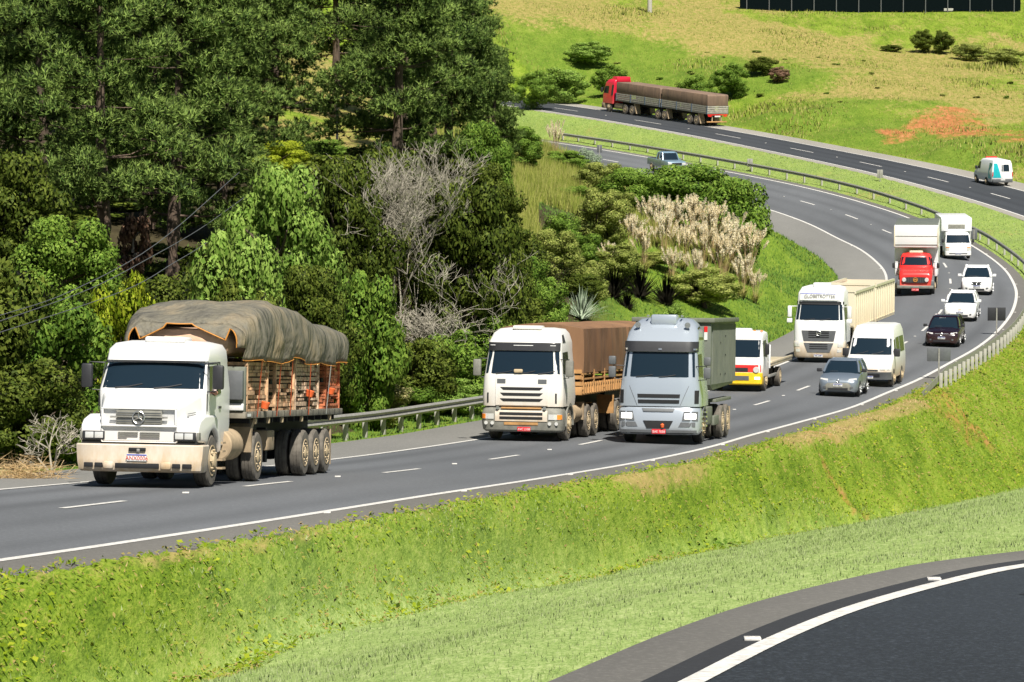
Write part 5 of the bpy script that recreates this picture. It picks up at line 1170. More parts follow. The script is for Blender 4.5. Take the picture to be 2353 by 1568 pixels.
for s_ in S4:
    a, b_ = sorted((s_*.92, s_*1.18)); bc.slab('headlight', M['lamp'], bumper, .78, 1.0, a, b_, .016); bc.slab('fog_light', M['lamp'], bumper, .52, .66, s_*1.0-.1, s_*1.0+.1, .016)
    cab.side('side_window', M['glass2'], t, [(-1.0, 2.1), (-.82, 2.75), (.0, 2.78), (.0, 2.05)], s_)
    MB().cbox((s_*1.45, -1.15, 2.45), (.2, .16, .55)).build('mirror', M['clean_white'], t, bevel=.05); MB().cbox((s_*1.45, -1.15, 2.02), (.24, .18, .2)).tube([(s_*1.1, -1.0, 2.7), (s_*1.4, -1.12, 2.7)], .02).build('mirror', M['clean_white'], t, bevel=.05)
    wheel(t, s_*1.05, 0, .52, .29, False, 'rim')
    for y in (3.3, 4.6, 8.2, 9.4, 14.2, 15.4): wheel(t, s_*1.10, y, .51, .27, False, 'rim', True)
plate(t, 0, -1.46, .34, 'MIL 4490', w_=.42, h=.12); MB().box(-.42, .42, -.55, 0, 3.62, 3.82).build('roof_cooler', M['clean_white'], t, bevel=.05)
wipers(cab, t, 2.07, (-.7, .05), .5, .06)
chassis(t, -.5, 5.3); axm = MB(); [axle(axm, y) for y in (0, 3.3, 4.6, 8.2, 9.4, 14.2, 15.4)]; axm.build('axles', M['under'], t)
for y0, y1 in ((1.9, 9.1), (9.5, 16.8)):
    m_ = MB(); zt, zb = 3.25, 1.55
    for s_ in S4: m_.box(min(s_*1.22, s_*1.27), max(s_*1.22, s_*1.27), y0, y1, zb, zt)
    m_.box(-1.22, 1.22, y0, y0+.05, zb, zt+.1).box(-1.22, 1.22, y1-.05, y1, zb, zt).box(-1.22, 1.22, y0, y1, zb, zb+.08); tb_ = m_.build('trailer_body', M['cream'], t)
    m_ = MB()
    for s_ in S4:
        for y in np.arange(y0+.05, y1, .72): m_.box(min(s_*1.26, s_*1.33), max(s_*1.26, s_*1.33), y, y+.12, zb-.05, zt)
        m_.box(min(s_*1.20, s_*1.34), max(s_*1.20, s_*1.34), y0, y1, zt-.05, zt+.07).box(min(s_*1.24, s_*1.33), max(s_*1.24, s_*1.33), y0, y1, zb-.12, zb+.02)
    m_.box(-1.27, 1.27, y0-.03, y0+.08, zt+.02, zt+.14); m_.build('ribs', M['cream'], tb_, smooth=False)
    bx('load', M['soil'], t, -1.21, 1.21, y0+.06, y1-.06, zb+.1, 2.55); bx('trailer_frame', M['under'], t, -.5, .5, y0+.3, y1-.3, 1.0, 1.5)
    bx('support_leg', M['cream'], t, 1.0, 1.15, y0+1.2, y0+1.35, .7, 1.5); bx('mud_flap', M['under'], t, .7, 1.2, y1-1.1, y1-1.05, .3, 1.0)

# ------------------------------------------------------------------ red bonneted box truck
Mx = place(A, 2101, 676, 12.5+AU, 16+AU, L=6) @ Matrix.Scale(1.06, 4); t = vroot('box_truck', 'old red round-nosed truck with a tall white cargo box over its cab', 'truck', Mx)
hd = MB().loft([rrx(-.98, .80, .55, 1.05, .18), rrx(-1.02, .90, .52, 1.18, .22), rrx(-.9, .96, .52, 1.36, .26), rrx(-.5, .98, .55, 1.52, .28), rrx(.15, 1.0, .6, 1.64, .28)]); hd.build('hood', M['red'], t, ang=60)
cab = Cab([(.6, 1.0, .1, 1.35, .18), (1.5, 1.02, .05, 1.4, .2), (1.66, 1.0, .08, 1.4, .2), (2.2, .90, .32, 1.4, .25), (2.36, .80, .45, 1.35, .28), (2.42, .55, .6, 1.2, .25)], .12); cab.mesh().build('cab', M['red'], t, ang=60)
cab.slab('windshield', M['glass'], t, 1.72, 2.18, lambda z: -.90+.14*(z-1.7), lambda z: .90-.14*(z-1.7), nx=14, nz=4)
gl = MB().yprism([(.78*math.copysign(abs(math.cos(a))**.6, math.cos(a)), .92+.17*math.copysign(abs(math.sin(a))**.7, math.sin(a))) for a in np.linspace(0, 2*math.pi, 25)[:-1]], -1.06, -.98).build('grille', M['dark'], t)
for x in np.arange(-.5, .51, .1): bx('grille_bar', M['grey'], gl, x-.01, x+.01, -1.07, -1.05, .78, 1.06)
ringbadge(t, 0, -1.08, .93, .12, M['trim']); star(t, 0, -1.08, .93, .11, M['trim'])
MB().tube([(0, -.85, 1.42), (0, -.85, 1.5)], .015).build('hood_ornament', M['chrome'], t)
bx('bumper', M['greyd'], t, -1.08, 1.08, -1.22, -1.0, .42, .60, .05); plate(t, 0, -1.24, .36, 'CXT 1903', True, .42, .14)
for s_ in S4:
    MB().lathe([(-.04, .11), (.0, .13), (.04, .13)], (s_*.66, -1.06, .93), 16, 'y').build('headlight', M['lamp'], t)
    MB().prism([(-1.0, .55), (-.95, .9), (-.5, 1.12), (.3, 1.12), (.6, .9), (.65, .55)], min(s_*.85, s_*1.1), max(s_*.85, s_*1.1)).build('fender', M['grey'], t, bevel=.06)
    cab.side('side_window', M['glass2'], t, [(.2, 1.72), (.38, 2.12), (1.1, 2.14), (1.1, 1.70)], s_); mirror_big(t, s_, 1.3, .0, 1.55, 1.85, .96, 'dark', .16)
    wheel(t, s_*.98, 0, .48, .26, False, 'rim'); wheel(t, s_*1.05, 4.4, .48, .25, False, 'rim', True)
    bx('side_fairing', M['clean_white'], t, min(s_*1.08, s_*1.25), max(s_*1.08, s_*1.25), 1.0, 1.3, 1.0, 1.85, .03)
MB().box(-.40, .40, .6, 1.1, 2.40, 2.54).build('roof_cooler', M['cream'], t, bevel=.04)
bxm = MB().prism([(.55, 2.75), (.50, 3.98), (.62, 4.05), (7.4, 4.05), (7.4, 1.05), (1.5, 1.05), (1.5, 2.6)], -1.29, 1.29); cbx = bxm.build('cargo_box', M['clean_white'], t, bevel=.03)
bx('box_roof', M['container'], cbx, -1.27, 1.27, .70, 7.35, 4.045, 4.075, .01); cbx['label'] = 'white panelled cargo box with dull grey roof'
for z in (3.4, 2.9): bx('panel_seam', M['greyd'], cbx, -1.27, 1.27, .50, .54, z, z+.015)
for s_ in S4: bx('box_corner', M['cream'], cbx, min(s_*1.24, s_*1.31), max(s_*1.24, s_*1.31), .49, .60, 2.78, 3.98, .01)
chassis(t, -.3, 7.2, .55, .9); axm = MB(); axle(axm, 0, .45, .95); axle(axm, 4.4, .45, .95); axm.build('axles', M['under'], t)

# ------------------------------------------------------------------ small white box truck
Mx = place(A, 2199, 594, 15+AU, 19+AU, L=5) @ Matrix.Scale(1.05, 4); t = vroot('box_truck', 'small white light truck with a white box body, last vehicle behind the red truck', 'truck', Mx)
cab = Cab([(.42, .86, -1.0, .9, .18), (.95, .88, -1.0, .9, .2), (1.08, .87, -.92, .9, .18), (1.66, .78, -.52, .9, .15), (1.76, .72, -.35, .88, .18), (1.8, .5, -.1, .8, .15)], .06); cab.mesh().build('cab', M['clean_white'], t, ang=50)
cab.slab('windshield', M['glass'], t, 1.12, 1.62, lambda z: -.78+.12*(z-1.1), lambda z: .78-.12*(z-1.1), nx=14)
bc = Cab([(.26, .82, -1.02, -.4, .15), (.32, .87, -1.08, -.4, .15), (.55, .87, -1.06, -.4, .15)], .06); bumper = bc.mesh().build('bumper', M['clean_white'], t); bc.slab('bumper_intake', M['grey'], bumper, .40, .46, -.6, .6, .015)
for s_ in S4:
    a, b_ = sorted((s_*.58, s_*.82)); cab.slab('headlight', M['lamp'], t, .62, .80, a, b_, .02); cab.slab('turn_signal', M['amber'], t, .80, .86, a, b_, .02)
    cab.side('side_window', M['glass2'], t, [(-.6, 1.15), (-.4, 1.58), (.2, 1.6), (.2, 1.12)], s_); MB().cbox((s_*1.0, -.7, 1.25), (.16, .1, .26)).build('mirror', M['dark'], t, bevel=.03)
    wheel(t, s_*.76, 0, .33, .2, False, 'rim'); wheel(t, s_*.76, 2.6, .33, .2, False, 'rim')
plate(t, 0, -1.10, .36, 'DKT 6621')
cbx = MB().prism([(.3, 1.8), (.3, 2.62), (.55, 2.72), (4.6, 2.72), (4.6, .85), (1.0, .85), (1.0, 1.8)], -1.02, 1.02).build('cargo_box', M['clean_white'], t, bevel=.05)
bx('vent_grille', M['greyd'], cbx, -.55, .55, .27, .31, 1.98, 2.26, .01)
chassis(t, -.2, 4.4, .4, .65)

# ------------------------------------------------------------------ red truck with two tarped trailers, seen from behind
Mx = place(B, 1419, 254, 5.5, 8.8, rev=True, L=17); t = vroot('cargo_truck', 'crimson truck with two brown-covered slatted trailers driving away on the far carriageway', 'truck', Mx)
cab = Cab([(.9, 1.22, -1.38, .8, .22), (1.9, 1.22, -1.34, .85, .22), (2.8, 1.12, -1.1, .85, .2), (3.1, 1.1, -1.0, .85, .25), (3.4, 1.0, -.6, .85, .25), (3.5, .8, -.2, .8, .25)], .06); cab.mesh().build('cab', M['red2'], t, ang=50)
cab.slab('windshield', M['glass'], t, 2.05, 2.75, -1.1, 1.1); MB().prism([(-.3, 3.35), (.1, 3.75), (.95, 3.78), (.95, 3.2)], -.85, .85).build('roof_fairing', M['red2'], t, bevel=.08)
for s_ in S4:
    cab.side('side_window', M['glass2'], t, [(-1.05, 1.95), (-.85, 2.7), (-.1, 2.72), (-.1, 1.95)], s_); mirror_big(t, s_, 1.42, -1.1, 2.0, 2.5, 1.14, 'dark', .24)
    cab.side('side_fairing', M['dark'], t, [(.45, 1.8), (.45, 2.9), (.78, 2.9), (.78, 1.8)], s_, .02)
    wheel(t, s_*1.05, 0, .52, .29, True, 'rim')
    for y in (3.3, 4.6, 9.6, 10.85, 15.6, 16.85): wheel(t, s_*1.10, y, .51, .27, True, 'rim', True)
    for y in (5.45, 11.6, 17.6):
        MB().prism([(y-.5, 1.2), (y-.05, .22), (y+.05, .22), (y-.3, 1.25)], min(s_*.62, s_*1.22), max(s_*.62, s_*1.22)).build('mud_flap', M['dust'], t)
    MB().lathe([(-.75, .30), (.75, .30)], (s_*.88, 1.85, .72), 16, 'y').build('fuel_tank', M['rim'], t)
bx('bumper', M['dust'], t, -1.22, 1.22, -1.4, -.7, .32, .95, .08)
chassis(t, -.4, 5.3); axm = MB(); [axle(axm, y) for y in (0, 3.3, 4.6, 9.6, 10.85, 15.6, 16.85)]; axm.build('axles', M['under'], t)
for y0, y1 in ((1.5, 10.0), (10.25, 18.9)):
    bx('trailer_frame', M['under'], t, -.5, .5, y0+.2, y1-.3, .95, 1.3); tb_ = bx('trailer_body', M['greyd'], t, -1.27, 1.27, y0, y1, 1.28, 1.42, .02)
    m_ = MB()
    for s_ in S4:
        for z in (1.44, 1.62, 1.80, 1.98): m_.box(min(s_*1.24, s_*1.28), max(s_*1.24, s_*1.28), y0, y1, z, z+.13)
    for z in (1.44, 1.62, 1.80, 1.98): m_.box(-1.24, 1.24, y1-.04, y1, z, z+.13)
    m_.build('side_boards', plain('pale_boards', (.38, .36, .30), .8, var=.3), tb_, smooth=False)
    m_ = MB()
    for s_ in S4:
        for y in np.linspace(y0, y1-.12, 4): m_.box(min(s_*1.26, s_*1.31), max(s_*1.26, s_*1.31), y, y+.12, 1.3, 2.14)
    m_.build('stanchions', plain('blue_grey_posts', (.10, .14, .20), .6), tb_)
    m_ = MB().prism([(y0, 2.12), (y0, 3.15), (y0+.15, 3.27), (y1-.15, 3.27), (y1, 3.15), (y1, 2.12)], -1.27, 1.27); m_.build('cargo_cover', M['tarp_dull'], t, bevel=.06)
bx('tail_bar', M['ochre'], t, -1.22, 1.22, 18.75, 18.85, .42, .54, .01); bx('tail_beam', M['redlamp'], t, -1.22, 1.22, 18.88, 18.93, 1.16, 1.26)
bx('number_plate', M['plate'], t, -.35, .35, 18.9, 18.93, .98, 1.12)
for s_ in S4: bx('bar_bracket', M['dust'], t, s_*.55-.06, s_*.55+.06, 18.7, 18.8, .54, 1.2); bx('tail_light', M['redlamp'], t, s_*.95-.2, s_*.95+.2, 18.88, 18.94, 1.02, 1.14)
# ------------------------------------------------------------------ foliage kit
def cards(Cn, Nr, size, rg, aspect=.55, curl=.25, up=.25):
    """leaf-sized rhombi at centres Cn, facing roughly Nr"""
    n = len(Cn); Nr = Nr+rg.normal(0, .65, (n, 3)); Nr[:, 2] += up; Nr /= np.linalg.norm(Nr, axis=1)[:, None]+1e-9
    t = rg.normal(0, 1, (n, 3)); t -= (t*Nr).sum(1)[:, None]*Nr; t /= np.linalg.norm(t, axis=1)[:, None]+1e-9
    b = np.cross(Nr, t); s_ = (size*rg.uniform(.6, 1.35, n))[:, None]
    V = np.stack([Cn-t*s_, Cn+b*s_*aspect+Nr*s_*curl*.3, Cn+t*s_-Nr*s_*curl, Cn-b*s_*aspect+Nr*s_*curl*.3], 1).reshape(-1, 3)
    return V, np.arange(n*4).reshape(n, 4)
def blobs(rg, n, w, d, h, z0=0., top=1.0):
    """clump centres and radii spread over an ellipsoidal crown"""
    out = []
    while len(out) < n:
        p = rg.uniform(-1, 1, 3); r_ = np.linalg.norm(p)
        if .45 < r_ < 1.0: out.append((p[0]*w/2*.85, p[1]*d/2*.85, z0+(p[2]*.5+.5)*h*.9+.04*h))
    return np.array(out)
def crown(rg, n_cl, n_leaf, w, d, h, z0, leaf, rcl, flat=.75):
    c = blobs(rg, n_cl, w, d, h, z0); r_ = rcl*rg.uniform(.6, 1.3, n_cl); k = rg.integers(0, n_cl, n_leaf)
    q = rg.normal(0, 1, (n_leaf, 3)); q /= np.linalg.norm(q, axis=1)[:, None]; rad = (rg.uniform(0.25, 1, n_leaf)**.45)[:, None]
    dirn = q*np.array([1, 1, flat]); P_ = c[k]+dirn*r_[k][:, None]*rad; P_[:, 2] = np.maximum(P_[:, 2], .02)
    return P_, q
def limbs(mb, rg, h, w, r0, n=7, z1=.5, lean=0):
    top = np.array([lean*h, 0, h*.85]); pts = [(lean*h*t*t, .08*w*math.sin(t*3), h*.72*t) for t in np.linspace(0, 1, 6)]
    mb.tube(pts, [r0*(1-.8*t) for t in np.linspace(0, 1, 6)], 7)
    for i in range(n):
        t = rg.uniform(z1*.4, .95); p = np.array([lean*h*t*t, .08*w*math.sin(t*3), h*.72*t]); a = rg.uniform(0, 6.28); L_ = w*.36*rg.uniform(.6, 1)
        q = p+np.array([math.cos(a)*L_, math.sin(a)*L_, L_*rg.uniform(.1, .45)]); m_ = (p+q)/2+np.array([0, 0, -.05*L_])
        mb.tube([p, m_, q], [r0*.4*(1-t*.5), r0*.25, r0*.08], 5)
_fc = {}
def setbulge(me, vec):
    a = me.attributes.new('bulge', 'FLOAT_VECTOR', 'POINT'); v = np.asarray(vec, dtype=np.float32); a.data.foreach_set('vector', v.ravel()); return me
def bushmesh(key, w, d, h, n_leaf, leaf, n_cl, rcl, seed, mat, z0=0., up=.25, aspect=.55):
    if key in _fc: return _fc[key]
    rg = np.random.default_rng(seed); P_, q = crown(rg, n_cl, n_leaf, w, d, h, z0, leaf, rcl)
    V, Fc = cards(P_, q, leaf, rg, aspect, up=up); me = npmesh('crown', V, Fc, 4); me.materials.append(M[mat]); setbulge(me, np.repeat(q, 4, 0)); _fc[key] = me; return me
_tc = {}
def trunkmesh(key, h, w, r0, seed, mat='bark', n=7, lean=0):
    if key in _tc: return _tc[key]
    mb = MB(); limbs(mb, np.random.default_rng(seed), h, w, r0, n, lean=lean); _tc[key] = mb.build('trunk', M[mat], me_only=True); return _tc[key]
def plant(name, cat, label, p, crown_me, trunk_me, scale=(1, 1, 1), rot=0, group=None, crown_mat=None):
    root = empty(name, label, cat, group, Matrix.Translation(Vector(p)) @ Matrix.Rotation(rot, 4, 'Z') @ Matrix.Diagonal((*scale, 1)))
    c_ = link('crown', crown_me, None, root)
    if crown_mat: c_.material_slots[0].link = 'OBJECT'; c_.material_slots[0].material = M[crown_mat]
    if trunk_me: link('trunk', trunk_me, None, root)
    return root
# unit bushes (about 1 m wide, 1 m high) in a few leaf characters
bushmesh('a', 1, 1, 1, 17000, .021, 34, .18, 1, 'leaf'); bushmesh('b', 1, 1, 1, 17000, .021, 30, .19, 2, 'leaf'); bushmesh('c', 1, 1, 1, 15000, .018, 50, .14, 3, 'leaf'); bushmesh('d', 1, 1, 1, 30000, .0145, 70, .135, 4, 'leaf')
bushmesh('s', 1, 1, 1, 2600, .045, 24, .18, 5, 'leaf'); bushmesh('s2', 1, 1, 1, 2600, .045, 18, .2, 6, 'leaf')
trunkmesh('t', 1, 1, .035, 3); trunkmesh('t2', 1, 1, .05, 9, n=9)
def push(x, y, s_, r_):
    """slide a plant away along its direction until it stands clear of the guardrail and shoulder"""
    while s_ > 15:
        q = P(x, y, s_); T_, K_2, al = A.near([q[0]], [q[1]]); d = A.D[K_2[0]]
        if al[0] > 3 or abs(T_[0]) > (d[5]+SHI+1.3+r_ if T_[0] < 0 else d[3]+1.5+r_): break
        s_ -= .4
    return np.array([q[0], q[1], G(q[0], q[1])]), s_
def bush(x, y, s_, w, h, mat, label, me='a', d=None, name='bush', cat='bush', group='roadside bushes', tr='t', rot=None, dz=0):
    top = y-h*s_; p, s1 = push(x, y, s_, w*.40); h = min(max((proj(p)[1]-top)/s1, h*.45), h*2.2); w *= s_/s1; p[2] += dz
    return plant(name, cat, label, p, _fc[me], _tc[tr] if tr else None, (w, d or w*.85, h), rnd.uniform(0, 6.28) if rot is None else rot, group, mat)

# ---- pines
def pinemesh(seed, H=13., crown0=.16, spread=3.5, per=5, mat='pine'):
    rg = np.random.default_rng(seed); tb = MB(); bend = rg.uniform(-.4, .4)
    tr = lambda t: np.array([bend*math.sin(t*2.5), .2*math.sin(t*4+1), H*t])
    tb.tube([tr(t) for t in np.linspace(0, .98, 12)], [.34*(1-.85*t) for t in np.linspace(0, .98, 12)], 9)
    Cn = []; Ax = []; Bl = []; z = crown0
    while z < .985:
        k = per if z > .3 else 3
        for i in range(k):
            a = rg.uniform(0, 6.28); L_ = spread*(1-.72*max(0, (z-crown0)/(1-crown0))**1.3)*rg.uniform(.55, 1.1); p0_ = tr(z); rise = rg.uniform(-.05, .45)
            pts = [p0_+np.array([math.cos(a)*L_*t, math.sin(a)*L_*t, L_*(rise*t*t-.08*t)]) for t in (0, .35, .7, 1)]
            tb.tube(pts, [.075*(1.1-z), .05*(1.1-z), .03*(1.1-z), .012], 5, False)
            nc = max(2, int(L_*.8))
            for j in range(nc):
                t = 1-.62*j/nc*rg.uniform(.8, 1.2); c = p0_+np.array([math.cos(a)*L_*t, math.sin(a)*L_*t, L_*(rise*t*t-.08*t)])+rg.normal(0, .22, 3)
                m_ = 52; o_ = rg.normal(0, 1, (m_, 3)); o_ /= np.linalg.norm(o_, axis=1)[:, None]; o_[:, 2] = np.abs(o_[:, 2])*.75-.08
                Cn.append(c+o_*.95*rg.uniform(.4, 1.1, (m_, 1))); Bl.append(o_+np.array([0, 0, .15])); Ax.append(o_+np.array([math.cos(a)*.4, math.sin(a)*.4, .35]))
        z += .058+.022*rg.random()
    Cn = np.concatenate(Cn); Ax = np.concatenate(Ax); K = 12; n = len(Cn)
    base_ = np.repeat(Cn, K, 0); d = np.repeat(Ax/np.linalg.norm(Ax, axis=1)[:, None], K, 0)+rg.normal(0, .62, (n*K, 3)); d /= np.linalg.norm(d, axis=1)[:, None]
    s_ = rg.normal(0, 1, (n*K, 3)); s_ = np.cross(d, s_); s_ /= np.linalg.norm(s_, axis=1)[:, None]; L_ = rg.uniform(.18, .34, (n*K, 1))
    V = np.stack([base_-s_*.032, base_+s_*.032, base_+d*L_], 1).reshape(-1, 3); me = npmesh('crown', V, np.arange(n*K*3).reshape(-1, 3), 3); me.materials.append(M[mat]); setbulge(me, np.repeat(np.concatenate(Bl), K*3, 0))
    return me, tb.build('trunk', M['bark'], me_only=True)
PN = [pinemesh(5), pinemesh(17, 13.5, .24, 3.9, 5), pinemesh(29, 12.5, .10, 3.2, 5)]
pines = [ # x, y(ground row), s, height scale, proto, lean label
 (905, 335, 47, 1.05, 1, 'tall pine with a thick bare lower trunk, rightmost of the dark pines'),
 (1040, 300, 42, 1.0, 0, 'pine whose right-hand boughs overhang the far end of the carriageway'),
 (985, 250, 36, 1.15, 1, 'pine with a pale trunk visible at the top of the picture'),
 (1140, 280, 38, .62, 2, 'shorter dark pine at the right edge of the wood'),
 (620, 420, 46, .95, 2, 'pine just left of the sunlit gap in the wood'),
 (765, 330, 33, 1.1, 1, 'pine behind the small crossarm pole with its lit slope beneath'),
 (455, 560, 52, 1.0, 0, 'pine with drooping lit boughs above the power lines'),
 (330, 520, 48, 1.1, 1, 'pine in the middle of the dark wood, left of the drooping boughs'),
 (190, 560, 55, .98, 2, 'pine with a reddish trunk in the dark wood'),
 (60, 560, 58, .95, 0, 'leftmost pine of the wood, behind the roadside trees'),
 (-60, 480, 50, 1.0, 1, 'pine cut by the left edge of the picture'),
 (110, 380, 40, 1.1, 0, 'pine standing behind at the upper left corner'),
 (270, 380, 38, 1.15, 2, 'pine in the back row above the red-trunked one'),
 (420, 360, 37, 1.1, 1, 'pine in the back row, top centre-left'),
 (560, 340, 36, 1.1, 0, 'pine in the back row near the top of the wood'),
 (860, 250, 32, 1.1, 0, 'pine in the back row behind the thick-trunked one'),
 (400, 680, 63, .95, 1, 'front pine with a pale lower trunk crossed by the power lines'),
 (250, 700, 66, .9, 1, 'front pine behind the rusty dead foliage'),
 (90, 640, 62, .9, 0, 'front pine rising behind the left-edge tree'),
 (520, 620, 56, .85, 2, 'front pine beside the light green tree in the wood'),
 (340, 600, 56, 1.0, 2, 'dense pine in the second row of the dark wood'),
 (10, 560, 52, 1.1, 2, 'dense pine near the left edge in the second row'),
 (150, 470, 46, 1.15, 1, 'tall pine of the third row at upper left'),
 (500, 460, 45, 1.1, 0, 'tall pine of the third row at upper middle'),
 (940, 300, 43, .95, 2, 'dense pine close behind the thick-trunked one'),
 (1080, 240, 34, .9, 2, 'dense pine behind the overhanging right-hand boughs'),
 (960, 210, 29, 1.0, 0, 'farthest pine at the top middle of the picture'),
 (620, 230, 31, 1.1, 2, 'farthest pine above the wood at the top left'),
 (350, 280, 34, 1.1, 0, 'far pine at the top left of the wood')]
for i, (x, y, s_, hs, k, lab) in enumerate(pines):
    p = base(x, y, s_); cm, tm = PN[k]
    root = plant('pine_tree', 'pine tree', lab, p, cm, tm, (hs*.95, hs*.95, hs), i*2.4, 'pines of the dark wood')

# ---- broadleaf trees and bushes, back to front
bush(20, 760, 76, 5.2, 5.6, 'leaf_dark', 'rounded dark green tree at the left edge below the pines', 'd', name='tree', cat='tree', group='broadleaf trees', tr='t2')
bush(150, 800, 80, 4.2, 3.9, 'leaf_mid', 'leafy tree right of the left-edge tree, under the power lines', 'd', name='tree', cat='tree', group='broadleaf trees', tr='t2')
bush(-20, 900, 94, 3.6, 3.3, 'leaf_dark', 'broad green bush at the left edge above the dry brushwood', 'a')
bush(130, 950, 98, 3.0, 2.7, 'leaf_mid', 'dense green bush beside the left mirror of the flatbed truck', 'b')
bush(60, 985, 103, 2.8, 1.6, 'leaf_dark', 'low dark bush behind the dry brushwood', 'a')
bush(285, 880, 86, 2.2, 3.1, 'leaf_yel', 'bright yellow-green rounded bush behind the cab of the flatbed truck', 'a')
bush(390, 870, 84, 2.2, 1.9, 'leaf_mid', 'green bush low behind the tarpaulin front', 'b')
bush(640, 800, 72, 4.4, 6.1, 'leaf', 'light green broadleaf tree behind the crumpled tarpaulin', 'd', name='tree', cat='tree', group='broadleaf trees', tr='t2')
bush(540, 860, 78, 3.0, 4.4, 'leaf', 'light green tree beside the power lines, left of the larger one', 'a', name='tree', cat='tree', group='broadleaf trees', tr='t2')
bush(780, 700, 62, 4.6, 5.6, 'leaf_dark', 'olive green tree behind the bare grey tree', 'd', name='tree', cat='tree', group='broadleaf trees', tr='t2')
bush(900, 620, 58, 5.0, 5.0, 'leaf_dark', 'dark olive tree at the foot of the thick pine', 'd', name='tree', cat='tree', group='broadleaf trees', tr='t2')
bush(1070, 860, 66, 4.6, 7.0, 'leaf_dark', 'large domed dark olive tree right of the bare grey tree', 'd', name='tree', cat='tree', group='broadleaf trees', tr='t2')
bush(700, 900, 80, 3.4, 3.8, 'leaf_dark', 'dark olive bush above the rear of the tarpaulin', 'd')
bush(560, 900, 82, 3.0, 3.3, 'leaf_dark', 'dark olive bush above the middle of the tarpaulin', 'a')
bush(840, 930, 80, 2.6, 4.0, 'leaf_mid', 'bright leafy climber-covered bush in front of the bare grey tree', 'a')
bush(960, 940, 78, 2.8, 2.2, 'leaf_dark', 'dark bush behind the bare grey tree foot', 'a')
bush(1050, 930, 76, 2.9, 2.3, 'leaf_mid', 'fresh green bush beside the left mirror of the middle truck', 'a')
bush(1120, 900, 72, 2.4, 2.5, 'leaf_mid', 'green bush behind the cab of the middle truck', 'b')
bush(865, 985, 86, 2.2, 1.35, 'leaf_dry', 'seedy yellow-brown bush behind the guardrail', 'c')
bush(960, 965, 83, 2.0, 1.0, 'leaf_mid', 'low green bush behind the guardrail, right of the seedy one', 'c')
bush(1040, 950, 80, 2.2, 1.0, 'leaf', 'low light green bush behind the guardrail near the middle truck', 'c')
bush(1170, 800, 60, 3.2, 2.2, 'leaf_dark', 'dark green bush rising behind the roof of the middle truck', 'a')
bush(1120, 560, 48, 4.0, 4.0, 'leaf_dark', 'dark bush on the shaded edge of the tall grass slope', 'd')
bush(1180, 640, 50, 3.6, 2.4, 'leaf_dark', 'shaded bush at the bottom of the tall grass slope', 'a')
bush(1270, 660, 47, 3.6, 2.9, 'leaf_olive', 'olive bush left of the pampas grass', 'd')
bush(1330, 700, 47, 2.6, 1.6, 'leaf_dark', 'dark low bush behind the grey-green spiky plant', 'a')
bush(1380, 560, 40, 4.2, 3.2, 'leaf_olive', 'brownish olive shrub between tall grass and pampas grass', 'c')
bush(1450, 500, 34, 5.0, 3.4, 'leaf_mid', 'green shrub left of the large roadside bush', 'a')
bush(1440, 450, 31, 5.4, 2.2, 'leaf', 'bright green shrub below the pale blue pickup', 'a')
bush(1595, 490, 33.5, 9.4, 3.5, 'leaf_mid', 'large wide green bush behind the pampas grass, hiding part of the carriageway', 'd', d=5, rot=.1)
bush(1690, 500, 34.5, 4.6, 2.9, 'leaf_mid', 'green bush reaching toward the carriageway right of the pampas grass', 'a', rot=.1)
bush(1345, 430, 30, 2.8, 3.0, 'leaf_grey', 'small grey-green conifer in front of the far carriageway', 'c')
bush(1190, 400, 33, 4.5, 3.4, 'leaf_mid', 'green scrub under the right-hand pine boughs', 'd')
bush(1090, 430, 40, 4.2, 3.4, 'leaf_mid', 'green scrub at the foot of the pine, left of the tall grass', 'd')
bush(640, 470, 50, 3.6, 3.0, 'leaf_yel', 'yellow-green tree in the sunlit gap of the wood', 'd', name='tree', cat='tree', group='broadleaf trees', tr='t2')
bush(720, 430, 44, 3.8, 2.6, 'leaf_mid', 'green scrub below the small crossarm pole', 'a')
bush(800, 460, 46, 3.4, 2.4, 'leaf_mid', 'green scrub left of the thick pine trunk', 'a')
bush(1380, 480, 33, 5.0, 3.3, 'leaf_olive', 'olive shrub hiding the inner edge of the far bend', 'd')
bush(1300, 450, 31, 4.5, 3.4, 'leaf_mid', 'green shrub left of the small grey-green conifer', 'd')
bush(1525, 475, 33, 4.5, 2.5, 'leaf', 'light green shrub directly below the pale blue pickup', 'd')
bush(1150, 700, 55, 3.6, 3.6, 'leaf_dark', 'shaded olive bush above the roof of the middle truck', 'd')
bush(480, 760, 72, 3.0, 2.4, 'leaf_dark', 'dark undergrowth at the foot of the light green trees', 'a'); bush(330, 760, 74, 3.4, 1.8, 'leaf_dark', 'dark undergrowth above the yellow-green bush', 'a')
bush(190, 700, 70, 3.6, 1.8, 'leaf_dark', 'dark undergrowth under the pines left of the broken trees', 'a'); bush(560, 700, 62, 3.4, 3.2, 'leaf_dark', 'dark undergrowth behind the light green trees', 'a')
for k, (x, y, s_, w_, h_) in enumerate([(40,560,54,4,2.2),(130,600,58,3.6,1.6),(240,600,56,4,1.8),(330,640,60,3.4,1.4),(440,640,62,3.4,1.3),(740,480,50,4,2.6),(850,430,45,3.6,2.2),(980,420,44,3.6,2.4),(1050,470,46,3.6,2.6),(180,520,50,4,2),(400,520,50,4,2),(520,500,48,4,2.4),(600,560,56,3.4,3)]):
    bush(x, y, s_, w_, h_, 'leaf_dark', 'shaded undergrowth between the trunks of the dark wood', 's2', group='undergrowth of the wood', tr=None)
bush(1110, 470, 45, 3.6, 4.4, 'leaf_mid', 'green leafy bush hanging below the thick pine at the slope edge', 'd')
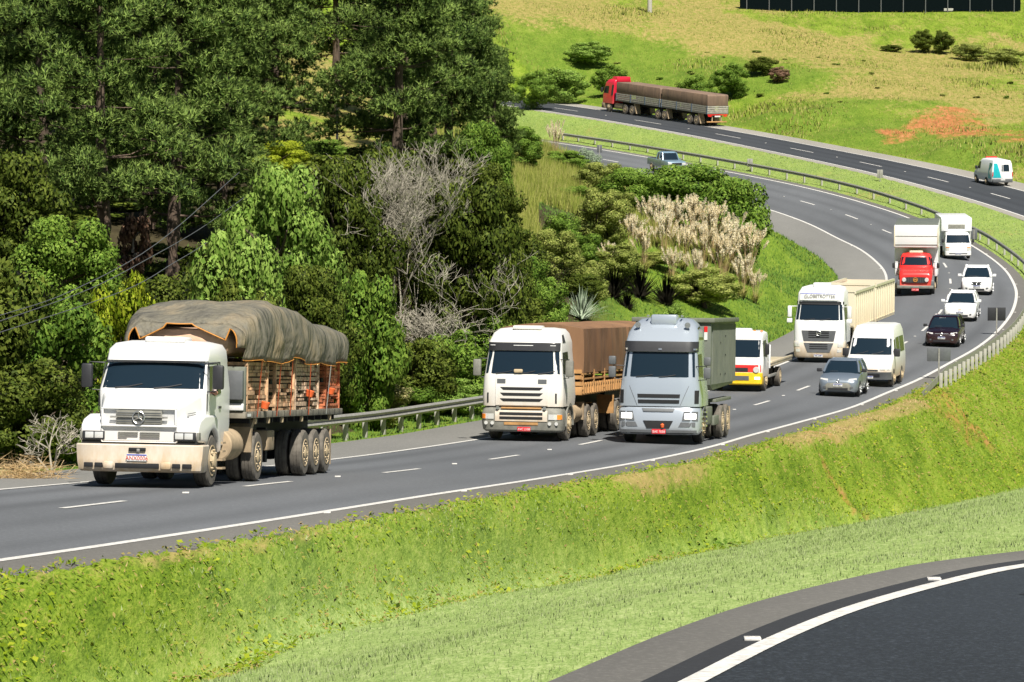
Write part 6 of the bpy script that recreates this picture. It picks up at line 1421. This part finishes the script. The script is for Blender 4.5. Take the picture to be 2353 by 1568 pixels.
for x, y, s_, w_, h_, mt, lab in [(1290,580,42,3.4,2.2,'leaf_mid','fresh green shrub in the centre of the grassy slope'),(1360,540,38,3.0,2.0,'leaf','light green shrub beside the seedy ones on the slope'),(1250,720,53,3.0,1.6,'leaf_mid','green shrub just above the roof of the middle truck'),(1330,620,43,3.4,2.2,'leaf_mid','green shrub among the olive ones left of the pampas grass'),
 (1400,600,40,3.0,2.4,'leaf_olive','straw-coloured shrub touching the pampas grass on its left'),(1440,580,38,3.0,2.2,'leaf_dry','seedy pale shrub behind the left pampas clumps'),(1350,680,46,3.0,1.8,'leaf_olive','olive shrub above the trailer tarpaulin'),
 (1210,690,51,3.0,2.0,'leaf_mid','green shrub at the lower left of the tall grass slope'),(1320,500,37,3.2,2.0,'leaf_mid','green shrub in the upper middle of the slope'),(1420,520,36,3.4,2.4,'leaf_olive','olive shrub in the upper right of the slope')]:
    bush(x, y, s_, w_*.8, h_, mt, lab, 'a')
# hillside shrubs beyond the far carriageway
for x, y, s_, w_, h_, mt, lab in [(1350,95,20.2,6,1.3,'leaf','dark round shrub high on the far hillside, right of the pines'),(1290,150,21,7,1.8,'leaf','light green shrubs at the edge of the wood on the far hillside'),
 (1400,165,20.9,5,1.6,'leaf_mid','low green shrub on the far hillside above the crimson truck'),(1600,195,21.6,5,1.8,'leaf_mid','green shrub in the gully above the crimson truck trailers'),(1680,185,21.4,5.5,1.9,'leaf_mid','green shrub in the middle of the gully on the far hillside'),
 (1750,172,21.0,4.6,2.0,'leaf_dark','dark shrub at the upper end of the gully'),(1790,182,21.2,2.6,1.4,'rust','rusty brown shrub at the head of the gully'),(2120,118,19.6,3.6,2.6,'leaf_dark','dark green shrub standing alone on the upper right hillside'),(2165,122,19.6,3.4,2.7,'leaf_dark','dark green shrub right beside the lone one on the upper right hillside'),
 (2230,135,19.8,5,1.8,'leaf_olive','olive shrub row on the upper right hillside'),(2310,150,20.0,6,2.0,'leaf_olive','dry shrubs at the right edge of the upper hillside'),(1230,205,22,5,2.0,'leaf_mid','green scrub beside the far end of the far carriageway'),
 (2050,122,19.6,3,1.0,'leaf_dark','low dark tuft left of the lone shrubs')]:
    bush(x, y, s_, w_, h_, mt, lab, 'c', group='shrubs on the far hillside', tr=None)
g_ = random.Random(4)
for k in range(24):
    x = g_.uniform(1400, 2350); y = g_.uniform(110, 250); q = hit(x, y)
    if B.near([q[0]], [q[1]])[0][0] < 8: continue
    plant('weed_tuft', 'weed', 'small green weed tuft scattered on the dry far hillside', q, _fc['s'], None, (g_.uniform(.5, 1.1),)*2+(g_.uniform(.25, .5),), g_.uniform(0, 6), 'weed tufts on the far hillside', g_.choice(['leaf_dark', 'leaf_mid', 'leaf_olive']))

# ---- bare tree, dead twigs
def bare(seed, H, levels=6, r0=.14, spread=.62, up=.35, rmin=.006):
    rg = random.Random(seed); mb = MB()
    def grow(p, d, L_, r_, lv):
        q = p+d*L_*.5+Vector((rg.uniform(-.1, .1), rg.uniform(-.1, .1), rg.uniform(-.05, .1)))*L_; e = q+(d+Vector((rg.uniform(-.25, .25), rg.uniform(-.25, .25), rg.uniform(-.1, .25)))).normalized()*L_*.5
        mb.tube([p, q, e], [r_, r_*.82, r_*.66], 5 if r_ > .03 else 3, False)
        if lv == 0: return
        for k in range(rg.choice((2, 3, 3)) if lv > 1 else 3):
            nd = (d*.75+Vector((rg.uniform(-1, 1)*spread*1.3, rg.uniform(-1, 1)*spread*1.3, rg.uniform(-.5, 1)*spread+up*.3))).normalized()
            grow(e if rg.random() < .6 else q, nd, L_*rg.uniform(.62, .85), max(r_*.60, rmin), lv-1)
    for k in range(3): grow(Vector((0, 0, 0)), Vector((rg.uniform(-.45, .45), rg.uniform(-.3, .3), 1)).normalized(), H*.30, r0, levels)
    return mb.build('branches', M['deadwood'], me_only=True)
dt = bare(12, 9.2, 7, .060, .85, .55, .0075)
p = base(905, 800, 61); o = link('bare_tree', dt); o.location = p; tag(o, 'leafless pale grey tree with a tangle of fine branches in front of the olive trees', 'bare tree')
dt2 = bare(5, 5.2, 6, .05, .85, .0, .009); p = base(1000, 860, 62); o = link('bare_tree', dt2); o.location = p; o.rotation_euler = (0, R(14), 1); tag(o, 'smaller leafless grey tree leaning right beside the larger one', 'bare tree')
o = link('dry_branches', bare(31, 1.9, 4, .03, 1.0, .0, .008)); o.location = base(120, 1020, 106); o.rotation_euler = (0, R(-8), 0); tag(o, 'pale dry branches lying behind the left front wheel of the flatbed truck', 'branches')
rg = np.random.default_rng(8); n = 900; P_ = np.stack([rg.normal(0, .4, n), rg.normal(0, .3, n), np.abs(rg.normal(.12, .14, n))], 1); d_ = rg.normal(0, 1, (n, 3)); d_[:, 2] *= .4; d_ /= np.linalg.norm(d_, axis=1)[:, None]; s2 = np.cross(d_, rg.normal(0, 1, (n, 3))); s2 /= np.linalg.norm(s2, axis=1)[:, None]
V = np.stack([P_-s2*.007, P_+s2*.007, P_+d_*.45], 1).reshape(-1, 3); me = npmesh('brush_pile', V, np.arange(n*3).reshape(-1, 3), 3); me.materials.append(M['straw'])
o = link('brush_pile', me); o.location = base(50, 1045, 109); tag(o, 'heap of dry grey brushwood at the left roadside', 'brush pile')
o = plant('broken_tree', 'broken tree', 'rusty dead foliage on a broken trunk in the dark wood above the power lines', base(310, 640, 64), _fc['s'], trunkmesh('pale', 1, 1, .09, 12, 'bark_pale', 5), (1.3, 1.1, 3.0), 1.0, None, 'rust')
o = plant('broken_tree', 'dead branch', 'pale broken trunk leaning left of the rusty dead foliage', base(262, 660, 66), _fc['s2'], _tc['pale'], (.7, .6, 1.4), 2.0, None, 'rust')

# ---- pampas grass
def pampas(seed, n_leaf=260, n_pl=34, H=3.0):
    rg = np.random.default_rng(seed); V = []; Fq_ = []; Vp = []; 
    for i in range(n_leaf):
        a = rg.uniform(0, 6.28); L_ = rg.uniform(.8, 1.7); sp_ = rg.uniform(.3, 1.0); w_ = .018; ca, sa = math.cos(a), math.sin(a); ps = []
        for t in np.linspace(0, 1, 5): ps.append((ca*sp_*L_*t**1.3*.8+.12*ca, sa*sp_*L_*t**1.3*.8+.12*sa, L_*(t-.62*t*t*t*sp_)))
        for j in range(4):
            b0 = len(V); w0 = w_*(1-j/4.2); w1 = w_*(1-(j+1)/4.2)
            V += [(ps[j][0]-sa*w0, ps[j][1]+ca*w0, ps[j][2]), (ps[j][0]+sa*w0, ps[j][1]-ca*w0, ps[j][2]), (ps[j+1][0]+sa*w1, ps[j+1][1]-ca*w1, ps[j+1][2]), (ps[j+1][0]-sa*w1, ps[j+1][1]+ca*w1, ps[j+1][2])]; Fq_.append((b0, b0+1, b0+2, b0+3))
    st_ = MB()
    for i in range(n_pl):
        a = rg.uniform(0, 6.28); tilt = abs(rg.normal(0, .22)); hh = H*rg.uniform(.72, 1.08); ca, sa = math.cos(a), math.sin(a)
        ps = [np.array([ca*(.1+tilt*hh*t**1.6), sa*(.1+tilt*hh*t**1.6), hh*t*(1-.12*tilt*t)]) for t in np.linspace(0, 1, 7)]
        st_.tube(ps, .007, 3, False); top = ps[-1]; dr = (ps[-1]-ps[-2]); dr /= np.linalg.norm(dr); PL = rg.uniform(.55, .85)
        for k in range(130):
            t = rg.random(); c = top-dr*PL*t; r_ = .115*math.sin(math.pi*min(1, t*.85+.12))+.01; q = rg.normal(0, 1, 3); q -= q.dot(dr)*dr; q /= np.linalg.norm(q)
            e = c+q*r_*rg.uniform(.6, 1.3)+dr*.10; s3 = np.cross(q, dr)*.016; b0 = len(Vp); Vp += [tuple(c-s3), tuple(c+s3), tuple(e+s3*.4), tuple(e-s3*.4)]
    me = npmesh('leaves', V, Fq_, 4); me.materials.append(M['grassT']); mp = npmesh('plumes', Vp, np.arange(len(Vp)).reshape(-1, 4), 4); mp.materials.append(M['plume'])
    return me, mp, st_.build('stalks', M['straw'], me_only=True)
PG = [pampas(1), pampas(2, 240, 30, 2.8), pampas(3, 260, 38, 3.1)]
spots = [(x, y, s_, z) for x, y, s_, z in [(1505,600,38,1.0),(1545,590,37.5,1.05),(1590,600,37.5,1.1),(1635,600,37.5,1.2),(1680,600,37.5,1.25),(1720,606,37.6,1.15),(1525,625,39,.95),(1570,625,39,1.0),(1615,630,39,1.05),(1660,630,39,1.1),(1705,632,39,.95),(1450,640,40,.8),(1480,650,40.5,.85),(1545,655,40.5,.7),(1600,655,40.5,.75),(1400,660,41.5,.6),(1735,625,38.6,.7)]]
for i, (x, y, s_, z) in enumerate(spots):
    lv, pl_, sk = PG[i % 3]; side = 'leftmost' if i == 15 else None
    root = empty('pampas_grass', 'clump of pampas grass with pale beige plumes on the inside of the curve', 'pampas grass', 'pampas grass clumps inside the curve', Matrix.Translation(Vector(base(x, y, s_))) @ Matrix.Rotation(i*1.7, 4, 'Z') @ Matrix.Diagonal((z*.95, z*.95, z, 1)))
    link('leaves', lv, None, root); link('plumes', pl_, None, root); link('stalks', sk, None, root)
root = empty('pampas_grass', 'thin pampas stalks alone in front of the far carriageway beside the small conifer', 'pampas grass', None, Matrix.Translation(Vector(base(1275, 395, 29))) @ Matrix.Diagonal((.8, .8, 1.1, 1)))
link('leaves', PG[1][0], None, root); link('plumes', PG[1][1], None, root); link('stalks', PG[1][2], None, root)

# ---- spiky plants
def spiky(seed, n, L, w_, mat, arch=.3, seg=4):
    rg = np.random.default_rng(seed); V = []; Q = []
    for i in range(n):
        a = rg.uniform(0, 6.28); el = rg.uniform(.35, 1.45); L_ = L*rg.uniform(.7, 1.1); ca, sa = math.cos(a), math.sin(a); ps = []
        for t in np.linspace(0, 1, seg+1): ps.append((ca*math.cos(el)*L_*t, sa*math.cos(el)*L_*t, math.sin(el)*L_*t-arch*L_*t*t*math.cos(el)))
        for j in range(seg):
            w0 = w_*(1-abs(j/seg-.25)); w1 = w_*max(.02, (1-abs((j+1)/seg-.25)) if j < seg-1 else .02); b0 = len(V)
            V += [(ps[j][0]-sa*w0, ps[j][1]+ca*w0, ps[j][2]), (ps[j][0]+sa*w0, ps[j][1]-ca*w0, ps[j][2]), (ps[j+1][0]+sa*w1, ps[j+1][1]-ca*w1, ps[j+1][2]), (ps[j+1][0]-sa*w1, ps[j+1][1]+ca*w1, ps[j+1][2])]; Q.append((b0, b0+1, b0+2, b0+3))
    me = npmesh('leaves', V, Q, 4); me.materials.append(M[mat]); return me
sp1 = spiky(1, 170, 1.4, .035, 'leaf_grey', .25); sp2 = spiky(2, 160, 1.3, .028, 'leaf_purple', .25)
o = link('spiky_plant', sp1); o.scale = (1.25,)*3; o.location = hit(1335, 738); tag(o, 'grey-green spiky rosette plant behind the brown tarpaulin of the middle truck', 'plant')
for x, y, s_, z, lab in [(1250,700,49,1.0,'dark bladed plant left of the grey-green spiky rosette'),(1410,690,45,1.1,'dark bladed plant right of the grey-green spiky rosette'),(1470,690,44,1.2,'dark bladed plant in the middle of the row below the pampas grass'),(1530,705,44.5,1.1,'dark bladed plant nearest to the mown inner verge'),(1595,700,43.5,1.05,'dark purple-brown bladed plant above the silver truck, rightmost'),(1440,715,46,.7,'small dark bladed plant behind the brown trailer')]:
    o = link('bladed_plant', sp2); o.location = hit(x, y); o.scale = (z*1.45,)*3; o.rotation_euler = (0, 0, x); tag(o, lab, 'plant', 'dark bladed plants inside the curve')
bush(1555, 715, 45.5, 2.0, 1.0, 'leaf', 'bright green low bush beside the dark bladed plants', 'c')
bush(1500, 640, 40, 4.2, 1.5, 'leaf_olive', 'olive shrub under the pampas grass', 'c'); bush(1620, 660, 41, 4.6, 1.1, 'leaf_olive', 'low olive shrub at the foot of the pampas plumes', 'c'); bush(1420, 640, 42, 4, 2.0, 'leaf_olive', 'olive shrub left below the pampas grass', 'c'); bush(1700, 560, 36.5, 2.4, 1.6, 'leaf_mid', 'green shrub at the right end of the pampas grass', 'c')

# ---- grass as ground cover
def blades(name, N_, sampler, hgt, wid, mat, lean=.5, seed=1):
    rg = np.random.default_rng(seed); X, Y, sc_ = sampler(rg, N_); Z = Ground(X, Y, False); n = len(X)
    a = rg.uniform(0, 6.28, n); L_ = hgt*rg.uniform(.5, 1.3, n)*sc_; d = np.stack([np.cos(a)*lean*rg.uniform(.2, 1.2, n), np.sin(a)*lean*rg.uniform(.2, 1.2, n), np.ones(n)], 1); d /= np.linalg.norm(d, axis=1)[:, None]
    b = rg.uniform(0, 6.28, n); s_ = np.stack([np.cos(b), np.sin(b), np.zeros(n)], 1)*(wid*sc_*rg.uniform(.6, 1.4, n))[:, None]; c = np.stack([X, Y, Z-.02], 1)
    V = np.stack([c-s_, c+s_, c+d*L_[:, None]], 1).reshape(-1, 3); me = npmesh(name, V, np.arange(n*3).reshape(-1, 3), 3); me.materials.append(M[mat]); return tag(link(name, me), kind='stuff')
def classify(X, Y):
    ta, ka, _ = A.near(X, Y); tb, kb, _ = B.near(X, Y); tc, kc, _ = C.near(X, Y); tv, kv, _ = VP.near(X, Y); d = A.D[ka]
    return ta, ka/A.n-AU, d[:, 3], d[:, 5], tb, tc, tv, np.hypot(X-VP.P[kv, 0], Y-VP.P[kv, 1])
def s_bank(rg, N_, thr=-9, sd=0):
    X = rg.uniform(-12, 48, N_*3); Y = 36+rg.random(N_*3)**1.7*178; ta, ua, wo, wi, tb, tc, tv, dv = classify(X, Y)
    e = ta-wo-SHO; k = (ta > 0) & (e > .02) & (tv < .8) & (Y < 214) & (wnoise(X, Y, .8, sd) > thr)
    dryp = dryfn(X, Y, e)*(ua < 7.8); k &= rg.random(N_*3) > dryp*1.15
    X, Y = X[k][:N_], Y[k][:N_]; return X, Y, .75+Y/190
blades('bank_grass', 130000, lambda rg, n: s_bank(rg, n), .065, .011, 'grassA', 1.3, 3)
rg = np.random.default_rng(77); X, Y, sc_ = s_bank(rg, 230000); Z = Ground(X, Y, False); lump = np.clip(wnoise(X, Y*.5, 3.0, 91)+.5*wnoise(X, Y*.5, 7.5, 17), 0, 1)
Cn = np.stack([X, Y, Z+rg.uniform(0, .05, len(X))+lump*.17*sc_*rg.uniform(.5, 1, len(X))], 1); V, Q = cards(Cn, np.tile([0, -.1, 1.], (len(X), 1)), .042, rg, .42, up=.2); V = V.reshape(-1, 4, 3); V = Cn[:, None, :]+(V-Cn[:, None, :])*sc_[:, None, None]; V = V.reshape(-1, 3)
me = npmesh('bank_leaves', V, Q, 4); me.materials.append(M['grassA']); tag(link('bank_leaves', me), kind='stuff')
def s_mown(rg, N_):
    X = rg.uniform(-9, 40, N_*3); Y = 22+rg.random(N_*3)**1.5*150; ta, ua, wo, wi, tb, tc, tv, dv = classify(X, Y)
    k = (ta > 0) & (tv > -.4) & (tc < -.98); X, Y = X[k][:N_], Y[k][:N_]; return X, Y, .7+Y/110
blades('mown_grass', 200000, s_mown, .06, .008, 'grassB', .5, 4)
def s_dry(rg, N_):
    X = rg.uniform(-12, 30, N_*6); Y = 36+rg.random(N_*6)*120; ta, ua, wo, wi, tb, tc, tv, dv = classify(X, Y); e = ta-wo-SHO
    k = (ta > 0) & (e > .03) & (tv < 0) & (rg.random(N_*6) < dryfn(X, Y, e)) & (ua < 7.8)
    X, Y = X[k][:N_], Y[k][:N_]; return X, Y, .8+Y/190
blades('dry_grass', 60000, s_dry, .06, .010, 'straw', 1.5, 5)
# broad weed leaves in patches on the bank
rg = np.random.default_rng(9); X, Y, sc_ = s_bank(rg, 60000, .12, 44); Z = Ground(X, Y, False); X, Y, Z, sc_ = X[:26000], Y[:26000], Z[:26000], sc_[:26000]
Cn = np.stack([X, Y, Z+rg.uniform(.02, .14, len(X))*sc_], 1); V, Q = cards(Cn, np.tile([0, -.2, 1.], (len(X), 1)), .055, rg, .6, up=.6); me = npmesh('weeds', V, Q, 4); me.materials.append(M['leaf_yel']); setbulge(me, np.tile([0, 0, 1.], (len(V), 1))); tag(link('bank_weeds', me), kind='stuff')
rg = np.random.default_rng(19); X, Y, sc_ = s_bank(rg, 60000, .42, 58); Z = Ground(X, Y, False); X, Y, Z, sc_ = X[:16000], Y[:16000], Z[:16000], sc_[:16000]
Cn = np.stack([X, Y, Z+rg.uniform(.03, .26, len(X))*sc_], 1); V, Q = cards(Cn, np.tile([0, -.1, 1.], (len(X), 1)), .07, rg, .5, up=.3); me = npmesh('weeds', V, Q, 4); me.materials.append(M['leaf_mid']); setbulge(me, np.tile([0, 0, .5], (len(V), 1))); tag(link('bank_weeds', me), kind='stuff')
def s_inner(rg, N_):
    X = rg.uniform(-16, 42, N_*4); Y = rg.uniform(50, 330, N_*4); ta, ua, wo, wi, tb, tc, tv, dv = classify(X, Y); e = -ta-wi-SHI
    k = (e > .05) & (e < 9+.05*Y) & (ta < 0); X, Y = X[k][:N_], Y[k][:N_]; return X, Y, .8+Y/150
blades('inner_verge_grass', 90000, s_inner, .09, .014, 'verge', .7, 6)
def s_tall(rg, N_):
    X = rg.normal(1.5, 4.2, N_*2); Y = rg.uniform(165, 300, N_*2); ta, ua, wo, wi, tb, tc, tv, dv = classify(X, Y); k = (-ta-wi-SHI > 3) & (X > -6) & ~((Y < 222) & (X > 1.5)); X, Y = X[k][:N_], Y[k][:N_]; return X, Y, 1+0*X
blades('tall_slope_grass', 75000, s_tall, 1.0, .030, 'grassT', .28, 7)
def s_med(rg, N_):
    X = rg.uniform(-5, 60, N_*4); Y = rg.uniform(215, 400, N_*4); ta, ua, wo, wi, tb, tc, tv, dv = classify(X, Y); k = (ta-wo > SHO+.05) & (tb < -4.3); X, Y = X[k][:N_], Y[k][:N_]; return X, Y, 1+0*X
blades('median_grass', 50000, s_med, .13, .030, 'grassB', .8, 8)
def s_hill(rg, N_):
    X = rg.uniform(-10, 75, N_*2); Y = rg.uniform(270, 520, N_*2); ta, ua, wo, wi, tb, tc, tv, dv = classify(X, Y); k = (tb > 6.4); X, Y = X[k][:N_], Y[k][:N_]; return X, Y, .6+wnoise(X, Y, .2, 5)**2*2
blades('hillside_grass', 90000, s_hill, .32, .045, 'grassT', .6, 10)

# ------------------------------------------------------------------ poles, wires, signs, fence
def pole(x, y, s_, h, r_, mat, lab, arm=None, name='utility_pole', cat='pole'):
    p = base(x, y, s_); root = empty(name, lab, cat, None, Matrix.Translation(Vector(p)))
    MB().tube([(0, 0, -.3), (0, 0, h)], [r_, r_*.75], 10).build('post', M[mat], root)
    if arm: MB().box(-arm/2, arm/2, -.06, .06, h-.25, h-.12).build('crossarm', M['dark'], root); m_ = MB(); [m_.lathe([(0, .05), (.12, .04)], (a, 0, h-.12), 8, 'z') for a in (-arm*.42, arm*.42)]; m_.build('insulators', M['dark'], root)
    return root
pole(1493, 36, 18.7, 7, .30, 'concrete', 'pale concrete pole cut by the top edge on the far hillside')
pole(775, 385, 36, 3.4, .09, 'dark', 'small dark pole with a crossarm in the sunlit gap of the wood', 1.0)
pole(1118, 760, 56, 2.0, .055, 'concrete', 'thin pale lamp post among the dark trees left of the spiky plant', None, 'lamp_post', 'lamp post')
pole(1093, 760, 57, 1.5, .06, 'concrete', 'pale concrete post beside the thin lamp post', None, 'fence_post', 'post')
bx('lamp_head', M['plate'], [o for o in COL.objects if o.name.startswith('lamp_post')][0], -.02, .38, -.08, .08, 1.95, 2.03, .02)
for i, (pts, lab) in enumerate([([(-60,742,111),(0,725,108),(166,668,98),(360,560,84),(550,396,70)], 'topmost of the three power lines crossing the dark wood'),
   ([(-60,752,111),(0,738,109),(204,665,97),(340,595,86),(460,526,76),(560,455,65)], 'middle of the three power lines crossing the dark wood'), ([(-60,780,111),(0,764,109),(285,668,94),(400,604,85),(486,550,76),(570,480,65)], 'lowest of the three power lines crossing the dark wood')]):
    W3 = catmull([P(*q) for q in pts], 6); o = MB().tube(W3, .011, 5).build('power_line', M['wire']); tag(o, lab, 'power line', 'power lines over the wood')
def chevron(u, t, Pp, lab, w_=.55, h_=.72, z0=.75, mat='dark', two=True, sc_=1.0):
    p = Pp.at(u, t); tn = Pp.row(u)[2]; root = empty('sign_board', lab, 'sign', 'chevron boards seen from behind', Matrix.Translation(Vector(p)))
    for k in ((-1, 1) if two else (0,)):
        x = k*w_*.52; MB().box(x-w_/2*.92, x+w_/2*.92, -.02, .02, z0, z0+h_).build('panel', M[mat], root, bevel=.01)
    MB().box(-.035, .035, -.07, -.02, -.3, z0+h_*.95).build('post', M['steel'], root); return root
def seat(x, y, s_, lab, **kw):
    q = P(x, y, s_); T_, K_2, _ = A.near([q[0]], [q[1]]); return chevron(K_2[0]/A.n, T_[0], A, lab, **kw)
seat(2290, 800, 42, 'dark double chevron board seen from behind above the guardrail at right', w_=.5, h_=.72, z0=.78); seat(2158, 895, 50, 'grey double chevron board seen from behind at the start of the guardrail', w_=.55, h_=.62, z0=.82, mat='grey')
for x, y, s_, lab in [(2237,543,31,'grey board behind the white light truck on the median'),(2020,455,26.3,'pale grey board on the median, right of centre'),(1725,392,25,'pale grey board on the median behind the big roadside bush'),(1381,330,23.5,'small dark board on the median near the wood')]:
    seat(x, y, s_, lab, w_=.55, h_=.75, z0=.35, mat='grey' if x in (1381, 2237) else 'steel', two=False)
# fence with dark netting along the top of the hill
pa = hit(1700, 22); pb_ = hit(2345, 30); root = empty('mesh_fence', 'black netting fence on grey posts along the top edge of the far hill', 'fence', None, Matrix.Translation(Vector(pa)))
dv = Vector(pb_)-Vector(pa); nt_ = MB(); nx_ = 14
for i in range(nx_):
    q0 = Vector(pa)+dv*(i/nx_); q1 = Vector(pa)+dv*((i+1)/nx_); z0 = G(q0.x, q0.y)-pa[2]; z1 = G(q1.x, q1.y)-pa[2]; a = q0-Vector(pa); b_ = q1-Vector(pa)
    nt_.add([(a.x, a.y, z0+.15), (b_.x, b_.y, z1+.15), (b_.x, b_.y, z1+3.4), (a.x, a.y, z0+3.4), (a.x, a.y+.03, z0+.15), (b_.x, b_.y+.03, z1+.15), (b_.x, b_.y+.03, z1+3.4), (a.x, a.y+.03, z0+3.4)], [(0,1,2,3),(7,6,5,4),(0,4,5,1),(2,6,7,3),(1,5,6,2),(3,7,4,0)])
nt_.build('netting', plain('black_netting', (.004, .007, .008), .95, spec=0), root, smooth=False)
for i in range(13):
    q = Vector(pa)+dv*((i+.3)/12.6); z0 = G(q.x, q.y-.15)-pa[2]; MB().tube([(0, 0, -.2), (0, 0, 3.6)], .07, 8).build('fence_post', M['grey'], root).location = (q.x-pa[0], q.y-pa[1]-.15, z0)
q0 = hit(1960, 26); q1 = hit(2190, 30); o = MB().box(0, 1, -.1, .1, 0, .35).build('low_kerb', M['concrete'], None, bevel=.02); o.location = q0; o.scale = ((Vector(q1)-Vector(q0)).length, 1, 1); o.rotation_euler = (0, 0, math.atan2(q1[1]-q0[1], q1[0]-q0[0])); tag(o, 'low pale kerb at the foot of the black netting fence', 'kerb')
bush(2395, 20, 17.6, 6, 3, 'leaf_yel', 'yellow-green shrub at the right end of the netting fence', 's2', group='shrubs on the far hillside', tr=None)
